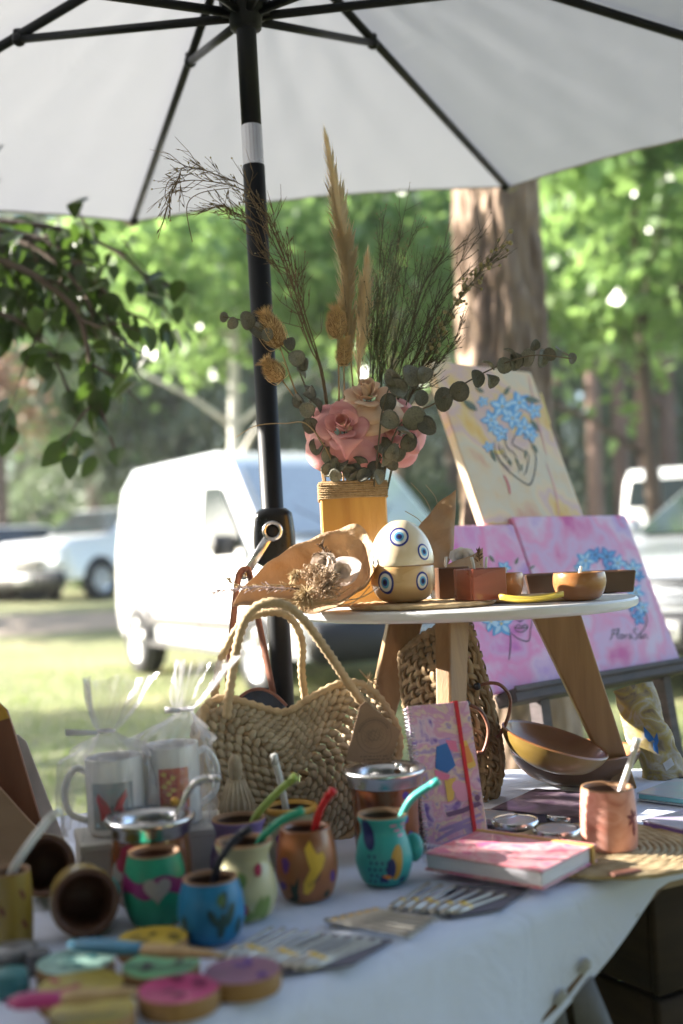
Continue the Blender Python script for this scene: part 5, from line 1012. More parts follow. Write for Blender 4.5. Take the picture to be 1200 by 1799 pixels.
def handle(pts, Ys, r=.0062):
    mb = MB(); bumpy(mb, crv([at(x, y, Y) for (x, y), Y in zip(pts, Ys)], 10), r, .010, .14, 8); mk('rope_handle', mb, HUSKD, bag, world=True)
handle([(398, 1262), (402, 1225), (412, 1160), (428, 1095), (455, 1064), (492, 1060), (530, 1085), (575, 1145), (612, 1200), (655, 1262)], [1.515, 1.51, 1.505, 1.50, 1.50, 1.50, 1.51, 1.53, 1.555, 1.575])
handle([(372, 1262), (380, 1200), (392, 1150), (425, 1095), (470, 1076), (508, 1084), (530, 1125), (530, 1180), (538, 1240)], [1.60, 1.595, 1.59, 1.585, 1.58, 1.58, 1.59, 1.61, 1.63], .0056)
mb = MB(); rr = random.Random(2)
for k in range(14): mb.tube([at(648, 1195, 1.555), at(648+rr.uniform(-18, 18), 1195+rr.uniform(-20, 12), 1.55)], .0009, 4)
mk('frayed_end', mb, HUSKD, bag, world=True)
# tassel
ta = MB(); ta.ball(at(413, 1352, 1.475), (.0095, .0095, .020), 14, 10); mk('tassel_knob', ta, HUSK, bag, world=True)
ta = MB(); tq = at(416, 1405, 1.475); ta.lathe([(.004, .028), (.012, .022), (.021, -.004), (.0225, -.03), (.018, -.036), (0, -.03)], 20, Matrix.Translation(tq)); tk = mk('tassel_skirt', ta, HUSK, bag, world=True)
mb = MB()
for k in range(18):
    a = k*.349; mb.tube([tq+Vector((.010*math.cos(a), .010*math.sin(a), .026)), tq+Vector((.0215*math.cos(a), .0215*math.sin(a), -.004)), tq+Vector((.0235*math.cos(a), .0235*math.sin(a), -.038))], .0016, 5)
tag(mk('tassel_fringe', mb, mat('fringe', (.40, .32, .21), .9, (.56, .48, .36), scale=60), bag, world=True), None, kind='stuff')
# swing tag on the bag
tp = Plane(at(605, 1335, 1.502), Vector((1, .22, .09)), Vector((.18, .02, 1))); tp.u = (tp.u-tp.e*tp.u.dot(tp.e)).normalized(); tp.n = tp.e.cross(tp.u)
tg_ = thing('swing_tag', 'brown card tag with round printed emblem on the heart bag', 'tag', tp.O)
TP = [tp.loc(*q) for q in ((607, 1336), (683, 1347), (704, 1284), (642, 1232), (632, 1240))]; mb = MB(); mb.fill(TP, tp.mp(), 0, 1); mk('card', mb, mat('tag_card', (.25, .155, .10), .8, (.29, .185, .12), scale=40), tg_, world=True, smooth=False, solid=.0008)
PRN = flat('tag_print', (.13, .08, .055)); cx, cy = tp.loc(657, 1292); cc = Vector((cx, cy))
mb = MB()
for r_, w_ in ((.0235, .0007), (.0175, .0005)): mb.stroke([(cx+r_*math.cos(a*.2), cy+r_*math.sin(a*.2)) for a in range(33)], w_, tp.mp(), .0010)
for k in range(20):
    a = .35+k*.125; mb.fill(ell(.0010, .0015, cx+.0206*math.cos(a), cy+.0206*math.sin(a), a-1.57, 6), tp.mp(), .0010, 1)
mk('emblem_ring', mb, PRN, tg_, world=True, smooth=False)
mb = MB(); rs = random.Random(5)
for k in range(4): mb.stroke([(cx-.014+.0016*i, cy+.006-.004*k+.0022*math.sin(i*1.7+k*2)) for i in range(18)], .0006, tp.mp(), .0010)
mb.stroke([(cx+.008*math.cos(a*.25), cy+.006*math.sin(a*.25)) for a in range(26)], .0006, tp.mp(), .0010); mk('emblem_script', mb, PRN, tg_, world=True, smooth=False)
mb = MB()
for ln, (xx, ww) in enumerate(((-.021, .036), (-.017, .033), (-.010, .016))):
    x = cx+xx
    while x < cx+xx+ww: mb.fill(ell(.0010, .0011, x, cy-.0275-.0042*ln-(x-cx)*.14, 0, 6), tp.mp(), .0010, 1); x += rs.choice((.0021, .0024, .0042))
mk('small_print', mb, PRN, tg_, world=True, smooth=False)

# navy purse hanging from the crank by a brown strap
NAVY = mat('navy_leather', (.012, .020, .038), .35, (.028, .045, .075), scale=30, bump=.4, bscale=120, coat=.2); STRAP = mat('brown_leather', (.16, .060, .038), .5, (.26, .11, .07), scale=40, bump=.3, bscale=200, coat=.1)
pu_ = thing('navy_purse', 'navy leather purse hanging by its brown strap from the umbrella crank', 'purse', at(455, 1240, 1.915))
mb = MB(); P = crv([at(404, 1240, 1.905), at(402, 1180, 1.905), at(410, 1090, 1.905), at(418, 1020, 1.900), at(424, 1003, 1.898), at(431, 1000, 1.898), at(438, 1006, 1.900), at(448, 1060, 1.905), at(462, 1130, 1.905), at(480, 1218, 1.905)], 7); mb.tube(P, .0075, 8, flat=.45); mk('strap', mb, STRAP, pu_, world=True)
mb = MB()
def pf(u, v):
    a = 2*math.pi*u; w_ = .047*(1-.25*(1-v)**2) if v < .95 else .044; z = -.135+.165*v; dome = .028*math.cos(a*1)**2*0
    x = w_*math.copysign(abs(math.cos(a))**.6, math.cos(a)); y = .016*math.copysign(abs(math.sin(a))**.8, math.sin(a)); return (x, y, z-(.030*(x/.047)**2 if v > .3 else 0))
mb.grid(pf, 36, 14, cu=True); o = mk('pouch', mb, NAVY, pu_); 
mb = MB(); mb.tube([(.047*math.cos(a)*1.0, -.0165, .030-.030*math.cos(a)**2) for a in [math.pi*i/16 for i in range(17)]], .0030, 6); mk('piping', mb, STRAP, o)
# basket bag under the round table
RUSH = mat('rush_strip', (.24, .155, .075), .85, (.40, .28, .155), scale=45, bump=.5, bscale=220, rnd=.15)
bk_ = thing('open_weave_basket', 'openwork straw basket with leather handles under the round table', 'basket', T(800, 1425)+Vector((0, .12, 0)))
gl = crv([at(703, 1152, 1.87), at(710, 1230, 1.865), at(728, 1310, 1.855), at(760, 1400, 1.85)], 8); gr_ = crv([at(822, 1096, 1.80), at(846, 1180, 1.79), at(872, 1290, 1.78), at(878, 1360, 1.775), at(858, 1430, 1.77)], 7); gm = crv([at(760, 1108, 1.80), at(778, 1200, 1.765), at(806, 1310, 1.75), at(815, 1420, 1.745)], 8)
def smp(c, u): f = max(0, min(1, u))*(len(c)-1); i = min(int(f), len(c)-2); return c[i].lerp(c[i+1], f-i)
def bsk(u, v): a, b, c = smp(gl, v), smp(gm, v), smp(gr_, v); return (a*(1-u)*(1-2*u)+b*4*u*(1-u)+c*u*(2*u-1))
def bskb(u, v): p = bsk(u, v); return p+Vector((.03*(u-.5)+.02, .055, .0))*math.sin(math.pi*u)**.5
NU, NV = 11, 19
for surf, nm in ((bsk, 0), (bskb, 1)):
    for i in range(NU):
        u = (i+.5)/NU; mb = MB(); V = []; K = NV*4
        for j in range(K+1):
            v = j/K; p = surf(u, v); nrm = (surf(u+.02, v)-surf(u-.02, v)).cross(surf(u, min(1, v+.02))-surf(u, max(0, v-.02))).normalized(); s_ = (surf(u+.02, v)-surf(u-.02, v)).normalized(); o_ = .0026*math.sin(math.pi*v*NV+(math.pi if i % 2 else 0)); V += [p+nrm*o_-s_*.0048, p+nrm*o_+s_*.0048]
        mb.add(V, [(2*j, 2*j+1, 2*j+3, 2*j+2) for j in range(K)]); mk('upright_strip', mb, RUSH, bk_, world=True, solid=.0018)
    for j in range(NV):
        v = (j+.5)/NV; mb = MB(); V = []; K = NU*4
        for i in range(K+1):
            u = i/K; p = surf(u, v); nrm = (surf(min(1, u+.02), v)-surf(max(0, u-.02), v)).cross(surf(u, v+.02)-surf(u, v-.02)).normalized(); s_ = (surf(u, v+.02)-surf(u, v-.02)).normalized(); o_ = -.0026*math.sin(math.pi*u*NU+(math.pi if j % 2 else 0)); V += [p+nrm*o_-s_*.0042, p+nrm*o_+s_*.0042]
        mb.add(V, [(2*i, 2*i+1, 2*i+3, 2*i+2) for i in range(K)]); mk('cross_strip', mb, RUSH, bk_, world=True, solid=.0018)
mb = MB(); bumpy(mb, gr_, .0065, .012, .2, 7); bumpy(mb, [bsk(i/20, 0) for i in range(21)], .006, .012, .2, 7); bumpy(mb, gl, .005, .012, .2, 7); mk('rim_braid', mb, RUSH, bk_, world=True)
def lhandle(pts, Y): mb = MB(); mb.tube(crv([at(x, y, Y) for x, y in pts], 7), .0055, 8, flat=.5); mk('leather_handle', mb, STRAP, bk_, world=True); mb2 = MB(); mb2.ball(at(*pts[0], Y-.006), .006, 8, 6); mk('rivet', mb2, EK, bk_, world=True)
lhandle([(838, 1206), (858, 1200), (880, 1204), (896, 1226), (893, 1258), (880, 1288), (872, 1295)], 1.76); lhandle([(820, 1236), (845, 1250), (858, 1282), (850, 1318), (838, 1322)], 1.735)
# ================================================================== NOTEBOOKS, BOOKS, TINS, BOWLS, MAT
coil_mat('straw_mat', 'big round coiled straw mat overhanging the table corner under the pink cup', on(1062, 1496, ZT+.003), .128, .007, 15, m=mat('straw_mat', (.36, .255, .13), .85, (.54, .42, .25), scale=60, bump=.5, bscale=300))
lt_ = MB(); q = on(1098, 1532, ZT+.011); lt_.box((0, 0, 0), (.040, .013, .003), .001); tag(mk('leather_label', lt_, STRAP, smooth=False, loc=q, rot=(0, 0, R_(24))), 'small brown leather label stitched on the straw mat edge', 'label')
def quad_book(name, label, cat, L, Fp, Rp, ztop, th, cover, pages, elastic=None, spiral=False, zsp=None):
    l, f, r_ = on(*L, ztop), on(*Fp, ztop), on(*Rp, ztop); e = (f-l); u = (r_-f); u = (u-e*(u.dot(e)/e.dot(e))); w_, h_ = e.length, u.length; e.normalize(); u.normalize()
    t = thing(name, label, cat, (f.x, f.y, ztop-th)); M = Matrix.Identity(4)
    for i, v in enumerate((-e, u, Vector((0, 0, 1)))):
        for j in range(3): M[j][i] = v[j]
    det = M.to_3x3().determinant()
    def pc(nm, c, s_, m, b=.001, par=None): mb = MB(); mb.box(c, s_, b, M); return mk(nm, mb, m, par or t, smooth=False)
    pc('front_cover', (w_/2, h_/2, th-.0012), (w_, h_, .0024), cover); pc('page_block', (w_/2, h_/2, th/2), (w_-.004, h_-.004, th-.0052), pages); pc('back_cover', (w_/2, h_/2, .0012), (w_, h_, .0024), cover)
    if elastic: pc('elastic_band', (w_/2, h_-.016, th/2+.0004), (w_+.003, .007, th+.002), elastic) if elastic[0:1] != () else None
    if spiral:
        for k in range(int(w_/.0056)):
            mb = MB(); x = .004+k*.0056; mb.tube([M @ Vector((x, .0015+.0062*math.cos(a*.628), th/2+(th/2+.0025)*math.sin(a*.628))) for a in range(10)], .0007, 4, closed=True); mk('spiral_ring', mb, STEEL, t)
    return t, M, w_, h_
def no_el(): return None
PAGES = mat('pages', (.60, .58, .66), .8, (.72, .70, .76), scale=300, stretch=(.1, .1, 6), bump=.3)
class _E(tuple): pass
def book(name, label, cat, L, Fp, Rp, ztop, th, cover, pages=PAGES, el=None, spiral=False):
    t, M, w_, h_ = quad_book(name, label, cat, L, Fp, Rp, ztop, th, cover, pages, None, spiral)
    if el:
        for nm, c, s_ in (('elastic_band', (w_/2, h_-.012, th/2), (w_+.0025, .007, th+.002)),): mb = MB(); mb.box(c, s_, .0004, M); mk(nm, mb, el, t, smooth=False); 
    return t
zb = ZT+.010
book('spiral_notebook', 'pink flowered spiral notebook lying on the straw mat with mustard elastic', 'notebook', (744, 1497), (953, 1530), (1082, 1487), zb+.021, .021, wash('pink_cover', [(.62, .10, .16), (.66, .22, .26), (.70, .42, .42), (.66, .20, .28), (.58, .12, .30)], 26, .4, 4, 1.5, 3, .3), el=mat('mustard', (.50, .30, .07), .7))
t = bpy.data.objects['spiral_notebook']
l0, f0 = on(744, 1497, zb+.010), on(953, 1530, zb+.010); d = f0-l0; sd_ = Vector((d.y, -d.x, 0)).normalized()
for k in range(30):
    c = l0+d*(.02+.96*k/29)+sd_*.001; mb = MB(); mb.tube([c-sd_*(.004*math.cos(a*.7854))*-1+Vector((0, 0, .0115*math.sin(a*.7854))) for a in range(8)], .0007, 4, closed=True); mk('spiral_ring', mb, flat('ring_white', (.62, .62, .70)), t, world=True)
DKB = wash('dark_cover', [(.05, .035, .06), (.10, .06, .10), (.22, .16, .20), (.07, .05, .08), (.05, .04, .07)], 16, .3, 4, 1, 5, .5)
book('art_book', 'dark violet book lying behind the tins', 'book', (862, 1420), (1020, 1436), (1048, 1394), ZT+.018, .016, DKB, mat('pages_dark', (.12, .11, .17), .7, (.2, .19, .26), scale=300, stretch=(.1, .1, 6)))
book('art_book', 'lilac book lying right of the pink cup', 'book', (1125, 1440), (1225, 1462), (1290, 1420), ZT+.016, .014, wash('lilac_cover', [(.30, .22, .46), (.44, .36, .58), (.50, .46, .60), (.38, .30, .52)], 10, .35, 4, 1, 6, .4), mat('pages_lilac', (.20, .11, .36), .6))
book('art_book', 'turquoise edged book at the back right corner', 'book', (1118, 1392), (1225, 1405), (1262, 1375), ZT+.014, .012, wash('teal_cover', [(.42, .40, .52), (.40, .52, .58), (.52, .50, .56), (.34, .46, .54)], 10, .35, 4, 1, 8, .4), mat('pages_teal', (.16, .46, .50), .6))
# upright notebook
npl = Plane(at(748, 1492, 1.475), Vector((1, .28, 0)), Vector((-.10, .26, .96))); npl.u = (npl.u-npl.e*npl.u.dot(npl.e)).normalized(); npl.n = npl.e.cross(npl.u)
npl.O = npl.O+npl.u*((ZT+.003-npl.O.z)/npl.u.z); nw = npl.loc(858, 1470)[0]; nh = npl.loc(690, 1243)[1]; nx0 = npl.loc(744, 1484)[0]
nb = thing('spiral_notebook', 'upright spiral notebook with dreamy coloured cover and red elastic', 'notebook', npl.O); M = Matrix.Identity(4)
for i, v in enumerate((npl.e, npl.u, npl.n)):
    for j in range(3): M[j][i] = v[j]
COVER = wash('dream_cover', [(.10, .06, .30), (.30, .20, .52), (.66, .52, .62), (.58, .30, .50), (.70, .58, .46), (.34, .26, .56), (.62, .46, .10)], 24, .35, 6, 1.2, 12, .4)
for nm, z, tk_, m in (('front_cover', .0, .002, COVER), ('page_block', -.008, .013, PAGES), ('back_cover', -.016, .002, flat('back_cover', (.5, .45, .55)))):
    mb = MB(); mb.box((nw/2, nh/2, z), (nw-(.004 if nm == 'page_block' else 0), nh-(.004 if nm == 'page_block' else 0), tk_), .0006, M); mk(nm, mb, m, nb, smooth=False)
for k in range(34):
    y = .006+k*(nh-.012)/33; mb = MB(); mb.tube([M @ Vector((.002+.006*math.cos(a*.7854), y+.0006*a, -.008+.0115*math.sin(a*.7854))) for a in range(8)], .0008, 4, closed=True); mk('spiral_ring', mb, STEEL, nb)
mb = MB(); mb.box((nw-.018, nh/2, -.0075), (.0055, nh+.004, .0205), .0006, M); mk('elastic_band', mb, mat('red_elastic', (.55, .015, .03), .6), nb, smooth=False)
def nart(nm, m, shapes, w_=None, off=.0016): 
    mb = MB()
    for i, s_ in enumerate(shapes):
        P = [npl.loc(*q) for q in s_]
        if w_: mb.stroke([(v.x, v.y) for v in crv([(a, b, 0) for a, b in P], 4)], w_*pxm(1.5), npl.mp(), off+.00003*i)
        else: mb.fill(P, npl.mp(), off+.00003*i, 1)
    mk(nm, mb, m, nb, world=True, smooth=False)
nart('cover_skirt', BLU2, [[(766, 1312), (785, 1305), (800, 1345), (785, 1358), (764, 1350)]]); nart('cover_lilac', mat('art_lilac', (.40, .30, .62), .5), [[(768, 1300), (790, 1296), (796, 1330), (780, 1328)]], off=.0013)
nart('cover_magenta', ROSES, [[(762, 1352), (790, 1362), (786, 1372), (766, 1368)]], off=.0019); nart('cover_cloud', ROSES, [[(782, 1300), (800, 1302), (804, 1322), (790, 1318)]], off=.0019); nart('cover_yellow', YELS, [[(780, 1370), (800, 1366), (796, 1405), (786, 1410)], [(806, 1308), (818, 1300), (836, 1345), (824, 1352), (812, 1335)]], off=.0019)
nart('cover_pink', flat('art_pink', (.70, .34, .50)), [ell(14, 17, 812, 1392, 0, 12), ell(10, 11, 803, 1382, 0, 10)], off=.0021); nart('cover_orange', flat('art_orange', (.72, .30, .08)), [[(812, 1312), (822, 1310), (830, 1338), (820, 1342)]], off=.0022)
nart('cover_road', flat('art_violet', (.16, .09, .20)), [[(783, 1428), (812, 1420), (840, 1408), (846, 1414), (815, 1428), (786, 1436)], ell(5, 6, 838, 1402, 0, 8)], off=.0019); nart('cover_lines', mat('art_mauve', (.36, .28, .55), .5), [[(765, 1478), (800, 1458), (850, 1440)], [(770, 1460), (805, 1448), (845, 1430)], [(768, 1488), (810, 1472), (852, 1458)]], 7, .0012)
# tins
TINM = wash('tin_print', [(.50, .46, .44), (.58, .50, .50), (.42, .48, .54), (.56, .40, .42)], 60, .3, 4, 1, 2, .6)
for px, py, lab in ((908, 1462, 'round printed tin left of the other tins'), (998, 1448, 'round printed tin at the back beside the pink cup'), (982, 1478, 'round printed tin nearest the pink notebook'), (872, 1452, 'dark tin half hidden behind the upright notebook')):
    c = T(px, py)+Vector((0, .012, 0)); t = thing('round_tin', lab, 'tin', c, group='round tins'); r_ = 40*pxm(c.y)
    mb = MB(); mb.lathe([(0, 0), (r_*.97, 0), (r_, .002), (r_, .009)], 36); mk('tin_body', mb, mat('tin_dark', (.10, .085, .10), .35, metal=.6), t, auto=40)
    mb = MB(); mb.lathe([(r_*1.03, .0075), (r_*1.03, .0135), (r_*.98, .015), (r_*.88, .0142)], 36); mk('lid_rim', mb, STEEL, t, auto=50); mb = MB(); mb.lathe([(r_*.9, .0140), (0, .0146)], 32); mk('lid_print', mb, TINM, t)
# wooden bowls behind
OLIVEW = mat('bowl_outside', (.19, .12, .025), .4, (.29, .19, .045), scale=7, stretch=(1, 1, 4), bump=.12, coat=.4); BOWLI = mat('bowl_inside', (.22, .085, .030), .35, (.36, .16, .06), scale=6, stretch=(1, 5, 1), bump=.1, coat=.45)
def shallow(label, c, r, h, rot, out, inn):
    t = thing('wooden_bowl', label, 'bowl', c, rot); pr = smoothp([(r*.42, 0), (r*.72, h*.25), (r*.92, h*.66), (r, h)], 5)
    mb = MB(); mb.lathe([(0, 0)]+pr, 48); mk('outer_bowl', mb, out, t); mb = MB(); mb.lathe([(r, h), (r*.975, h+.0025), (r*.95, h-.001), (r*.86, h*.66), (r*.6, h*.28), (0, h*.16)], 48); mk('inner_bowl', mb, inn, t)
cB = T(1030, 1390)+Vector((0, .075, 0)); shallow('dark wooden bowl standing under the tilted one by the table leg', cB, .104, .050, (0, 0, 0), mat('bowl_dark', (.10, .048, .02), .45, (.17, .085, .038), scale=6, coat=.2), BOWLI)
cA = at(962, 1346, 1.755); shallow('olive rimmed wooden bowl tilted against the basket', cA, .083, .042, (R_(6), R_(17), 0), OLIVEW, BOWLI)
# painted bark slab
sl_ = thing('painted_log', 'bark covered log slice painted with a blue butterfly, leaning at the back right', 'log', at(1172, 1376, 1.865))
a_, b_ = at(1172, 1374, 1.865), at(1110, 1208, 1.93); ax = (b_-a_).normalized(); x_ = Vector((1, .15, .4)); x_ = (x_-ax*x_.dot(ax)).normalized(); y_ = ax.cross(x_); Ll = (b_-a_).length
def bs(u, v):
    a = 2*math.pi*u; r_ = .034*(1+.10*math.sin(a*3+v*9)+.06*math.sin(a*7+v*21)+.05*math.sin(v*17)); return a_+ax*(Ll*v)+x_*(r_*math.cos(a))+y_*(r_*math.sin(a)*.55)
mb = MB(); mb.grid(bs, 40, 24, cu=True); n0 = len(mb.v); mb.v.append(tuple(b_)); mb.f += [(n0-40+i, n0-40+(i+1) % 40, n0) for i in range(40)]
mk('bark_log', mb, wash('painted_bark', [(.10, .07, .04), (.28, .22, .15), (.42, .33, .10), (.44, .40, .34), (.34, .26, .09), (.16, .11, .08)], 22, .8, 6, 1.0, 3), sl_, world=True)
from mathutils.bvhtree import BVHTree
bvh_ = BVHTree.FromPolygons([Vector(v) for v in mb.v], mb.f)
def bart(nm, m, shapes, off):                                       # painted straight on the bark
    for s_ in shapes:
        P = []; n_ = len(s_); cx = sum(q[0] for q in s_)/n_; cy = sum(q[1] for q in s_)/n_; q_ = MB()
        def hit(x, y, o_):
            h = bvh_.ray_cast(Vector((0, 0, EYE)), ray(x, y).normalized()); return (h[0]+(h[1] if h[1].y < 0 else -h[1])*o_) if h[0] is not None else at(x, y, 1.86)
        q_.fill(s_, hit, off, 3); mk(nm, q_, m, sl_, world=True)
bart('butterfly_wings', BLU2, [[(1131, 1276), (1142, 1288), (1150, 1300), (1140, 1304), (1132, 1294)], [(1148, 1300), (1154, 1286), (1157, 1302), (1152, 1316)], [(1146, 1302), (1155, 1312), (1157, 1326), (1148, 1318)]], .0014)
bart('price_sticker', flat('sticker', (.6, .6, .62)), [[(1164, 1342), (1178, 1332), (1184, 1344), (1170, 1355)]], .0016)

# ================================================================== MATE CUPS, STRAWS
TURN = {'barrel': [(.62, 0), (.80, .06), (.96, .28), (1.0, .46), (.95, .74), (.84, .96), (.82, 1)], 'pot': [(.58, 0), (.80, .06), (.98, .26), (1.0, .40), (.90, .62), (.78, .76), (.80, .86), (.90, .97), (.90, 1)], 'flare': [(.80, 0), (.86, .05), (.90, .3), (.90, .55), (.94, .8), (1.0, .97), (1.0, 1)], 'cyl': [(.90, 0), (.97, .04), (1.0, .3), (1.0, .55), (.96, .85), (.93, 1)], 'belly': [(.70, 0), (.86, .05), (1.0, .35), (1.0, .6), (.95, .85), (.97, 1)]}
GOURD = mat('gourd_rim', (.24, .12, .055), .6, (.36, .20, .10), scale=20, bump=.3); DARKIN = mat('cup_inside', (.06, .025, .012), .7, (.10, .045, .02), scale=20)
def cup(label, px, py, wpx, tpy, kind, m, rimm=GOURD, metal=False, inner=DARKIN, name='mate_cup', Yadj=.0, rot=None):
    c = T(px, py); r_ = wpx/2*pxm(c.y); c = c+Vector((0, r_*.75+Yadj, 0)); wpx_r = wpx/2*pxm(c.y); r_ = wpx_r; top = at(px, tpy, c.y-r_*.2); h_ = top.z-ZT-.002
    t = thing(name, label, 'cup', (c.x, c.y, ZT+.0015), rot or (0, 0, 0)); pr = smoothp([(a*r_, b*h_) for a, b in TURN[kind]], 5)
    mb = MB(); mb.lathe([(0, 0)]+pr, 44); mk('cup_body', mb, m, t)
    R1 = pr[-1][0]; mb = MB()
    if metal: mb.lathe([(R1*.99, h_-.012), (R1*1.02, h_-.010), (R1*1.03, h_-.002), (R1*1.13, h_+.002), (R1*1.16, h_+.006), (R1*1.12, h_+.0095), (R1*.98, h_+.007), (R1*.84, h_+.004), (R1*.82, h_-.01)], 48); mk('metal_rim', mb, STEEL, t)
    else: mb.lathe([(R1, h_-.0005), (R1*.985, h_+.002), (R1*.90, h_+.0015), (R1*.86, h_-.003)], 44); mk('rim', mb, rimm, t)
    mb = MB(); mb.lathe([(R1*.87, h_-.002), (R1*.82, h_*.6), (R1*.6, h_*.35), (0, h_*.3)], 36); mk('inside', mb, inner, t)
    return t, pr, c, h_, R1
def dec(t, pr, nm, m, shapes, a0=0, off=.0005, rings=3, lines=None):
    mp = wrapper(pr, TOCAM+a0)
    for i, s_ in enumerate(shapes):
        mb = MB()
        if lines: mb.stroke(s_, lines, mp, off+.00004*i)
        else: mb.fill(s_, mp, off+.00004*i, rings)
        mk(nm, mb, m, t)
def paint(nm, c, **k): return mat('paint_'+nm, c, .45, var=.16, scale=30, bump=.12, bscale=90, coat=.12, spec=.35, stretch=(1, 1, .4), **k)
def straw(label, a, b, pts, r, m, cat='straw', mouth=None):         # pts: photograph pixels with their distance
    P = [at(x, y, Y) for x, y, Y in pts]; t = thing('drinking_straw', label, cat, P[0]); mb = MB(); C = crv(P, 8); mb.tube(C, r, 10); mk('tube', mb, m, t, world=True)
    mb = MB(); d = (C[-1]-C[-2]).normalized(); mb.tube([C[-1]-d*.012, C[-1], C[-1]+d*.001], [r*1.02, r*1.12, r*.9], 10); mk('mouthpiece', mb, mouth or m, t, world=True)
# teal pot, right of centre
TEAL = paint('teal', (.035, .34, .33)); t, pr, c, h_, R1 = cup('turquoise mate pot painted with a toucan and dark dots', 678, 1560, 98, 1432, 'pot', TEAL)
NAVYP = paint('navy', (.012, .025, .12)); OCH = paint('ochre', (.48, .26, .03)); PURP = paint('purple', (.09, .03, .20)); CRIM = paint('crimson', (.30, .012, .05))
dec(t, pr, 'dark_patch', NAVYP, [ell(.0085, .018, -.020, h_*.78, .25, 16)]); dec(t, pr, 'bird_body', OCH, [ell(.0075, .020, .014, h_*.38, -.15, 16)]); dec(t, pr, 'bird_wing', NAVYP, [ell(.0055, .012, .007, h_*.30, -.1, 14)], off=.0008); dec(t, pr, 'bird_beak', paint('orangeb', (.6, .2, .03)), [leaf2(.012, .005, .008, h_*.17, 2.9)], off=.0009)
dec(t, pr, 'dot', NAVYP, [ell(.0016, .0020, -.018+.0065*(k % 4)+.002*(k//4 % 2), h_*(.12+.09*(k//4)), 0, 8) for k in range(18)], off=.0006, rings=1); dec(t, pr, 'leaf_paint', NAVYP, [leaf2(.014, .005, .004, h_*.10, 2.6), leaf2(.012, .005, .016, h_*.08, .6)], off=.0007); dec(t, pr, 'pink_dash', paint('pinkd', (.55, .2, .36)), [ell(.005, .0016, .012+.005*k, h_*(.90-.08*(k % 3)), 0, 8) for k in range(5)], rings=1)
mb = MB(); mb.ball((0, 0, 0), (.012, .010, .017)); tag(mk('cup_lug', mb, TEAL, t, loc=(R1*1.20, .012, h_*.46)), None)
straw('turquoise drinking straw in the turquoise pot', 0, 0, [(690, 1500, c.y), (704, 1440, c.y), (722, 1405, c.y-.005), (750, 1384, c.y-.01), (770, 1372, c.y-.012)], .0043, paint('teal2', (.05, .42, .38)))
# brown gourd with the butterfly
BRN = mat('brown_gourd', (.20, .062, .016), .36, (.33, .115, .030), scale=9, bump=.12, bscale=100, coat=.45); t, pr, c, h_, R1 = cup('brown mate cup painted with a yellow butterfly and a name', 540, 1588, 108, 1456, 'barrel', BRN, rimm=BRN)
YEL = paint('yellow', (.60, .38, .035)); dec(t, pr, 'butterfly_wing', YEL, [[(.0, .062), (.006, .071), (.010, .062), (.014, .055), (.021, .057), (.024, .050), (.020, .040), (.012, .030), (.008, .018), (.002, .012), (-.003, .014), (-.002, .026), (.006, .040), (.003, .050)]], -.02, rings=4)
dec(t, pr, 'name_writing', EK, [[(.0045+.0*0+(x-0)*.62+(y)*.30-.002, .0245+(x)*.66-(y)*.42) for x, y in s_] for s_ in [[(a*.0105, b*.0105) for a, b in w__] for w__ in letters(0, 0, 1, 'Nayu')]], -.02, .0009, lines=.0011)
dec(t, pr, 'pansy', PURP, [[(-.030, .050), (-.022, .052), (-.018, .046), (-.021, .038), (-.024, .034), (-.029, .040)], ell(.006, .005, -.030, .020, .3, 10), ell(.004, .007, .034, .028, 0, 10)]); dec(t, pr, 'dark_stalk', paint('darkgreen', (.02, .035, .02)), [leaf2(.030, .006, -.016, .004, 1.3), leaf2(.024, .008, -.010, .003, 1.9), leaf2(.014, .008, -.022, .003, .3), leaf2(.012, .007, .020, .006, .8)], off=.0007)
straw('red drinking straw in the brown butterfly cup', 0, 0, [(548, 1520, c.y), (553, 1460, c.y), (562, 1425, c.y-.004), (576, 1400, c.y-.008), (586, 1388, c.y-.01)], .0043, paint('red', (.52, .015, .02)))
# cream pot with leaves
CRM = mat('paint_cream', (.40, .36, .22), .4, (.46, .47, .26), scale=16, bump=.05, coat=.3); t, pr, c, h_, R1 = cup('cream mate pot painted with green leaves and red buds', 430, 1624, 110, 1480, 'pot', CRM)
LGR = paint('leafgreen', (.17, .25, .07)); dec(t, pr, 'green_leaf', LGR, [ell(.011, .009, -.006, .046, .4, 12), ell(.012, .008, -.016, .030, -.2, 12), ell(.006, .014, .024, .016, -.4, 12), leaf2(.026, .010, .012, .006, 1.2), ell(.008, .006, .004, .010, 0, 10)]); dec(t, pr, 'red_bud', CRIM, [ell(.0045, .0065, .017, .056, 0, 12), ell(.004, .007, .001, .018, .1, 12), ell(.003, .004, -.022, .048, 0, 10)], off=.0008)
straw('dark drinking straw in the blue cup', 0, 0, [(370, 1600, c.y-.05), (378, 1540, c.y-.05), (390, 1505, c.y-.05), (415, 1472, c.y-.045), (440, 1455, c.y-.04)], .0043, paint('darkblue', (.012, .014, .03)))
straw('jade green drinking straw in the cream leaf pot', 0, 0, [(448, 1540, c.y), (456, 1482, c.y), (474, 1458, c.y-.005), (500, 1438, c.y-.01), (532, 1424, c.y-.012)], .0043, paint('jade', (.02, .30, .19)))
# purple rimmed pot behind
VIO = paint('violet', (.22, .15, .36)); t, pr, c, h_, R1 = cup('violet rimmed mate pot behind the cream leaf pot', 420, 1565, 104, 1440, 'pot', VIO)
straw('pale green drinking straw in the violet rimmed pot', 0, 0, [(425, 1500, c.y), (446, 1442, c.y), (468, 1412, c.y-.004), (495, 1385, c.y-.008), (520, 1364, c.y-.01)], .0046, paint('lime', (.30, .42, .10)))
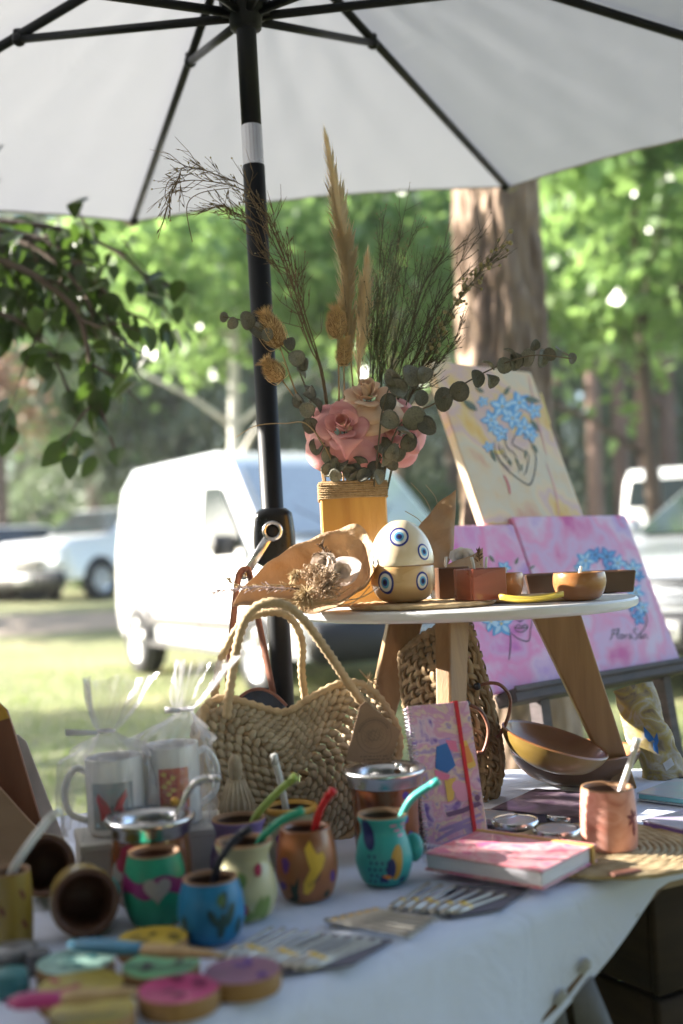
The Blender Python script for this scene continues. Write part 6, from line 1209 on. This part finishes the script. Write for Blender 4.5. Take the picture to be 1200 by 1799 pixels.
# white pot with yellow rim
t, pr, c, h_, R1 = cup('white flowered mate pot with golden rim behind the brown cup', 512, 1530, 100, 1418, 'pot', CRM, rimm=paint('gold', (.60, .33, .05)))
dec(t, pr, 'violet_flower', PURP, [ell(.006, .006, .024, h_*.72, 0, 10), ell(.006, .006, .030, h_*.60, 0, 10), ell(.006, .006, -.012, h_*.55, 0, 10), ell(.006, .006, .006, h_*.62, 0, 10), ell(.006, .006, -.028, h_*.70, 0, 10)])
mb = MB(); mb.lathe([(R1*.99, h_-.006), (R1*1.07, h_-.004), (R1*1.07, h_+.001), (R1*.98, h_+.003)], 40); mk('gold_band', mb, paint('gold', (.60, .33, .05)), t)
straw('white drinking straw in the gold rimmed pot', 0, 0, [(508, 1480, c.y), (502, 1420, c.y), (492, 1370, c.y), (481, 1326, c.y)], .0043, paint('white', (.66, .66, .66)))
# silver rimmed gourds
BRN2 = mat('amber_gourd', (.13, .035, .010), .28, (.26, .085, .022), scale=6, stretch=(1, 1, 2), bump=.08, coat=.7)
t, pr, c, h_, R1 = cup('tall brown mate with silver rim and violet flowers behind the turquoise pot', 683, 1512, 126, 1362, 'flare', BRN2, metal=True, inner=GOURD)
dec(t, pr, 'violet_flower', paint('vflower', (.07, .04, .36)), [ell(.007, .006, -.012+.0085*k, h_*(.46+.05*math.sin(k*1.9)), 0, 9) for k in range(5)]+[ell(.005, .005, .026, h_*.80, 0, 8), ell(.005, .005, .032, h_*.30, 0, 8)]); straw('short silver straw in the tall silver rimmed mate', 0, 0, [(690, 1400, c.y), (697, 1360, c.y), (700, 1342, c.y)], .004, STEEL)
t, pr, c, h_, R1 = cup('stout brown mate with wide silver rim behind the green cup', 260, 1598, 140, 1448, 'belly', BRN2, metal=True, inner=GOURD)
dec(t, pr, 'red_flower', CRIM, [ell(.013, .010, -.018, h_*.72, .3, 12), ell(.010, .008, -.006, h_*.62, -.4, 12), ell(.009, .008, -.028, h_*.58, 0, 12)]); dec(t, pr, 'blue_dash', paint('bluedash', (.04, .16, .36)), [ell(.006, .003, .006, h_*.78, .3, 8), ell(.007, .0035, .014, h_*.68, 0, 8)]); dec(t, pr, 'grey_skull', flat('grey_p', (.3, .3, .28)), [ell(.010, .011, -.036, h_*.48, 0, 12)]); dec(t, pr, 'teal_patch', TEAL, [ell(.009, .012, -.042, h_*.28, 0, 12)])
mb = MB(); mp = wrapper(pr, TOCAM+1.25)
for k in range(16): mb.tube([mp(0, h_*(.1+.05*k), .0004), mp(.003, h_*(.125+.05*k), .0012), mp(.0, h_*(.145+.05*k), .0004)], .0008, 4)
tag(mk('stitching', mb, DRYS, t), None, kind='stuff')
straw('bent silver straw in the stout silver rimmed mate', 0, 0, [(300, 1470, c.y), (312, 1430, c.y), (326, 1398, c.y), (342, 1376, c.y-.002), (360, 1368, c.y-.003), (386, 1367, c.y-.004)], .0040, STEEL)
mb = MB(); tag(mk('straw_bead', MB().ball(at(307, 1408, c.y-.001), .0052), mat('brass', (.55, .33, .08), .3, metal=1)), 'small brass bead on the bent silver straw', 'bead')
# green cup with heart, blue cup with cactus
GRN = paint('emerald', (.012, .27, .16)); t, pr, c, h_, R1 = cup('emerald mate cup with a magenta band and a grey heart', 268, 1632, 110, 1500, 'barrel', GRN)
MAG = paint('magenta', (.20, .012, .13)); nb_ = 26; mb = MB(); mp = wrapper(pr, TOCAM); V = []
for k in range(nb_+1):
    x = -.085+.17*k/nb_; V += [mp(x, .036+.0035*math.sin(k*.9), .0005), mp(x, .0455+.003*math.sin(k*1.2+1), .0006), mp(x, .053+.0035*math.sin(k*.8+2), .0005)]
mb.add(V, [(3*k+j, 3*k+3+j, 3*k+4+j, 3*k+1+j) for k in range(nb_) for j in (0, 1)]); mk('magenta_band', mb, MAG, t)
dec(t, pr, 'heart', flat('heart_grey', (.36, .32, .30)), [heart2(.0145, .008, .043)], .0, .0012, 4); dec(t, pr, 'heart_border', flat('heart_grey', (.36, .32, .30)), [ell(.006, .004, -.012+.010*k, .004+h_-.008, 0, 8) for k in range(3)], .1, .0007) if False else None
BLUE = paint('azure', (.010, .17, .36)); t, pr, c, h_, R1 = cup('azure blue mate cup painted with a dark cactus', 368, 1664, 116, 1546, 'barrel', BLUE)
dec(t, pr, 'cactus_pad', paint('cactus', (.012, .055, .06)), [ell(.0045, .013, .014, .022, -.2, 14), ell(.004, .010, .006, .030, .5, 12), ell(.0045, .012, .024, .032, -.4, 12), ell(.004, .009, .017, .046, -.1, 12), ell(.004, .010, .034, .018, -.3, 12), ell(.003, .008, -.026, .024, .1, 10), ell(.003, .007, -.022, .014, .3, 10)]); dec(t, pr, 'cactus_bud', paint('budgreen', (.06, .13, .04)), [ell(.004, .006, .014, .047, 0, 10)], off=.0009)
# pink cup on the straw mat
t, pr, c, h_, R1 = cup('dusty pink mate cup with dark red flower on the straw mat', 1081, 1508, 97, 1396, 'cyl', wash('pink_cup', [(.40, .13, .09), (.56, .25, .19), (.62, .32, .26), (.54, .22, .16)], 22, .5, 3, 1, 4, .2), rimm=GOURD); t.location.z += .008
dec(t, pr, 'dark_flower', paint('wine', (.14, .02, .03)), [leaf2(.012, .005, .026, .040, a) for a in (.6, 1.7, 2.8, 3.9, 5.0)]+[ell(.003, .008, .027, .026, 0, 8)])
straw('silver straw leaning in the dusty pink cup', 0, 0, [(1078, 1440, c.y), (1090, 1392, c.y), (1106, 1345, c.y-.004), (1120, 1298, c.y-.008)], .0042, mat('satin_steel', (.60, .60, .62), .4, metal=.6))
# yellow cup at the left edge and wooden tumblers lying on their sides
YOC = mat('paint_mustard', (.21, .13, .012), .4, (.30, .20, .02), scale=10, bump=.08, coat=.3); t, pr, c, h_, R1 = cup('mustard cup with brown leaf marks at the left edge', 12, 1668, 76, 1532, 'cyl', YOC)
dec(t, pr, 'brown_leaf', paint('rust', (.14, .035, .012)), [leaf2(.014, .005, .016, .060, -1.1), leaf2(.014, .005, .018, .030, -1.1), leaf2(.012, .005, -.004, .045, -1.1)])
straw('white straw leaning out of the mustard cup', 0, 0, [(10, 1570, c.y), (22, 1530, c.y), (50, 1485, c.y), (85, 1440, c.y+.01), (104, 1424, c.y+.012)], .0043, paint('white', (.66, .66, .66)))
def tumbler(label, px, py, rpx, Y, axis, ln):
    c = at(px, py, Y); r_ = rpx*pxm(Y); ax = Vector(axis).normalized(); t = thing('wooden_tumbler', label, 'cup', c); Q = ax.to_track_quat('Z', 'Y').to_matrix().to_4x4()
    mb = MB(); mb.lathe([(0, -ln), (r_*.8, -ln), (r_*.92, -ln*.8), (r_, -ln*.3), (r_, -.002), (r_*.98, 0)], 40, Q); mk('cup_body', mb, YOC, t); mb = MB(); mb.lathe([(r_*.985, .0003), (r_*.82, .0005), (r_*.78, -ln*.1), (r_*.70, -ln*.8), (0, -ln*.86)], 40, Q); mk('inside', mb, mat('tumbler_in', (.085, .032, .016), .5, (.14, .06, .03), scale=10, coat=.2), t)
tumbler('wooden tumbler lying open towards us beside the green cup', 150, 1586, 59, 1.19, (.30, -.92, .10), .075); tumbler('wooden tumbler propped behind the other one at the left', 78, 1520, 53, 1.30, (.25, -.90, .28), .075)
# ================================================================== MUGS IN CELLOPHANE ON CARTONS
PORC = mat('porcelain', (.72, .72, .73), .18, var=.02, bump=0, coat=.6); CARD = mat('white_carton', (.56, .54, .50), .7, var=.05, bump=.15)
def film_mat():
    m = bpy.data.materials.new('cellophane'); m.use_nodes = True; nt = m.node_tree; L = nt.links.new; nt.nodes.remove(nt.nodes['Principled BSDF']); out = nt.nodes['Material Output']
    tr = nn(nt, 'BsdfTransparent'); tr.inputs[0].default_value = (.95, .95, .96, 1); gl = nn(nt, 'BsdfGlossy'); gl.inputs['Roughness'].default_value = .12; gl.inputs[0].default_value = (.9, .9, .92, 1); df = nn(nt, 'BsdfTranslucent'); df.inputs[0].default_value = (.8, .8, .82, 1); dd = nn(nt, 'BsdfDiffuse'); dd.inputs[0].default_value = (.75, .75, .78, 1)
    tc = nn(nt, 'TexCoord'); mp = nn(nt, 'Mapping'); mp.inputs['Scale'].default_value = (1, 1, .35); no = nn(nt, 'TexNoise'); no.inputs['Scale'].default_value = 70; no.inputs['Detail'].default_value = 4; no.inputs['Distortion'].default_value = 1.5; L(tc.outputs['Object'], mp.inputs[0]); L(mp.outputs[0], no.inputs['Vector'])
    bp = nn(nt, 'Bump'); bp.inputs['Strength'].default_value = .9; bp.inputs['Distance'].default_value = .006; L(no.outputs['Fac'], bp.inputs['Height']); L(bp.outputs[0], gl.inputs['Normal'])
    m1 = nn(nt, 'MixShader'); m1.inputs[0].default_value = .5; L(df.outputs[0], m1.inputs[1]); L(dd.outputs[0], m1.inputs[2]); m0 = nn(nt, 'MixShader'); m0.inputs[0].default_value = .45; L(m1.outputs[0], m0.inputs[1]); L(gl.outputs[0], m0.inputs[2])
    lw = nn(nt, 'LayerWeight'); lw.inputs['Blend'].default_value = .35; L(bp.outputs[0], lw.inputs['Normal']); ma = nn(nt, 'MapRange'); ma.inputs['To Min'].default_value = .11; ma.inputs['To Max'].default_value = .55; L(lw.outputs['Facing'], ma.inputs['Value'])
    m2 = nn(nt, 'MixShader'); L(ma.outputs[0], m2.inputs[0]); L(tr.outputs[0], m2.inputs[1]); L(m0.outputs[0], m2.inputs[2]); L(m2.outputs[0], out.inputs[0]); return m
FILM = film_mat(); ZB = ZT+.062
def carton(label, c, s, h, rz):
    t = thing('white_carton', label, 'box', (c.x, c.y, ZT+.002), (0, 0, rz)); mb = MB(); mb.box((0, 0, h/2-.004), (s, s, h-.008), .002); mk('box_body', mb, CARD, t, smooth=False); mb = MB(); mb.box((0, 0, h-.006), (s+.003, s+.003, .011), .002); mk('lid', mb, CARD, t, smooth=False)
def mug(label, px, py, wpx, hpx, hand):
    c = on(px, py, ZB); r_ = wpx/2*pxm(c.y+.03); c = Vector((c.x, c.y+r_, ZB+.0015)); h_ = hpx*pxm(c.y); t = thing('white_mug', label, 'mug', c, (0, R_(-1), 0)); pr = [(r_*.9, 0), (r_*.98, .003), (r_, .008), (r_, h_-.002), (r_*.985, h_)]
    mb = MB(); mb.lathe([(0, .002), (r_*.88, 0)]+pr+[(r_*.95, h_-.001), (r_*.93, h_-.004), (r_*.92, .006), (0, .005)], 48); mk('mug_body', mb, PORC, t)
    mb = MB(); a = R_(hand); d = Vector((math.cos(a), math.sin(a), 0)); mb.tube(crv([d*(r_*.97)+Vector((0, 0, h_*.82)), d*(r_*1.35)+Vector((0, 0, h_*.86)), d*(r_*1.72)+Vector((0, 0, h_*.62)), d*(r_*1.60)+Vector((0, 0, h_*.30)), d*(r_*.97)+Vector((0, 0, h_*.16))], 7), .0052, 10, flat=.8); mk('handle', mb, PORC, t)
    return t, pr, c, r_, h_
c1m = on(195, 1474, ZB); carton('white carton under the butterfly mug', Vector((c1m.x, c1m.y+.035, 0)), .092, .060, R_(18)); c2m = on(298, 1458, ZB); carton('white carton under the red flower mug', Vector((c2m.x+.032, c2m.y+.05, 0)), .092, .060, R_(14))
t, pr, c, r_, h_ = mug('white mug printed with a red butterfly, wrapped in cellophane', 196, 1474, 100, 130, 186); mug1 = (c, r_, h_)
def rect2(x0, x1, y0, y1, n=10): return [(x0+(x1-x0)*i/n, y0) for i in range(n)]+[(x1, y0+(y1-y0)*i/n) for i in range(n)]+[(x1-(x1-x0)*i/n, y1) for i in range(n)]+[(x0, y1-(y1-y0)*i/n) for i in range(n)]
dec(t, pr, 'print_panel', wash('print_grey', [(.16, .22, .26), (.24, .32, .34), (.30, .30, .32), (.18, .24, .27)], 40, .4, 3, 1, 2, .3), [rect2(-.022, .029, h_*.10, h_*.70)], 0, .0005, 5)
dec(t, pr, 'butterfly_wing', paint('bred', (.50, .02, .03)), [[(.003, h_*.34), (-.004, h_*.46), (-.014, h_*.58), (-.016, h_*.50), (-.013, h_*.38), (-.011, h_*.22), (-.004, h_*.22)], [(.004, h_*.34), (.009, h_*.48), (.020, h_*.62), (.021, h_*.52), (.015, h_*.40), (.017, h_*.26), (.008, h_*.26)]], 0, .0009, 3); dec(t, pr, 'butterfly_body', EK, [ell(.0018, .010, .0035, h_*.32, .1, 10)], 0, .0012, 1); dec(t, pr, 'wing_veins', EK, [[(.003, h_*.34), (-.008, h_*.45), (-.014, h_*.56)], [(.004, h_*.36), (.012, h_*.50), (.019, h_*.60)], [(.004, h_*.32), (.012, h_*.30), (.016, h_*.27)]], 0, .0012, lines=.0012)
dec(t, pr, 'print_mark', BLU3, [[(-.020, h_*.13), (-.012, h_*.13), (-.016, h_*.20)]], 0, .0009, 1)
t, pr, c, r_, h_ = mug('white mug printed with red and yellow flowers beside the butterfly mug', 298, 1458, 100, 136, 30); mug2 = (c, r_, h_)
dec(t, pr, 'print_panel', wash('print_red', [(.40, .02, .03), (.56, .06, .05), (.62, .22, .08), (.50, .03, .05), (.62, .36, .16)], 95, .4, 3, 1.5, 2, .3), [rect2(-.010, .027, h_*.16, h_*.74)], 0, .0005, 5); dec(t, pr, 'pink_triangle', paint('pinkt', (.62, .22, .36)), [[(.012, h_*.17), (.024, h_*.17), (.022, h_*.36)]], 0, .0010, 2)
dec(t, pr, 'yellow_flower', YELS, [ell(.0035, .003, .002+.006*math.sin(k*2.1), h_*(.42+.05*k), 0, 8) for k in range(6)], 0, .0010, 1)
def cello(label, mug_, npx, npy, tops, seed):
    c, r_, h_ = mug_; nk = at(npx, npy, c.y); t = thing('cellophane_bag', label, 'bag', c); rr = random.Random(seed); ph = [rr.uniform(0, 6) for _ in range(8)]; top = at(*tops[0], c.y); tw = tops[1]*pxm(c.y)
    def fn(u, v):
        a = 2*math.pi*u
        if v < .5: f = v/.5; z = c.z-.002+f*(h_*1.02); R_a = r_*(1.42+.55*max(0, math.cos(a-R_(186)))**2*(seed == 1))*(1-.08*f); cx, cy = c.x, c.y
        elif v < .75: f = (v-.5)/.25; f2 = sst(0, 1, f); z = c.z+h_*1.02+(nk.z-c.z-h_*1.02)*f; R_a = r_*1.36*(1-f2)+.009*f2; cx, cy = c.x+(nk.x-c.x)*f2, c.y+(nk.y-c.y)*f2
        else: f = (v-.75)/.25; z = nk.z+(top.z-nk.z)*f; R_a = .009+tw*.5*f**.7*(.55+.45*abs(math.cos(a))); cx, cy = nk.x+(top.x-nk.x)*f, nk.y
        wv = 1+(.07*math.sin(a*5+ph[0]+v*7)+.05*math.sin(a*11+ph[1]-v*9)+.04*math.sin(a*17+ph[2]+v*14))*(1+1.2*(v > .5)); return (cx+R_a*wv*math.cos(a), cy+R_a*wv*math.sin(a)*(.9 if v < .75 else .5), z+.004*math.sin(a*4+ph[3])*(v > .9))
    mb = MB(); mb.grid(fn, 56, 44, cu=True); mk('film', mb, FILM, t, world=True)
    mb = MB(); mb.tube([nk+Vector((.0105*math.cos(k*.6283), .0105*math.sin(k*.6283), 0)) for k in range(10)], .0016, 5, closed=True); mk('tie', mb, flat('tie_white', (.62, .6, .66)), t, world=True)
    mb = MB(); s_ = -1 if seed == 1 else -.5; mb.add([nk+Vector((s_*.008, -.010, .002)), nk+Vector((s_*.008, -.010, -.003)), nk+Vector((s_*.045, -.014, -.002)), nk+Vector((s_*.046, -.014, .006))], [(0, 1, 2, 3)]); mk('tie_end', mb, flat('tie_white', (.62, .6, .66)), t, world=True, solid=.0008)
cello('clear cellophane bag tied above the butterfly mug', mug1, 186, 1284, ((208, 1190), 95), 1); cello('clear cellophane bag tied above the red flower mug', mug2, 325, 1246, ((362, 1160), 78), 2)

# ================================================================== BOARDS AT THE LEFT EDGE
def lean_board(name, label, cat, Y, poly, m, th, extra=None, tilt=.25):
    pl = Plane(at(40, 1500, Y), Vector((1, .12, 0)), Vector((0, tilt, 1))); pl.u = (pl.u-pl.e*pl.u.dot(pl.e)).normalized(); pl.n = pl.e.cross(pl.u); t = thing(name, label, cat, pl.O)
    def slab(nm, py, m, off): 
        P = [pl.loc(*q) for q in py]; A = [pl.mp()(x, y, off) for x, y in P]; B = [pl.mp()(x, y, -th) for x, y in P]; n_ = len(P); mb = MB(); mb.add(A+B, [tuple(range(n_)), tuple(range(2*n_-1, n_-1, -1))]+[(i, n_+i, n_+(i+1) % n_, (i+1) % n_) for i in range(n_)]); mk(nm, mb, m, t, world=True, smooth=False, bev=.0015)
    slab('board', poly, m, 0)
    for nm, py, mm in extra or []: slab(nm, py, mm, .0008)
lean_board('white_board', 'narrow white panel leaning behind the brown board', 'panel', 1.52, [(-20, 1285), (32, 1290), (46, 1302), (80, 1390), (128, 1512), (60, 1520), (-20, 1500)], mat('panel_white', (.50, .47, .45), .7), .004)
lean_board('cutting_board', 'reddish brown cutting board with mustard top leaning at the left edge', 'board', 1.47, [(-90, 1225), (-5, 1230), (12, 1246), (22, 1275), (80, 1470), (90, 1500), (-90, 1500)], mat('board_brown', (.13, .042, .016), .5, (.19, .07, .028), scale=6, stretch=(5, 1, .8), bump=.1), .012, [('painted_top', [(-88, 1226), (-5, 1231), (11, 1247), (17, 1262), (-88, 1292)], mat('mustard_top', (.40, .22, .02), .5))])
lean_board('cutting_board', 'pale wooden board standing in front of the brown one', 'board', 1.44, [(-90, 1300), (-30, 1350), (0, 1384), (50, 1440), (135, 1525), (150, 1560), (-90, 1560)], mat('board_tan', (.25, .155, .085), .55, (.33, .215, .125), scale=6, stretch=(1, 1, 4), bump=.1), .014)
# ================================================================== COASTERS AND SPREADERS
CORK = mat('coaster_edge', (.23, .12, .04), .7, (.32, .18, .07), scale=20, bump=.3)
def coaster(label, px, py, wpx, m, seed, dcol=None, z=0):
    c = on(px, py, ZT+.017+z); r_ = wpx/2*pxm(c.y); t = thing('painted_coaster', label, 'coaster', (c.x, c.y, ZT+.0015+z)); mb = MB(); mb.lathe([(0, 0), (r_*.97, 0), (r_, .002), (r_, .0145), (r_*.985, .0165)], 44); mk('disc', mb, CORK, t, auto=50); mb = MB(); mb.lathe([(r_*.985, .0166), (0, .0171)], 40); mk('painted_face', mb, m, t)
    if dcol:
        rr = random.Random(seed)
        for k in range(6):
            a = rr.random()*6.28; q = r_*.62*rr.random()**.5; mb = MB(); mb.fill(leaf2(r_*.42, r_*.2, q*math.cos(a), q*math.sin(a), rr.random()*6.28), lambda x, y, o_: (x, y, .0174+o_), .0001*k, 1); mk('painted_leaf', mb, dcol, t, smooth=False)
coaster('pale turquoise painted coaster at the left', 133, 1690, 134, paint('seafoam', (.22, .36, .31)), 1, paint('tealdark', (.03, .13, .14))); coaster('mint green painted coaster in the middle', 283, 1696, 134, paint('mint', (.16, .40, .20)), 2, paint('greydark', (.06, .07, .06))); coaster('bright pink painted coaster at the front', 314, 1738, 142, paint('hotpink', (.36, .03, .13)), 3, paint('wine2', (.12, .005, .05)))
coaster('dull purple painted coaster at the table edge', 426, 1706, 134, paint('dullpurple', (.20, .09, .16)), 4, PURP); coaster('yellow speckled coaster under the olive pair', 268, 1648, 122, paint('yellowsp', (.48, .34, .03)), 5, paint('olive3', (.12, .09, .01))); coaster('olive coaster with pink flowers under the pink spreader', 142, 1732, 148, paint('olive', (.32, .25, .04)), 6, CRIM); coaster('plain olive coaster at the bottom edge', 162, 1776, 150, paint('olive2', (.36, .28, .05)), 7)
HW = mat('handle_wood', (.32, .20, .08), .6, (.42, .28, .13), scale=12, stretch=(6, 1, 1), bump=.1)
def spreader(label, a, b, m, fl, blade_first=True):
    A, B = on(*a, ZT+.034), on(*b, ZT+.034); t = thing('wooden_spreader', label, 'spreader', A); P = [A.lerp(B, k/12) for k in range(13)]; i = int(12*fl)
    mb = MB(); mb.tube(P[:i+1], [.004]+[.0085+.003*math.sin(math.pi*k/i) for k in range(1, i)]+[.0085], 10, flat=.55); mk('painted_end', mb, m, t, world=True); mb = MB(); mb.tube(P[i:], [.0085]+[.0085+.002*math.sin(k) for k in range(1, 12-i)]+[.004], 10, flat=.55); mk('wooden_end', mb, HW, t, world=True)
spreader('wooden spreader with blue painted end across the coasters', (122, 1658), (388, 1678), paint('skyblue', (.05, .20, .32)), .53); spreader('wooden spreader with pink painted end at the lower left', (12, 1762), (242, 1742), paint('pinkh', (.40, .03, .15)), .45)
for k, (px, py, rpx, lab, m) in enumerate(((18, 1712, 40, 'dark lidded jar at the lower left edge', mat('jar_dark', (.03, .03, .035), .3, coat=.5)), (6, 1760, 34, 'small teal jar at the very corner', paint('tealjar', (.04, .17, .18))), (58, 1722, 22, 'tiny grey pot left of the olive coaster', flat('potgrey', (.10, .10, .11))))):
    c = T(px, py)+Vector((0, .02, 0)); r_ = rpx*pxm(c.y); t = thing('little_jar', lab, 'jar', c); mb = MB(); mb.lathe([(0, 0), (r_*.9, 0), (r_, .004), (r_, .010), (r_*.9, .013)], 30); mk('jar_body', mb, m, t); mb = MB(); mb.lathe([(r_*.92, .012), (r_*.92, .018), (r_*.85, .020), (0, .020)], 30); mk('lid', mb, m if k else mat('lid_grey', (.2, .2, .21), .4, metal=.5), t)
# ================================================================== METAL STRAWS LAID OUT ON THE CLOTH
BOM = mat('bombilla_steel', (.42, .40, .36), .34, metal=.85, var=.15, scale=60); GOLD = mat('gold_ring', (.62, .40, .08), .3, metal=.8)
def bombilla(lab, grp, a, b, ringf, dz):
    A, B = on(*a, ZT+.006+dz), on(*b, ZT+.006+dz); t = thing('metal_straw', lab, 'metal straw', A, group=grp); P = [A.lerp(B, k/10) for k in range(11)]
    mb = MB(); mb.tube(P, [.0030, .0052, .0056, .0046, .0028, .0026, .0026, .0026, .0026, .0028, .0032], 8, flat=.7); mk('tube', mb, BOM, t, world=True); q = A.lerp(B, ringf); d = (B-A).normalized(); mb = MB(); mb.tube([q-d*.005, q-d*.002, q+d*.002, q+d*.005], [.0030, .0042, .0042, .0030], 10); mk('gold_ring', mb, GOLD, t, world=True)
G1 = ['leftmost', 'second', 'third', 'fourth', 'fifth', 'sixth', 'seventh', 'eighth', 'ninth', 'last']
for k in range(10): bombilla(G1[k]+' gold ringed metal straw in the fan nearest the coasters', 'metal straws nearest the coasters', (384+16.5*k, 1684+2.2*k), (478+21*k, 1630+2.5*k), .27+.05*(k*5 % 3), .0012*(k % 3))
for k in range(6): bombilla(G1[k]+' metal straw of the bundle pointing right in the middle', 'metal straws in the middle bundle', (572+15*k, 1616-3.2*k), (722+9*k, 1645-6*k), .12, .0012*(k % 3))
for k in range(7): bombilla(G1[k]+' gold ringed metal straw of the fan below the pink notebook', 'metal straws below the notebook', (684+18*k, 1598+1.2*k), (752+23*k, 1552+3.2*k), .30+.05*(k*7 % 3), .0012*(k % 3))
for nm, P in (('folder', [(560, 1640), (690, 1652), (620, 1695), (500, 1712), (470, 1700)]), ('folder', [(800, 1556), (930, 1560), (880, 1598), (790, 1612), (760, 1600)])):
    mb = MB(); Q = [on(x, y, ZT+.004) for x, y in P]; mb.add(Q, [tuple(range(len(Q)-1, -1, -1))]); tag(mk('dark_cloth', mb, mat('dark_felt', (.10, .10, .14), .9), smooth=False, solid=.002), 'dark grey cloth under the metal straws '+('nearest the coasters' if P[0][0] < 600 else 'below the notebook'), 'cloth')
